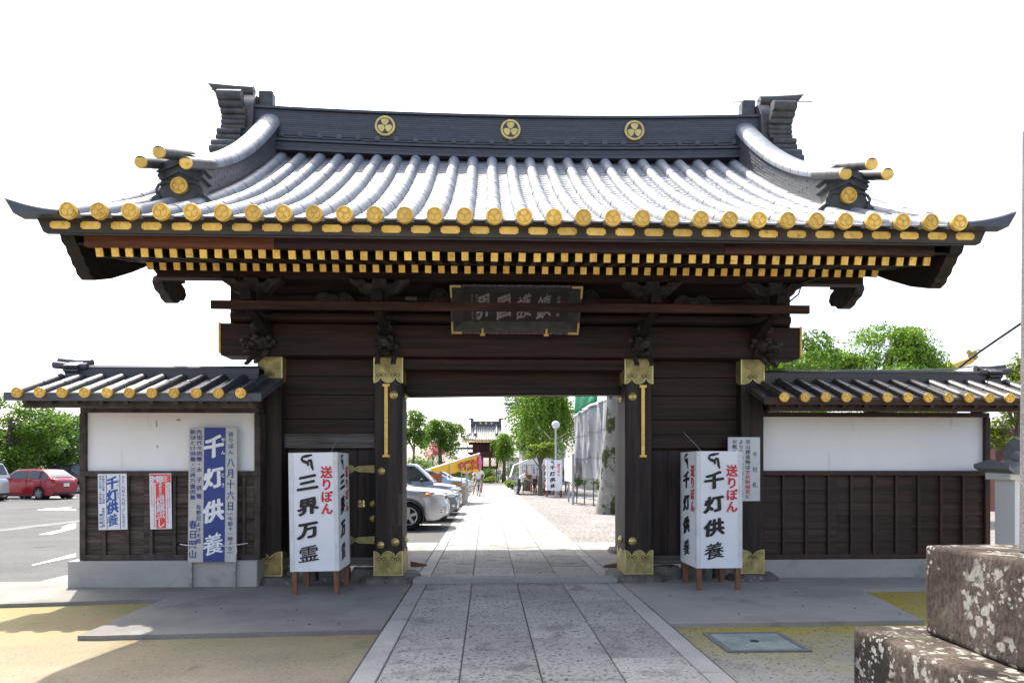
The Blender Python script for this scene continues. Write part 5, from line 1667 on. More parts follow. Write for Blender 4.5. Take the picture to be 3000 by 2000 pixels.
# --- left car park ---
for k, (px, d, rx, rz, zc, m, lab) in enumerate(((30, 44, 2.9, 2.4, 3.6, LEAF_C, 'bright green broadleaf tree at the left edge of the car park'), (150, 50, 2.7, 2.5, 3.4, LEAF_B, 'round green tree behind the red hatchback'), (235, 56, 2.6, 2.6, 3.6, LEAF_B, 'dark green tree behind the left wing wall end'))):
    x, y = at(px, 0, d)
    cl = clumpy(0, 0, zc, rx, rx, rz, 26, np.random.default_rng(20 + k), .38)
    tree('broadleaf_tree', lab, x, y, zc + rz, .24, cl, 11000, .22, m, 40 + k, group='trees around the car park')
for k, (px, d) in enumerate(((-40, 50), (60, 60), (120, 62), (200, 64), (290, 62))):
    x, y = at(px, 0, d)
    shrub('bush', ['bush low at the far left of the car park', 'bush behind the silver van', 'bush below the round green tree', 'bush above the red hatchback roof', 'bush hidden behind the wing wall plaster'][k], x, y, 2.2, 1.2, 2.2, 1300, .22, LEAF_B if k % 2 else LEAF_C, 80 + k, group='bushes along the car park edge')
# =================================================================== BUILDINGS AND COURT FURNITURE BEYOND THE GATE
REDP = mat('red_lacquer', (.13, .022, .018), .55, var=.25, scale=3)
REDD = mat('dark_red_timber', (.07, .018, .014), .6, var=.25, scale=3)
FTILE = mat('far_roof_tile', (.27, .265, .26), .6, var=.15, scale=3, rand=.06)
# --- red two-storey bell tower gate at the end of the path ---
d_ = 80.
tx = at(1424, 0, d_)[0]
tw = thing('bell_tower', 'two-storey red lacquered bell tower with curved grey tiled roof at the path end', 'tower', (tx, d_, 0))
def zt_(py): return P(1424, py, d_ - 2).z
k_ = d_ / F          # metres per photo pixel there
EW, RW = 2.95, 1.62  # half width of the eave and the ridge
ze, zr_ = zt_(1289), zt_(1243)
yy0, yy1 = d_ - 2.9, d_ - .2
def tz(s):   # concave slope from eave (0) to ridge (1)
    return ze + (zr_ - ze) * (.62 * s + .38 * s * s)
mb = MB()
NX, NS = 24, 8
rows = []
for j in range(NS + 1):
    s = j / NS
    hw_ = EW - (EW - RW - .15) * min(1, s * 2.2) if s < .45 else RW + .15
    y = yy0 + (yy1 - yy0) * s
    row = []
    for i in range(NX + 1):
        u = -1 + 2 * i / NX
        row.append((tx + u * hw_, y, tz(s) + (.30 * abs(u) ** 3 * (1 - s) ** 2)))
    rows.append(row)
mb.loft(rows, False)
back = [[(x_, 2 * (d_ - .2) - y_, z_) for x_, y_, z_ in row] for row in rows]
mb.loft(back, False)
rf = mb.build('roof', [FTILE], tw, fixn=False)
for i in range(-11, 12):
    pth = []
    for j in range(NS + 1):
        s = j / NS
        hw_ = EW - (EW - RW - .15) * min(1, s * 2.2) if s < .45 else RW + .15
        x_ = i * .25
        if abs(x_) > hw_:
            break
        pth.append((tx + x_, yy0 + (yy1 - yy0) * s, tz(s) + .05 + .30 * abs(x_ / hw_) ** 3 * (1 - s) ** 2))
    if len(pth) > 1:
        MB().tube(pth, .065, 6).build('tile_rib', [FTILE], rf)
for sx in (-1, 1):
    MB().tube([(tx + sx * 1.22, yy0 + .9 + (yy1 - yy0 - .9) * s, tz(.33 + .67 * s) + .16) for s in (0, .33, .66, 1)], .13, 8).build('descending_ridge', [FTILE], rf)
    MB().tube([(tx + sx * (EW - .1), yy0 + .05, tz(0) + .38), (tx + sx * 2.2, yy0 + .75, tz(.22) + .2), (tx + sx * 1.75, yy0 + 1.25, tz(.45) + .16)], [.07, .11, .13], 8).build('corner_ridge', [TILED], rf)
    MB().ball((tx + sx * 1.22, yy0 + .85, tz(.33) + .22), .17, 8, 6).build('ridge_knob', [TILED], rf)
    MB().box(tx + sx * RW - .16, tx + sx * RW + .16, d_ - .6, d_ + .2, zr_ - .1, zr_ + .62).build('ridge_end', [TILED], rf)
    MB().prism([(tx + sx * (RW - .25), zr_ + .62), (tx + sx * (RW + .4), zr_ + .70), (tx + sx * (RW + .45), zr_ + .84), (tx + sx * (RW - .1), zr_ + .80)], 'xz', d_ - .5, d_ + .1).build('ridge_horn', [TILED], rf)
    # gable side curve outside the descending ridge
    MB().prism([(yy0 + 1.0, tz(.4) - .1), (d_ - .2, zr_ + .1), (2 * d_ - .4 - yy0 - 1.0, tz(.4) - .1)], 'yz', tx + sx * (RW + .05), tx + sx * (RW + .16)).build('gable', [REDD], rf)
MB().box(tx - RW, tx + RW, d_ - .42, d_ + .02, zr_ - .05, zr_ + .48).build('main_ridge', [TILED], rf)
for q in (-.64, 0, .64):
    MB().lathe([(.13, .0), (.13, -.03), (.0001, -.04)], (tx + q, d_ - .425, zr_ + .24), 'y', 14).build('crest', [GOLDP], rf)
MB().box(tx - EW + .12, tx + EW - .12, yy0 + .08, yy0 + .2, ze - .14, ze - .02).build('eave_board', [GOLD], tw)
for q in range(-13, 14):
    MB().box(tx + q * .2 - .04, tx + q * .2 + .04, yy0 + .2, yy0 + 1.5, ze - .27, ze - .15).build('rafter', [GOLD if q % 2 else REDP], tw)
z1, z2, z3, z4, z5 = zt_(1350), zt_(1383), zt_(1400), zt_(1328), 0.
bw = 1.45
yb0 = d_ - 1.7
zf = H + (1371 - 1325) * k_     # balcony floor
MB().box(tx - 2.0, tx + 2.0, yb0 + .2, d_ + 1.3, ze - .45, ze - .2).build('bracket_frieze', [REDD], tw)
MB().box(tx - bw, tx + bw, yb0 + .4, d_ + 1.2, zf, ze - .4).build('upper_storey', [REDP], tw)
MB().box(tx + .05, tx + .95, yb0 + .36, yb0 + .42, zf + .35, ze - .6).build('window', [mat('far_window', (.03, .035, .04), .4)], tw)
for q in (-bw, -.5, .0, 1.0, bw):
    MB().box(tx + q - .07, tx + q + .07, yb0 + .33, yb0 + .45, zf, ze - .42).build('post', [REDD], tw)
MB().box(tx - 2.1, tx + 2.1, yb0 - .2, d_ + 1.7, zf - .16, zf).build('balcony_floor', [REDP], tw)
for zz in (.22, .45, .62):
    MB().box(tx - 2.1, tx + 2.1, yb0 - .18, yb0 - .12, zf + zz, zf + zz + .05).build('balustrade_rail', [REDD], tw)
for q in range(8):
    MB().box(tx - 2.1 + q * .6 - .04, tx - 2.1 + q * .6 + .04, yb0 - .18, yb0 - .12, zf, zf + .7).build('balustrade_post', [REDD], tw)
MB().prism([(tx - 2.0, zf - .16), (tx + 2.0, zf - .16), (tx + 1.5, zf - .6), (tx - 1.5, zf - .6)], 'xz', yb0 - .1, d_ + 1.5).build('balcony_brackets', [REDD], tw)
for q in (-1.3, -.45, .45, 1.3):
    for yy in (yb0 + .4, d_ + 1.0):
        MB().box(tx + q - .12, tx + q + .12, yy - .12, yy + .12, -.1, zf - .5).build('pillar', [REDP], tw)
MB().box(tx - 1.4, tx + 1.4, yb0 + .3, yb0 + .5, .95 + .5, 1.8).build('lower_beam', [REDP], tw)
MB().box(tx - .42, tx + .42, d_ - .4, d_ + .2, .0, 1.5).build('lower_door', [REDD], tw)

# --- houses in the background ---
def house(label, px0, px1, d, zeave, zridge, wallm, roofm, depth=6., ribs=0):
    x0, x1 = at(px0, 0, d)[0], at(px1, 0, d)[0]
    hs = thing('house', label, 'house', ((x0 + x1) / 2, d, 0), 0, 'houses behind the court')
    MB().box(x0 + .3, x1 - .3, d, d + depth, -.1, zeave + .05).build('wall', [wallm], hs)
    ym = d + depth / 2
    rf = MB().prism([(d - .6, zeave), (d - .6, zeave + .12), (ym, zridge), (d + depth + .6, zeave + .12), (d + depth + .6, zeave)], 'yz', x0, x1).build('roof', [roofm], hs)
    if ribs:
        n = int((x1 - x0) / ribs)
        for i in range(n + 1):
            xx = x0 + (x1 - x0) * i / n
            MB().tube([(xx, d - .62, zeave + .13), (xx, ym, zridge + .02)], .06, 6).build('tile_rib', [roofm], rf)
    MB().box(x0 - .05, x1 + .05, ym - .12, ym + .12, zridge - .03, zridge + .2).build('ridge', [TILED], rf)
    n = max(1, int((x1 - x0) / 2.4))
    for i in range(n):
        xx = x0 + (x1 - x0) * (i + .5) / n
        wn_ = MB().box(xx - .6, xx + .6, d - .04, d + .02, zeave * .35, zeave * .75).build('window', [WHITEP], hs)
        MB().box(xx - .54, xx - .03, d - .06, d - .041, zeave * .35 + .06, zeave * .75 - .06).build('pane', [GLASSD], wn_)
        MB().box(xx + .03, xx + .54, d - .06, d - .041, zeave * .35 + .06, zeave * .75 - .06).build('pane', [GLASSD], wn_)
    return hs
CREAM = mat('house_wall', (.55, .52, .46), .8, var=.08)
GREYW = mat('grey_house_wall', (.42, .42, .42), .8, var=.08)
house('low house with ribbed grey tiled roof behind the lamp post', 1520, 1720, 66, 3.6, 5.0, GREYW, FTILE, 6, .32)
house('cream two-storey house beside the tarpaulin', 1672, 1790, 52, 4.9, 6.1, CREAM, TILED, 6)

house('grey roofed house left of the bell tower', 1330, 1385, 96, 2.9, 4.4, CREAM, FTILE, 6)
house('small grey roofed shed at the left edge behind the car park', -120, 24, 58, 1.9, 2.7, CREAM, TILEB, 4)
house('tiled storehouse right of the bell tower', 1480, 1530, 98, 3.0, 4.2, CREAM, FTILE, 6, .4)
# green copper hall and gilded hall roofs above the right wing wall
GREEN = mat('copper_green', (.20, .33, .29), .6, var=.15, scale=3)
hx = at(2330, 0, 34)[0]
gh = thing('temple_hall', 'hall with pale green copper roof behind the right wing wall', 'hall', (hx, 36, 0))
zz = P(2345, 1062, 34).z
MB().prism([(hx - 3.2, zz - .1), (hx + .5, zz), (hx + 2.2, zz - .75), (hx + 2.1, zz - .9), (hx - 3.2, zz - .3)], 'xz', 34, 40).build('roof', [GREEN], gh)
for k in range(9):
    MB().tube([(hx + .45 + .2 * k, 33.99, zz - .0 - .088 * k - .02), (hx + .45 + .2 * k, 40, zz - .088 * k - .02)], .05, 6).build('roof_seam', [GREEN], gh)
MB().box(hx - 3, hx + 1.6, 34.5, 39.5, -.1, zz - .8).build('wall', [CREAM], gh)
GHT = mat('gilded_tile', (.75, .46, .10), .45, metal=.2, var=.12, scale=6)
d2 = 44.
g0, g1 = P(2735, 1092, d2), P(2846, 1046, d2)
gl = thing('gilded_hall', 'golden yellow roof corner with dragon finial above the right wing ridge', 'hall', (g1.x, d2, 0))
prf = [(g0.x - 2.2, g0.z - .15), (g0.x, g0.z + .12), ((g0.x + g1.x) / 2, (g0.z + g1.z) / 2 + .05), (g1.x, g1.z), (g1.x + .35, g1.z + .12), (g1.x + .4, g1.z - .1), (g1.x, g1.z - .45), (g0.x, g0.z - .32), (g0.x - 2.2, g0.z - .5)]
rf = MB().prism(prf, 'xz', d2, d2 + 4).build('roof', [GHT], gl)
for k in range(12):
    s = k / 11
    MB().tube([(g0.x + (g1.x - g0.x) * s, d2 - .02, g0.z + (g1.z - g0.z) * s - .28), (g0.x + (g1.x - g0.x) * s, d2 + .3, g0.z + (g1.z - g0.z) * s - .2)], .06, 6).build('eave_end', [GOLD], rf)
mb = MB()
for k in range(16):
    rr = random.Random(k)
    mb.ball((g1.x - .05 + rr.uniform(-.28, .35), d2 - .05, g1.z + .12 + rr.uniform(-.12, .3)), rr.uniform(.07, .16), 7, 5, .2, seed=k)
mb.tube([(g1.x + .1, d2, g1.z + .3), (g1.x + .4, d2, g1.z + .48), (g1.x + .75, d2, g1.z + .46)], [.06, .05, .03], 6)
mb.build('dragon_finial', [mat('old_gilding', (.42, .34, .15), .5, metal=.3, var=.4, scale=12)], gl)
MB().box(g0.x - 2, g1.x - .6, d2 + .5, d2 + 4, -.1, g0.z - .2).build('wall', [REDP], gl)
sx_, sy_ = at(2960, 0, 24)
sh = thing('tiled_pavilion', 'dark pavilion with blue-grey striped tiled roof at the far right', 'pavilion', (sx_, sy_, 0))
zz = P(2960, 1240, 24).z
rf = MB().prism([(sx_ - .55, zz - .12), (sx_ + .6, zz + .35), (sx_ + 2.5, zz + .35), (sx_ + 2.5, zz - .15), (sx_ - .55, zz - .2)], 'xz', 24, 27).build('roof', [FTILE], sh)
for k in range(12):
    MB().tube([(sx_ - .5 + .12 * k, 23.9, zz - .1 + .0 * k), (sx_ + .1 + .12 * k, 24.4, zz + .36)], .03, 6).build('tile_rib', [FTILE], rf)
    MB().ball((sx_ - .5 + .13 * k, 23.88, zz - .12), .032, 7, 5).build('eave_end', [GOLD], rf)
MB().box(sx_ - .4, sx_ + 2.4, 24.2, 26.8, -.1, zz - .2).build('wall', [REDD], sh)

# --- tarpaulin screen on scaffolding ---
TARP = mat('grey_tarp', (.27, .275, .285), .65, var=.08, scale=1.2, bump=.25, bscale=3)
# near end beside the trunk, far end towards the path
n0, n1 = Vector((*at(1862, 0, 23.5), 0)), Vector((*at(1683, 0, 31.0), 0))
sf = thing('tarpaulin_screen', 'grey tarpaulin sheet hung on scaffold poles along the gravel court', 'tarpaulin', (n1.x, n1.y, 0))
def zpx(px, py, p):       # height on the screen line above its ground point
    return H + (1371 - py) / F * (p.y * _c + p.x * _s)
NXt, NZt = 120, 30
pts = []
for j in range(NZt + 1):
    for i in range(NXt + 1):
        s = i / NXt
        q = n0.lerp(n1, s)
        zlo = 1.18 + .0 * s - (.32 * math.sin(s * 3.0) + .05 * math.sin(s * 17)) * .4
        zhi = 4.55 - .55 * s + .02 * math.sin(s * 30)
        v = j / NZt
        w_ = .06 * math.sin(s * 23 + 2.0 * math.sin(v * 3.2)) * (1 - .6 * v) - .12 * (1 - abs(math.sin(s * 17 + 1.2 * math.sin(v * 2.6)))) ** 4 + .07 * (1 - abs(math.sin(s * 29 - 1.5 * v))) ** 5 + .06 * math.sin(s * 51 + v * 2.5) * (.4 + .6 * math.sin(v * math.pi)) + .03 * math.sin(s * 9 - v * 9)
        pts.append((q.x + w_ * .7, q.y + w_ * .7, zlo + (zhi - zlo) * v))
mb = MB(); mb.add(pts, [(j * (NXt + 1) + i, j * (NXt + 1) + i + 1, (j + 1) * (NXt + 1) + i + 1, (j + 1) * (NXt + 1) + i) for j in range(NZt) for i in range(NXt)], True)
ts = mb.build('sheet', [TARP], sf, fixn=False)
sl_ = ts.modifiers.new('thickness', 'SOLIDIFY'); sl_.thickness = .006
sm_ = MB()
for v_ in (.0, .33, .66, .985):
    for i in range(NXt):
        j = int(v_ * NZt)
        p_, q_ = Vector(pts[j * (NXt + 1) + i]), Vector(pts[j * (NXt + 1) + i + 1])
        sm_.bar(p_ + Vector((-.012, -.012, 0)), q_ + Vector((-.012, -.012, 0)), .012, .03)
sm_.build('hem_seams', [mat('tarp_hem', (.20, .205, .215), .7)], sf, fixn=False, kind='stuff')
for s in (0.0, .17, .34, .5, .67, .84, 1.0):
    q = n0.lerp(n1, s)
    MB().tube([(q.x + .12, q.y + .12, -.05), (q.x + .12, q.y + .12, 4.4 - .5 * s)], .025, 8).build('scaffold_pole', [mat('pole_steel', (.10, .09, .085), .5, metal=.5)], sf)
for zz in (.25, .62, 4.25):
    MB().tube([(n0.x + .16, n0.y + .16, zz + (.05 if zz > 2 else 0)), (n1.x + .16, n1.y + .16, zz - (.45 if zz > 2 else 0))], .022, 8).build('scaffold_rail', [STEELP], sf)
# green net at the top of the far end
GNET = mat('green_net', (.02, .26, .11), .6, var=.2, scale=3)
gq0, gq1 = P(1683, 1160, 30), P(1748, 1160, 28)
pts = []
for j in range(9):
    for i in range(9):
        s, v = i / 8, j / 8
        q = gq0.lerp(gq1, s)
        w_ = .12 * math.sin(s * 7 + v * 5) + .06 * math.sin(s * 15 - v * 8)
        zlo = H + (1371 - (1205 - 22 * s)) / F * 29 ; zhi = zlo + 1.3
        pts.append((q.x - .05 + w_ * .4, q.y - .25 + w_, zlo + (zhi - zlo) * v))
mb = MB(); mb.add(pts, [(j * 9 + i, j * 9 + i + 1, (j + 1) * 9 + i + 1, (j + 1) * 9 + i) for j in range(8) for i in range(8)], True)
gn = mb.build('green_net', [GNET], None, fixn=False)
tag(gn, 'crumpled bright green net tied above the grey tarpaulin', 'net')
gn.modifiers.new('thickness', 'SOLIDIFY').thickness = .006

# --- globe lamp post ---
x, y = at(1628, 0, 38.6)
lp = thing('lamp_post', 'silver lamp post with mirrored globe beside the weeping tree', 'lamp post', (x, y, 0))
zz = P(1628, 1244, 38.6).z
rr = 12 * 38.6 / F
MB().tube([(x, y, -.05), (x, y, zz - rr)], [.06, .05], 12).build('post', [STEELP], lp)
MB().ball((x, y, zz), rr, 18, 12).build('globe', [mat('globe_glass', (.62, .66, .70), .12, metal=.35, var=.05)], lp)
MB().lathe([(.07, -.06), (.09, -.02), (.09, .03)], (x, y, zz - rr), 'z', 12).build('collar', [STEELP], lp)
cbl = MB().tube([(x - .6, y + .6, 3.65), (x - .3, y + .1, 3.25), (x, y - .12, 3.2), (x + .7, y, 3.6)], .012, 5).build('slack_cable', [mat('pink_cable', (.5, .22, .2), .6)])
tag(cbl, 'thin pinkish cable slung between the tree and the lamp post', 'cable')
# --- standing notice on two posts ---
p0, p1 = G(1666, 1469), G(1679, 1476)
p1 = Vector((p0.x + .55, p0.y - .95, 0))
p1 = G(1679, 1477)
nb = thing('standing_notice', 'white notice board on two grey posts by the tarpaulin', 'notice board', ((p0.x + p1.x) / 2, (p0.y + p1.y) / 2, 0))
GP = mat('grey_post', (.33, .34, .36), .5, metal=.2, var=.1)
MB().tube([(p0.x, p0.y, -.05), (p0.x, p0.y, 2.15)], .045, 10).build('post', [GP], nb)
MB().tube([(p1.x, p1.y, -.05), (p1.x, p1.y, 2.2)], .055, 10).build('post', [GP], nb)
dd = (p1 - p0).normalized(); sd_ = Vector((-dd.y, dd.x, 0))
mb = MB()
a_, b_ = p0 - dd * .1 + Vector((-.18, .05, 0)), p1 + dd * .02
mb.add([a_ + Vector((0, 0, .98)), b_ + Vector((0, 0, .98)), b_ + Vector((0, 0, 2.08)), a_ + Vector((0, 0, 2.05))] + [v + Vector((.02, .04, 0)) for v in (a_ + Vector((0, 0, .98)), b_ + Vector((0, 0, .98)), b_ + Vector((0, 0, 2.08)), a_ + Vector((0, 0, 2.05)))], [(0, 1, 2, 3), (7, 6, 5, 4), (0, 4, 5, 1), (1, 5, 6, 2), (2, 6, 7, 3), (3, 7, 4, 0)])
mb.build('board', [mat('notice_print', (.60, .61, .62), .6, var=.22, scale=22, stretch=(1, 1, .4))], nb)
# --- lanterns in the court ---
p = G(1625, 1456)
lantern('white box lantern with black 千灯供養 writing standing on the gravel before the lamp post', (p.x, p.y + .5, 0), .86, .70, .37, 2.02, '千灯供養', R4, 0, 1)
p = G(1603, 1447)
lantern('white box lantern half hidden behind the gravel court lantern, near the orange barrier', (p.x + .1, p.y + 1.0, 0), .86, .80, .34, 2.02, '三界万霊', R4, 0, 1)
# --- orange hooped barriers ---
ORNG = mat('orange_pipe', (.62, .15, .03), .45, var=.12)
for k, (pa, lab) in enumerate((((1556, 1441, 1588, 1440), 'orange hooped pipe barrier nearest the tent table'), ((1570, 1446, 1600, 1449), 'orange hooped pipe barrier beside the gravel court lanterns'))):
    a_, b_ = G(pa[0], pa[1]), G(pa[2], pa[3])
    u = (b_ - a_) * .5
    bar = thing('hoop_barrier', lab, 'barrier', tuple((a_ + b_) / 2), 0, 'orange barriers')
    o_ = ORG[0]
    pth = []
    for q in range(17):
        t = math.pi * q / 16
        pth.append((o_.x - u.x * math.cos(t) * (1 if q else 1), o_.y - u.y * math.cos(t), .30 + .42 * math.sin(t) ** .6 if 0 < q < 16 else 0.))
    MB().tube(pth, .04, 8).build('hoop', [ORNG], bar)
    MB().tube([(a_.x, a_.y, .28), (b_.x, b_.y, .28)], .022, 6).build('rail', [ORNG], bar)
# --- white event tent with striped skirt ---
TENTW = mat('tent_canvas', (.74, .74, .72), .7, var=.05, scale=2)
TENTN = mat('tent_stripe', (.05, .07, .16), .7)
dT = 41.
tl, tr_ = P(1512, 1361, dT), P(1652, 1361, dT)
zE = P(1515, 1361, dT).z; zR = P(1572, 1333, dT + 1).z
tn = thing('event_tent', 'white ridge tent with striped left valance over a reception table', 'tent', ((tl.x + tr_.x) / 2, dT + 1.4, 0))
xa, xb, ya, yb = tl.x, tr_.x + .2, dT, dT + 2.8
xm = (xa + xb) / 2 - .1
cnv = MB(); cnv.prism([(xa - .1, zE), (xm, zR), (xb, zE), (xb, zE - .03), (xm, zR - .03), (xa - .1, zE - .03)], 'xz', ya, yb)
cnv.prism([(xa - .1, zE), (xm, zR - .001), (xb, zE)], 'xz', ya + .005, ya + .02)
cv = cnv.build('canopy', [TENTW], tn)
for k in range(12):
    y0_ = ya + (yb - ya) * k / 12; y1_ = ya + (yb - ya) * (k + 1) / 12
    MB().add([(xa - .1, y0_, zE), (xa - .1, y1_, zE), (xa - .32, y1_, zE - .75), (xa - .32, y0_, zE - .75)], [(0, 1, 2, 3)]).build('valance_strip', [TENTN if k % 2 else TENTW], cv, fixn=False)
for x_ in (xa, xb - .05):
    for y_ in (ya + .05, yb - .05):
        MB().tube([(x_, y_, -.05), (x_, y_, zE)], .025, 8).build('pole', [STEELP], tn)
tb_ = thing('folding_table', 'dark folding table under the white tent', 'table', (xa + 1.1, dT + .5, 0))
MB().box(xa + .35, xa + 1.9, dT + .2, dT + .85, .68, .72).build('top', [mat('table_top', (.10, .10, .11), .5)], tb_)
for x_ in (xa + .45, xa + 1.8):
    for y_ in (dT + .27, dT + .78):
        MB().tube([(x_, y_, 0), (x_, y_, .68)], .018, 6).build('leg', [CABLE], tb_)
for k, (px0, px1, py0, py1, txt, lab) in enumerate(((1523, 1529, 1369, 1390, '', 'cream paper hanging at the left of the tent front'), (1533, 1541, 1359, 1389, '千灯', 'narrow white banner with blue writing on the tent front'), (1545, 1557, 1367, 1390, '', 'broad cream paper hanging in the tent front'), (1558, 1570, 1359, 1388, '千灯供養', 'white banner with blue 千灯供養 hanging in the tent front'), (1572, 1578, 1368, 1392, '受付', 'small white paper strip right of the blue banner'), (1644, 1651, 1365, 1387, '供養', 'white banner hanging at the right end of the tent'))):
    q0, q1 = P(px0, py1, dT - .06), P(px1, py0, dT - .06)
    b = thing('paper_banner', lab, 'banner', ((q0.x + q1.x) / 2, dT - .06, q0.z), 0, 'papers hung on the tent')
    MB().box(q0.x, q1.x, dT - .065, dT - .055, q0.z, zE - .02).build('sheet', [mat('cream_paper', (.72, .64, .5), .8) if not txt else WPOST], b)
    if txt:
        f = Face(((q0.x + q1.x) / 2, dT - .066, (q0.z + q1.z) / 2), (1, 0, 0), (0, 0, 1))
        m = MB(); hh = (q1.z - q0.z) / 2
        f.column(m, txt, 0, hh * .9, -hh * .9, (q1.x - q0.x) * .8, bold=.03)
        m.build('lettering', [BLUE], b, fixn=False, kind='stuff')
# --- food stall with yellow banner ---
YEL = mat('yellow_cloth', (.80, .46, .02), .7, var=.08, scale=3)
BRED = mat('banner_red', (.60, .012, .03), .6)
s0, s1 = P(1262, 1373, 27.5), P(1402, 1330, 32.)
stl = thing('food_stall', 'food stall with slanting yellow canopy banner reading たこ beside the path', 'stall', ((s0.x + s1.x) / 2, 30, 0))
pts = []
NB = 20
for j in range(6):
    for i in range(NB + 1):
        s, v = i / NB, j / 5
        q = s0.lerp(s1, s)
        h_ = .04 + .80 * s ** .75 + .05 * math.sin(s * 20) * v
        wv = .06 * math.sin(s * 14 + v * 3) * v
        pts.append((q.x + wv * .3, q.y + wv - .05 * v, q.z - h_ * v))
mb = MB(); mb.add(pts, [(j * (NB + 1) + i, j * (NB + 1) + i + 1, (j + 1) * (NB + 1) + i + 1, (j + 1) * (NB + 1) + i) for j in range(5) for i in range(NB)], True)
bn = mb.build('banner', [YEL], stl, fixn=False)
bn.modifiers.new('thickness', 'SOLIDIFY').thickness = .006
MB().tube([tuple(s0 + Vector((-.25, -.2, -.06))), tuple(s1 + Vector((.05, .05, .04)))], .03, 8).build('canopy_pole', [WHITEP], stl)
exb = (s1 - s0).normalized()
fb = Face((0, 0, 0), exb, exb.cross(Vector((0, -1, 0)).cross(exb).normalized()) if False else (Vector((0, 0, 1)) - exb * exb.z))
if fb.n.y > 0: fb.n = -fb.n
fb.lift = .10
rd, bk2 = MB(), MB()
for ch, s in (('や', .57), ('こ', .71), ('た', .855)):
    q = s0.lerp(s1, s); fb.O = q
    hgt = .80 * s ** .75
    fb.lift = .085; fb.char(bk2, ch, 0, -hgt * .52, .70 * 1.3, hgt * .82, bold=.075)
    fb.lift = .10; fb.char(rd, ch, 0, -hgt * .52, .70 * 1.3, hgt * .82, bold=.035)
bk2.build('lettering_outline', [mat('banner_dark', (.12, .01, .02), .6)], bn, fixn=False, kind='stuff')
rd.build('lettering', [BRED], bn, fixn=False, kind='stuff')
# canopy roof, poles and counter
e0 = s0 + Vector((-1.9, 1.2, -.45)); e1 = s1 + Vector((-1.9, 1.2, -.55))
MB().add([tuple(s0), tuple(s1), tuple(e1), tuple(e0)], [(0, 1, 2, 3)]).build('canopy', [TENTW], stl, fixn=False)
for px, d in ((1366, 29.5), (1369, 31), (1352, 30), (1318, 29)):
    x, y = at(px, 0, d)
    MB().tube([(x, y, -.05), (x, y, 1.75)], .022, 8).build('pole', [STEELP], stl)
xq, yq = at(1350, 0, 30.2)
MB().box(xq - 1.2, xq + .22, yq - .5, yq + 1.6, .0, .78).build('counter', [mat('counter_cloth', (.45, .36, .26), .8, var=.4, scale=5)], stl)
MB().box(xq - .35, xq + .05, yq - .45, yq - .05, .80, .98).build('crate', [mat('crate_wood', (.45, .25, .10), .7, var=.2)], stl)
MB().box(xq - 1.25, xq - .8, yq - .62, yq - .5, .5, 1.35).build('pink_drape', [mat('pink_drape', (.62, .22, .20), .7, var=.2)], stl)
mb = MB(); mb.ball((s1.x + .05, s1.y - .1, s1.z - .38), (.10, .16, .33), 9, 8, .18, seed=3); mb.build('pink_streamer', [mat('pink_cloth', (.75, .18, .42), .7)], stl)
mb = MB(); q = s0.lerp(s1, .93); mb.add([(q.x - .6, q.y + .1, q.z - .72), (q.x - .02, q.y - .1, q.z - .62), (q.x - .05, q.y - .1, q.z - .78), (q.x - .62, q.y + .1, q.z - .95)], [(0, 1, 2, 3)]); mb.build('blue_valance', [mat('blue_cloth', (.03, .08, .42), .7)], stl, fixn=False)
BS = G(1362, 1468); bsheet = MB().add([(BS.x - .1, BS.y - .8, .004), (BS.x + .42, BS.y - .4, .004), (BS.x + .42, BS.y + 1.6, .004), (BS.x - .1, BS.y + 1.6, .004)], [(0, 1, 2, 3)]).build('ground_sheet', [mat('blue_sheet', (.06, .16, .52), .5, var=.2, scale=3)], None, fixn=False)
tag(bsheet, 'blue plastic sheet on the ground at the food stall foot', 'sheet')
# =================================================================== VEHICLES
def carpaint(name, c, metal=.0, rough=.32):
    return mat(name, c, rough, metal=metal, var=.04, scale=2, coat=.7, spec=.5)
CHROME = mat('chrome', (.62, .63, .65), .12, metal=1., var=.05)
LENS = mat('head_lamp_glass', (.55, .58, .60), .08, var=.1, spec=.8, scale=20)
AMBER = mat('amber_lens', (.75, .22, .02), .15, var=.1)
TAIL = mat('tail_lens', (.42, .012, .012), .12, var=.15, scale=15)
TRIM = mat('black_trim', (.022, .022, .023), .6, var=.15)
ALLOY = mat('alloy_rim', (.50, .51, .52), .3, metal=.7, var=.08)
PLATE = mat('number_plate', (.72, .73, .70), .5, var=.25, scale=25)
PLATEY = mat('yellow_plate', (.75, .50, .05), .5, var=.25, scale=25)
SEAT = mat('seat_fabric', (.35, .42, .42), .8, var=.2)
def smooth(a, b, x):
    t = max(0., min(1., (x - a) / (b - a))); return t * t * (3 - 2 * t)
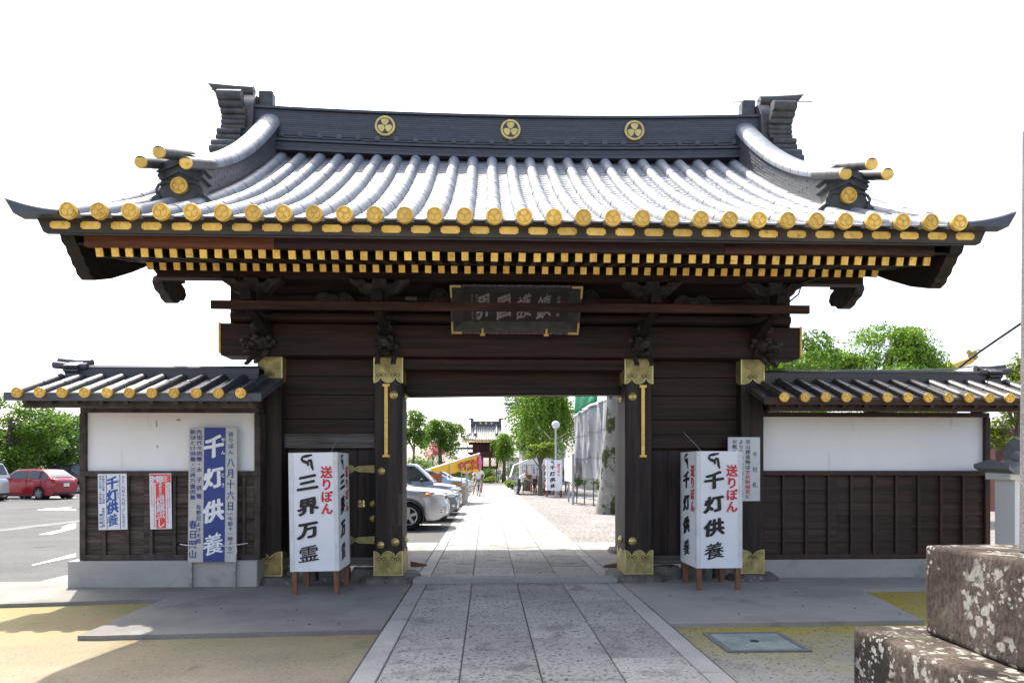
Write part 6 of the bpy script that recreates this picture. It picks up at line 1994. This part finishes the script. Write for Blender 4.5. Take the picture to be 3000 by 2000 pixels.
def car(name, label, loc, rz, L, W, Ht, paint, hood, belt, nose, ws0, ws1, rt1, rt0, wb, wr, clr=.2, group='cars parked beyond the gate', cat='car', plate=PLATE, cladding=False, spokes=5, tail=.0, lampz=.0, amber=False, axle=None):
    """x forward. hood/belt/nose heights; ws0, ws1 windscreen foot and top; rt1, rt0 rear window top and foot (x from the middle)"""
    t = thing(name, label, cat, loc, rz, group)
    def b_(mb, nm, m, parent=t, **kw):
        return mb.build(nm, m, parent, org=(0, 0, 0), **kw)
    hl, hw = L / 2, W / 2
    xf, xr = (axle if axle else (wb / 2 + .02, -wb / 2 + .02))
    Ra = wr * 1.13
    def wid(x):
        a = abs(x) / hl
        return hw * (1 - .20 * smooth(.74, 1.02, a) ** 1.5 - .015 * a)
    def top(x):
        if x > ws0:
            s = (x - ws0) / (hl - ws0)
            z = hood + (nose - hood) * s ** 1.6
            return z - .25 * smooth(.90, 1.0, x / hl) ** 2
        if x < rt0:
            s = (rt0 - x) / (hl + rt0 + 1e-6)
            return belt - tail * s - .12 * smooth(.96, 1.01, -x / hl)
        return belt + (hood - belt) * smooth(ws0 - .7, ws0, x)
    def bot(x):
        z = clr + .13 * smooth(.88, 1.0, abs(x) / hl)
        for c in (xf, xr):
            q = Ra * Ra - (x - c) ** 2
            if q > 0:
                z = max(z, wr + math.sqrt(q))
        return z
    xs = sorted(set([-hl + L * i / 46 for i in range(47)] + [c + Ra * math.cos(R(a)) for c in (xf, xr) for a in range(0, 181, 12)] + [hl - .03, hl - .08, -hl + .03]))
    rings = []
    for x in xs:
        w, zb, zt = wid(x), bot(x), top(x)
        zb = min(zb, zt - .06)
        zm = clr
        hlf = [(0, zb), (w * .93, zb), (w * .975, zb + .03), (w, max(zb + .04, zb + .45 * (zt - zb))), (w * .985, max(zb + .045, zb + .74 * (zt - zb))), (w * .945, zt - .035), (w * .86, zt - .004), (w * .45, zt + .012), (0, zt + .018)]
        rings.append([(x, y, z) for y, z in hlf] + [(x, -y, z) for y, z in reversed(hlf[1:-1])])
    body = b_(MB().loft(rings), 'body', [paint])
    # cabin
    def zroof(x):
        if x >= ws1:
            s = max(0., (ws0 - x) / (ws0 - ws1)); return belt + (Ht - .03 - belt) * (s ** .92)
        if x <= rt1:
            s = max(0., (x - rt0) / (rt1 - rt0)); return belt + (Ht - .04 - belt) * (s ** .8)
        m = (x - rt1) / (ws1 - rt1)
        return Ht - .035 + .035 * math.sin(math.pi * m) - .01 * (1 - m)
    wb_, wr_ = .905, .715
    def wy(z):
        return hw * (wb_ + (wr_ - wb_) * max(0, (z - belt) / (Ht - belt)))
    rings = []
    for i in range(29):
        x = rt0 + (ws0 - rt0) * i / 28
        z = max(zroof(x), belt + .002)
        e = min(1., (z - belt) / .25)
        hlf = [(0, belt - .06), (wy(belt), belt - .06), (wy((belt + z) / 2), (belt + z) / 2), (wy(z) * 1.0, z - .05 * e), (wy(z) * .93, z - .012 * e), (wy(z) * .5, z), (0, z + .006)]
        rings.append([(x, y, zz) for y, zz in hlf] + [(x, -y, zz) for y, zz in reversed(hlf[1:-1])])
    cab = b_(MB().loft(rings), 'cabin', [paint])
    # glass
    def side_glass(xa, xb, s):
        up, lo = [], []
        for i in range(13):
            x = xa + (xb - xa) * i / 12
            zt = zroof(x) - .085
            zl = belt + .035
            if zt < zl + .02: zt = zl + .02
            up.append((x, s * (wy(zt) + .007), zt)); lo.append((x, s * (wy(zl) + .007), zl))
        m = MB(); m.loft([lo, up], False)
        b_(m, 'side_window', [GLASSD], cab, fixn=False)
    mid = (ws1 + rt1) / 2
    for s in (-1, 1):
        side_glass(ws0 - .22 * (ws0 - ws1), mid + .05, s)
        side_glass(mid - .05, (rt1 * .72 + mid * .28) if rt1 - rt0 < .5 else rt1 - .05, s)
        side_glass((rt1 * .74 + mid * .26) - .08, rt0 + .42 * (rt1 - rt0), s)
    def screen(xa, xb, fwd, nm):
        rows = []
        for i in range(7):
            x = xa + (xb - xa) * i / 6; z = zroof(x) + .012
            yy = wy(z) * .86
            rows.append([(x + fwd * .012, -yy, z - .012), (x + fwd * .012, -yy * .5, z), (x + fwd * .012, 0, z + .004), (x + fwd * .012, yy * .5, z), (x + fwd * .012, yy, z - .012)])
        b_(MB().loft(rows, False), nm, [GLASSD], cab, fixn=False)
    screen(ws0 - .10 * (ws0 - ws1), ws1 + .08 * (ws0 - ws1), 1, 'windscreen')
    screen(rt0 + .12 * (rt1 - rt0), rt0 + .88 * (rt1 - rt0), -1, 'rear_window')
    # wheels
    for x in (xf, xr):
        for s in (-1, 1):
            yc_ = s * (hw - .115)
            m = MB().lathe([(wr * .64, -.10), (wr * .70, -.115), (wr * .93, -.11), (wr, -.08), (wr, .08), (wr * .93, .11), (wr * .70, .115), (wr * .64, .10)], (x, yc_, wr), 'y', 28, caps=False)
            ty = b_(m, 'wheel', [RUBBER])
            r = MB().lathe([(wr * .66, s * .085), (wr * .64, s * .105), (wr * .58, s * .10), (wr * .57, -s * .03)], (x, yc_, wr), 'y', 28, caps=False)
            for q in range(spokes):
                a = 2 * math.pi * q / spokes + .3
                r.bar((x, yc_ + s * .085, wr), (x + wr * .6 * math.cos(a), yc_ + s * .095, wr + wr * .6 * math.sin(a)), .075, .03, up=(0, 1, 0))
            r.lathe([(.06, s * .06), (.055, s * .108), (.0001, s * .11)], (x, yc_, wr), 'y', 12)
            b_(r, 'rim', [ALLOY], ty)
            b_(MB().lathe([(wr * .6, s * .02), (wr * .55, s * .035), (.0001, s * .04)], (x, yc_, wr), 'y', 20, caps=False), 'brake_disc', [TRIM], ty)
            b_(MB().lathe([(Ra * .99, -.32), (Ra * .99, .06)], (x, s * (hw - .12) * 1., wr), 'y', 24, caps=False), 'wheel_well', [TRIM], ty, fixn=False)
    # front and rear furniture
    zl = lampz or nose - .10
    for s in (-1, 1):
        lp_ = MB().ball((hl - .27, s * (wid(hl - .27) - .10), zl), (.24, .125, .085), 14, 9)
        b_(lp_, 'headlamp', [LENS], body)
        if amber:
            b_(MB().ball((hl - .47, s * (wid(hl - .47) - .030), zl + .03), (.10, .045, .045), 10, 7), 'indicator', [AMBER], body)
        b_(MB().ball((hl - .14, s * (wid(hl - .14) - .05), clr + .26), (.08, .06, .06), 10, 7), 'fog_lamp', [CHROME], body)
        b_(MB().ball((-hl + .13, s * (wid(-hl + .13) - .07), belt - .10), (.15, .085, .13), 12, 8), 'tail_lamp', [TAIL], body)
        b_(MB().ball((ws0 - .38, s * (hw + .06), belt + .06), (.06, .10, .07), 10, 7), 'wing_mirror', [paint if not cladding else TRIM], cab)
        for dx in (.05, -.95):
            b_(MB().box(dx - .09, dx + .09, s * (hw * .992) - .012, s * (hw * .992) + .012, belt - .16, belt - .135), 'door_handle', [paint], body)
        b_(MB().box(xr + Ra, xf - Ra, s * hw * .955 - .02, s * hw * .955 + .02, clr - .02, clr + (.17 if cladding else .08)), 'sill_trim', [TRIM], body, bevel=.01)
        for dx in (ws0 - .35, mid, rt1 - .05):
            b_(MB().box(dx - .004, dx + .004, s * (hw * .988) - .010, s * (hw * .988) + .010, clr + .2, belt - .05), 'door_gap', [TRIM], body)
    for k in range(3):
        b_(MB().box(hl - .10, hl - .004 - .02 * k, -hw * .42, hw * .42, zl - .02 - .05 * k, zl + .008 - .05 * k), 'grille_bar', [CHROME if k != 1 else TRIM], body)
    b_(MB().box(hl - .16, hl + .012, -hw * .74, hw * .74, clr + .06, clr + .17), 'lower_grille', [TRIM], body, bevel=.03)
    b_(MB().box(hl - .05, hl + .02, -.17, .17, clr + .26, clr + .40), 'number_plate', [plate], body)
    b_(MB().box(-hl - .02, -hl + .05, -.17, .17, belt - .38, belt - .22), 'number_plate', [plate], body)
    b_(MB().box(-hl - .015, -hl + .15, -hw * .8, hw * .8, clr + .08, clr + .2), 'rear_valance', [TRIM], body, bevel=.02)
    for y0 in (-.38, .36):
        b_(MB().box(mid + .0, mid + .14, y0 - .22, y0 + .22, belt - .1, Ht - .22), 'seat', [SEAT], cab, bevel=.05)
    return t
SILV = carpaint('silver_paint', (.48, .49, .51), .45, .3)
SILVB = carpaint('blue_silver_paint', (.28, .31, .38), .4, .3)
DKGR = carpaint('dark_grey_green_paint', (.10, .12, .12), .35, .3)
REDC = carpaint('red_paint', (.30, .008, .022), .1, .25)
BLKC = carpaint('black_paint', (.012, .012, .014), .1, .2)
WHTC = carpaint('white_car_paint', (.72, .73, .74), .0, .3)
BLUC = carpaint('pale_blue_paint', (.30, .38, .50), .2, .3)
# three cars nose-on to the path
yc_ = G(1205, 1552).y + .85
nose_x = P(1311, 1480, 17.9).x
car('parked_car', 'silver off-road car nearest the gate, nose to the path', (nose_x - 2.32, yc_, 0), 0, 4.64, 1.80, 1.68, SILV, 1.09, 1.10, .93, .95, .15, -1.75, -2.25, 2.67, .355, .22, spokes=5, amber=True, cladding=False, lampz=.86, axle=(1.36, -1.31))
car('parked_car', 'dark grey estate car between the silver off-road car and the small wagon', (nose_x - 2.08, yc_ + 2.75, 0), 0, 4.45, 1.73, 1.59, DKGR, .99, 1.02, .84, .85, .05, -1.75, -2.15, 2.53, .32, .2, cladding=True, lampz=.77)
car('parked_car', 'blue-silver tall small wagon behind the dark grey car', (nose_x - 1.82, yc_ + 5.5, 0), 0, 3.9, 1.60, 1.75, SILVB, 1.05, 1.10, .92, 1.05, .42, -1.75, -1.93, 2.36, .29, .18, cladding=True, lampz=.84)
x, y = at(1330, 0, 41)
car('parked_car', 'pale blue car seen behind the food stall', (x - 1.3, y, 0), 0, 4.2, 1.68, 1.5, BLUC, .95, .98, .8, .95, .1, -1.2, -1.9, 2.55, .3)
x, y = at(1378, 0, 47)
car('parked_car', 'white car beyond the food stall near the cyclist', (x - 2.1, y, 0), 0, 4.2, 1.68, 1.48, WHTC, .93, .96, .8, .95, .1, -1.2, -1.9, 2.55, .3)
# left car park
p = G(118, 1460)
car('parked_car', 'red hatchback parked in front of the car park trees', (p.x - .55, p.y + .2, 0), R(180 - 14), 4.25, 1.70, 1.54, REDC, 1.0, 1.02, .82, 1.05, .25, -1.35, -1.98, 2.6, .30, .17, group='cars in the left car park', lampz=.76)
p = G(14, 1466)
car('parked_van', 'silver minivan cut by the left edge of the picture', (p.x - 2.35, p.y + .2, 0), R(180 - 12), 4.4, 1.70, 1.86, SILV, 1.1, 1.12, .85, 1.35, .75, -1.95, -2.15, 2.7, .30, .17, group='cars in the left car park', plate=PLATEY, cat='van')
x, y = at(205, 0, 45)
car('parked_car', 'black tall car behind the red hatchback', (x, y, 0), R(170), 4.5, 1.75, 1.85, BLKC, 1.1, 1.15, .9, 1.3, .6, -1.9, -2.15, 2.7, .33, .2, group='cars in the left car park')
# =================================================================== PEOPLE
SKIN = mat('skin', (.42, .24, .16), .55, var=.08, scale=8)
HAIR = mat('dark_hair', (.018, .015, .013), .6, var=.2)
HAIRG = mat('grey_hair', (.30, .29, .28), .7, var=.2)
SHIRTW = mat('white_shirt', (.74, .73, .73), .85, var=.06, scale=6)
SHIRTN = mat('navy_shirt', (.02, .022, .035), .85, var=.2, scale=6)
PANTG = mat('pale_trousers', (.46, .46, .47), .85, var=.08, scale=6)
KHAKI = mat('khaki_shorts', (.36, .31, .24), .85, var=.1, scale=6)
PANTD = mat('dark_trousers', (.05, .055, .07), .85, var=.1, scale=6)
SHOE = mat('sandal', (.10, .07, .05), .7, var=.2)
def person(label, loc, rz, J, top, legs, shorts=False, hair=HAIR, towel=False, sleeve=.5):
    """J: joints in metres, facing -y. One skinned surface; clothing follows the bones by material."""
    t = thing('person', label, 'person', loc, rz)
    names = ['pelvis', 'waist', 'chest', 'neck', 'head', 'crown', 'lsh', 'lel', 'lwr', 'lha', 'rsh', 'rel', 'rwr', 'rha', 'lhip', 'lkn', 'lan', 'lto', 'rhip', 'rkn', 'ran', 'rto']
    rad = dict(pelvis=(.155, .115), waist=(.145, .11), chest=(.17, .115), neck=(.058, .06), head=(.078, .095), crown=(.07, .085), lsh=(.068, .065), lel=(.046, .046), lwr=(.032, .032), lha=(.036, .028), lhip=(.088, .09), lkn=(.060, .062), lan=(.042, .045), lto=(.04, .032))
    for k in list(rad):
        if k[0] == 'l' and k not in ('lha',):
            rad['r' + k[1:]] = rad[k]
    rad['rha'] = rad['lha']
    E_ = [('pelvis', 'waist'), ('waist', 'chest'), ('chest', 'neck'), ('neck', 'head'), ('head', 'crown')]
    for s in 'lr':
        E_ += [('chest', s + 'sh'), (s + 'sh', s + 'el'), (s + 'el', s + 'wr'), (s + 'wr', s + 'ha'), ('pelvis', s + 'hip'), (s + 'hip', s + 'kn'), (s + 'kn', s + 'an'), (s + 'an', s + 'to')]
    idx = {n: i for i, n in enumerate(names)}
    me = bpy.data.meshes.new('body_skin')
    me.from_pydata([J[n] for n in names], [(idx[a], idx[b]) for a, b in E_], [])
    tmp = bpy.data.objects.new('tmp', me); COL.objects.link(tmp)
    tmp.modifiers.new('s', 'SKIN').use_smooth_shade = True
    if not me.skin_vertices:
        bpy.context.view_layer.update()
    sv = me.skin_vertices[0].data if me.skin_vertices else None
    if sv is None:
        bpy.context.view_layer.objects.active = tmp
        bpy.ops.object.modifier_add(type='SKIN'); sv = me.skin_vertices[0].data
    for n in names:
        sv[idx[n]].radius = rad[n]; sv[idx[n]].use_root = (n == 'pelvis')
    sb = tmp.modifiers.new('d', 'SUBSURF'); sb.levels = 2; sb.render_levels = 2
    dg = bpy.context.evaluated_depsgraph_get(); dg.update()
    bm_ = bpy.data.meshes.new_from_object(tmp.evaluated_get(dg))
    bpy.data.objects.remove(tmp)
    bm_.materials.clear()
    for m in (SKIN, top, legs, hair, SHOE):
        bm_.materials.append(m)
    V = {n: Vector(J[n]) for n in names}
    def segd(p, a, b):
        ab = b - a; u = max(0, min(1, (p - a).dot(ab) / ab.length_squared)); return (p - a - ab * u).length, u
    for f in bm_.polygons:
        f.use_smooth = True
        best = min(((*segd(f.center, V[a], V[b]), a, b) for a, b in E_), key=lambda q: q[0])
        d, u, a, b = best
        k = 0
        if (a, b) in (('pelvis', 'waist'), ('waist', 'chest')) or b in ('lsh', 'rsh'): k = 1 if not (a == 'pelvis' and u < .35) else 2
        elif (a, b) == ('chest', 'neck'): k = 1 if u < .55 else 0
        elif b in ('lel', 'rel'): k = 1 if u < sleeve * 1.4 else 0
        elif b in ('lhip', 'rhip'): k = 2
        elif b in ('lkn', 'rkn'): k = 2 if (not shorts or u < .85) else 0
        elif b in ('lan', 'ran'): k = 0 if shorts else 2
        elif b in ('lto', 'rto'): k = 4
        elif b == 'crown' or (b == 'head' and u > .75):
            k = 3 if (f.center.y > V['head'].y + .005 or f.center.z > V['crown'].z - .01) else 0
        f.material_index = k
    bm_.name = 'body'
    place(bm_, 'body', t)
    # face
    h = V['head'].lerp(V['crown'], .35); fw = (Matrix.Rotation(J.get('turn', 0), 3, 'Z') @ Vector((0, -1, 0)))
    sd = Vector((-fw.y, fw.x, 0))
    mb = MB()
    mb.ball(h + fw * .098 + Vector((0, 0, -.01)), (.014, .018, .024), 6, 5)
    for s in (-1, 1):
        mb.ball(h + sd * (s * .082) + Vector((0, 0, -.005)), (.012, .02, .03), 6, 5)
    mb.build('nose_and_ears', [SKIN], t, org=(0, 0, 0))
    mb = MB()
    for s in (-1, 1):
        mb.ball(h + fw * .086 + sd * (s * .032) + Vector((0, 0, .018)), (.011, .008, .007), 6, 4)
    mb.bar(h + fw * .088 + sd * -.024 + Vector((0, 0, -.052)), h + fw * .088 + sd * .024 + Vector((0, 0, -.052)), .008, .008)
    mb.build('eyes_and_mouth', [HAIR], t, org=(0, 0, 0))
    # fingers
    mb = MB()
    for s in 'lr':
        w_, ha = V[s + 'wr'], V[s + 'ha']
        d = (ha - w_).normalized(); a = d.orthogonal().normalized(); c = d.cross(a)
        for q in range(4):
            o = ha + a * ((q - 1.5) * .018)
            mb.tube([o, o + d * .035 + c * .006, o + d * .058 + c * .02], [.010, .009, .007], 5)
        o = w_.lerp(ha, .6) + a * .03
        mb.tube([o, o + a * .018 + d * .02, o + a * .02 + d * .042], [.011, .010, .007], 5)
    mb.build('fingers', [SKIN], t, org=(0, 0, 0), kind='stuff')
    if towel:
        mb = MB()
        for s in (-1, 1):
            mb.loft([[(s * .07 + x_, y_, z_) for x_, y_, z_ in r_] for r_ in ([(-.03, .10, 1.40), (.04, .10, 1.40), (.04, .115, 1.39), (-.03, .115, 1.39)], [(-.035, -.03, 1.47), (.04, -.03, 1.45), (.04, -.02, 1.47), (-.035, -.02, 1.49)], [(-.04, -.145, 1.36), (.04, -.145, 1.36), (.04, -.135, 1.37), (-.04, -.135, 1.37)], [(-.04, -.16, 1.08), (.045, -.16, 1.10), (.045, -.15, 1.10), (-.04, -.15, 1.08)])])
        mb.build('towel', [SHIRTW], t, org=(0, 0, 0))
    return t
def stand(h=1.68, arm=.10, step=.08, bend=0., turn=0.):
    k = h / 1.70
    J = dict(pelvis=(0, 0, .93), waist=(0, 0, 1.10), chest=(0, -.01, 1.34), neck=(0, -.01, 1.47), head=(0, -.02, 1.54), crown=(0, -.015, 1.63),
             lsh=(.185, 0, 1.38), lel=(.235 + arm * .5, .03, 1.12), lwr=(.25 + arm, -.05, .88), lha=(.25 + arm, -.07, .80),
             rsh=(-.185, 0, 1.38), rel=(-.235 - arm * .5, .03, 1.12), rwr=(-.25 - arm, -.05, .88), rha=(-.25 - arm, -.07, .80),
             lhip=(.095, 0, .87), lkn=(.10, -step, .48), lan=(.10, step * .6, .075), lto=(.115, step * .6 - .15, .035),
             rhip=(-.095, 0, .87), rkn=(-.10, step * .3, .48), ran=(-.10, step, .075), rto=(-.115, step - .15, .035))
    J = {n: Vector(p) * k for n, p in J.items()}
    if bend:
        M3 = Matrix.Rotation(bend, 3, 'X'); pv = J['pelvis'].copy()
        for n in ('waist', 'chest', 'neck', 'head', 'crown', 'lsh', 'lel', 'lwr', 'lha', 'rsh', 'rel', 'rwr', 'rha'):
            J[n] = pv + M3 @ (J[n] - pv)
        for s in 'lr':
            sh = J[s + 'sh']; q = 1 if s == 'l' else -1
            J[s + 'el'] = sh + Vector((q * .05, -.08, -.24)); J[s + 'wr'] = sh + Vector((0, -.28, -.33)); J[s + 'ha'] = sh + Vector((0, -.36, -.34))
    J['turn'] = turn
    return J
q = G(1460, 1413.5)
person('man in dark shirt and pale trousers with white towel walking down the path', (q.x, q.y, 0), R(6), stand(1.66, .07, .10), SHIRTN, PANTG, hair=HAIRG, towel=True)
# cyclist
q = G(1402, 1452.5)
bk = thing('bicycle', 'dark bicycle ridden towards the gate along the path edge', 'bicycle', (q.x, q.y, 0), R(8))
def bl(mb, n, m, **kw): return mb.build(n, m, bk, org=(0, 0, 0), **kw)
for y_ in (-.52, .55):
    pth = [(0, y_ + .31 * math.cos(2 * math.pi * k / 28), .33 + .31 * math.sin(2 * math.pi * k / 28)) for k in range(29)]
    m = MB().tube(pth, .018, 6, caps=False)
    wl_ = bl(m, 'wheel', [RUBBER])
    m = MB()
    for k in range(14):
        a = 2 * math.pi * k / 14
        m.bar((0, y_, .33), (0, y_ + .3 * math.cos(a), .33 + .3 * math.sin(a)), .004)
    m.build('spokes', [STEELP], wl_, org=(0, 0, 0), kind='stuff')
m = MB()
for a, b in (((0, -.36, .88), (0, -.33, .70)), ((0, -.33, .70), (0, .06, .30)), ((0, -.33, .66), (0, .12, .62)), ((0, .06, .30), (0, .14, .82)), ((.03, .06, .30), (.04, .55, .33)), ((-.03, .06, .30), (-.04, .55, .33)), ((.04, .55, .33), (.0, .13, .68)), ((.04, -.36, .66), (.05, -.52, .33)), ((-.04, -.36, .66), (-.05, -.52, .33))):
    m.bar(a, b, .03)
bl(m, 'frame', [mat('bike_frame', (.05, .06, .08), .4, var=.1)])
bl(MB().tube([(-.27, -.22, 1.0), (-.16, -.36, 1.02), (0, -.38, .98), (.16, -.36, 1.02), (.27, -.22, 1.0)], .014, 6), 'handlebar', [STEELP])
bl(MB().ball((0, .16, .86), (.10, .14, .04), 10, 6), 'saddle', [RUBBER])
bl(MB().tube([(-.14, .06, .20), (.0, .06, .30), (.14, .06, .40)], .012, 6), 'pedals', [STEELP])
J = stand(1.70)
J.update(pelvis=Vector((0, .16, .97)), waist=Vector((0, .10, 1.13)), chest=Vector((-.01, -.02, 1.34)), neck=Vector((.02, -.07, 1.46)), head=Vector((.05, -.10, 1.53)), crown=Vector((.08, -.10, 1.61)),
         lsh=Vector((.19, .0, 1.37)), lel=Vector((.32, -.10, 1.17)), lwr=Vector((.25, -.24, 1.04)), lha=Vector((.235, -.28, 1.02)),
         rsh=Vector((-.20, .0, 1.36)), rel=Vector((-.33, -.06, 1.17)), rwr=Vector((-.26, -.24, 1.04)), rha=Vector((-.24, -.28, 1.02)),
         lhip=Vector((.10, .14, .93)), lkn=Vector((.17, -.20, .66)), lan=Vector((.15, -.10, .25)), lto=Vector((.15, -.24, .21)),
         rhip=Vector((-.10, .14, .93)), rkn=Vector((-.22, -.14, .56)), ran=Vector((-.30, .02, .14)), rto=Vector((-.33, -.11, .05)), turn=R(40))
person('cyclist in white t-shirt and khaki shorts looking aside by the stall', (q.x, q.y, 0), R(8), J, SHIRTW, KHAKI, shorts=True)
# people under and beside the tent
x, y = at(1520, 0, 40.6)
person('person in white shirt bending over the tent table from the left', (x, y, 0), R(80), stand(1.65, bend=R(48)), SHIRTW, PANTD)
x, y = at(1567, 0, 42.2)
person('person in white shirt standing behind the tent table', (x, y, 0), R(-40), stand(1.62, .05), SHIRTW, PANTD)
x, y = at(1661, 0, 42)
person('person in white shirt and dark trousers beside the right tent pole', (x, y, 0), R(60), stand(1.66, .05), SHIRTW, PANTD)
x, y = at(1360, 0, 31.6)
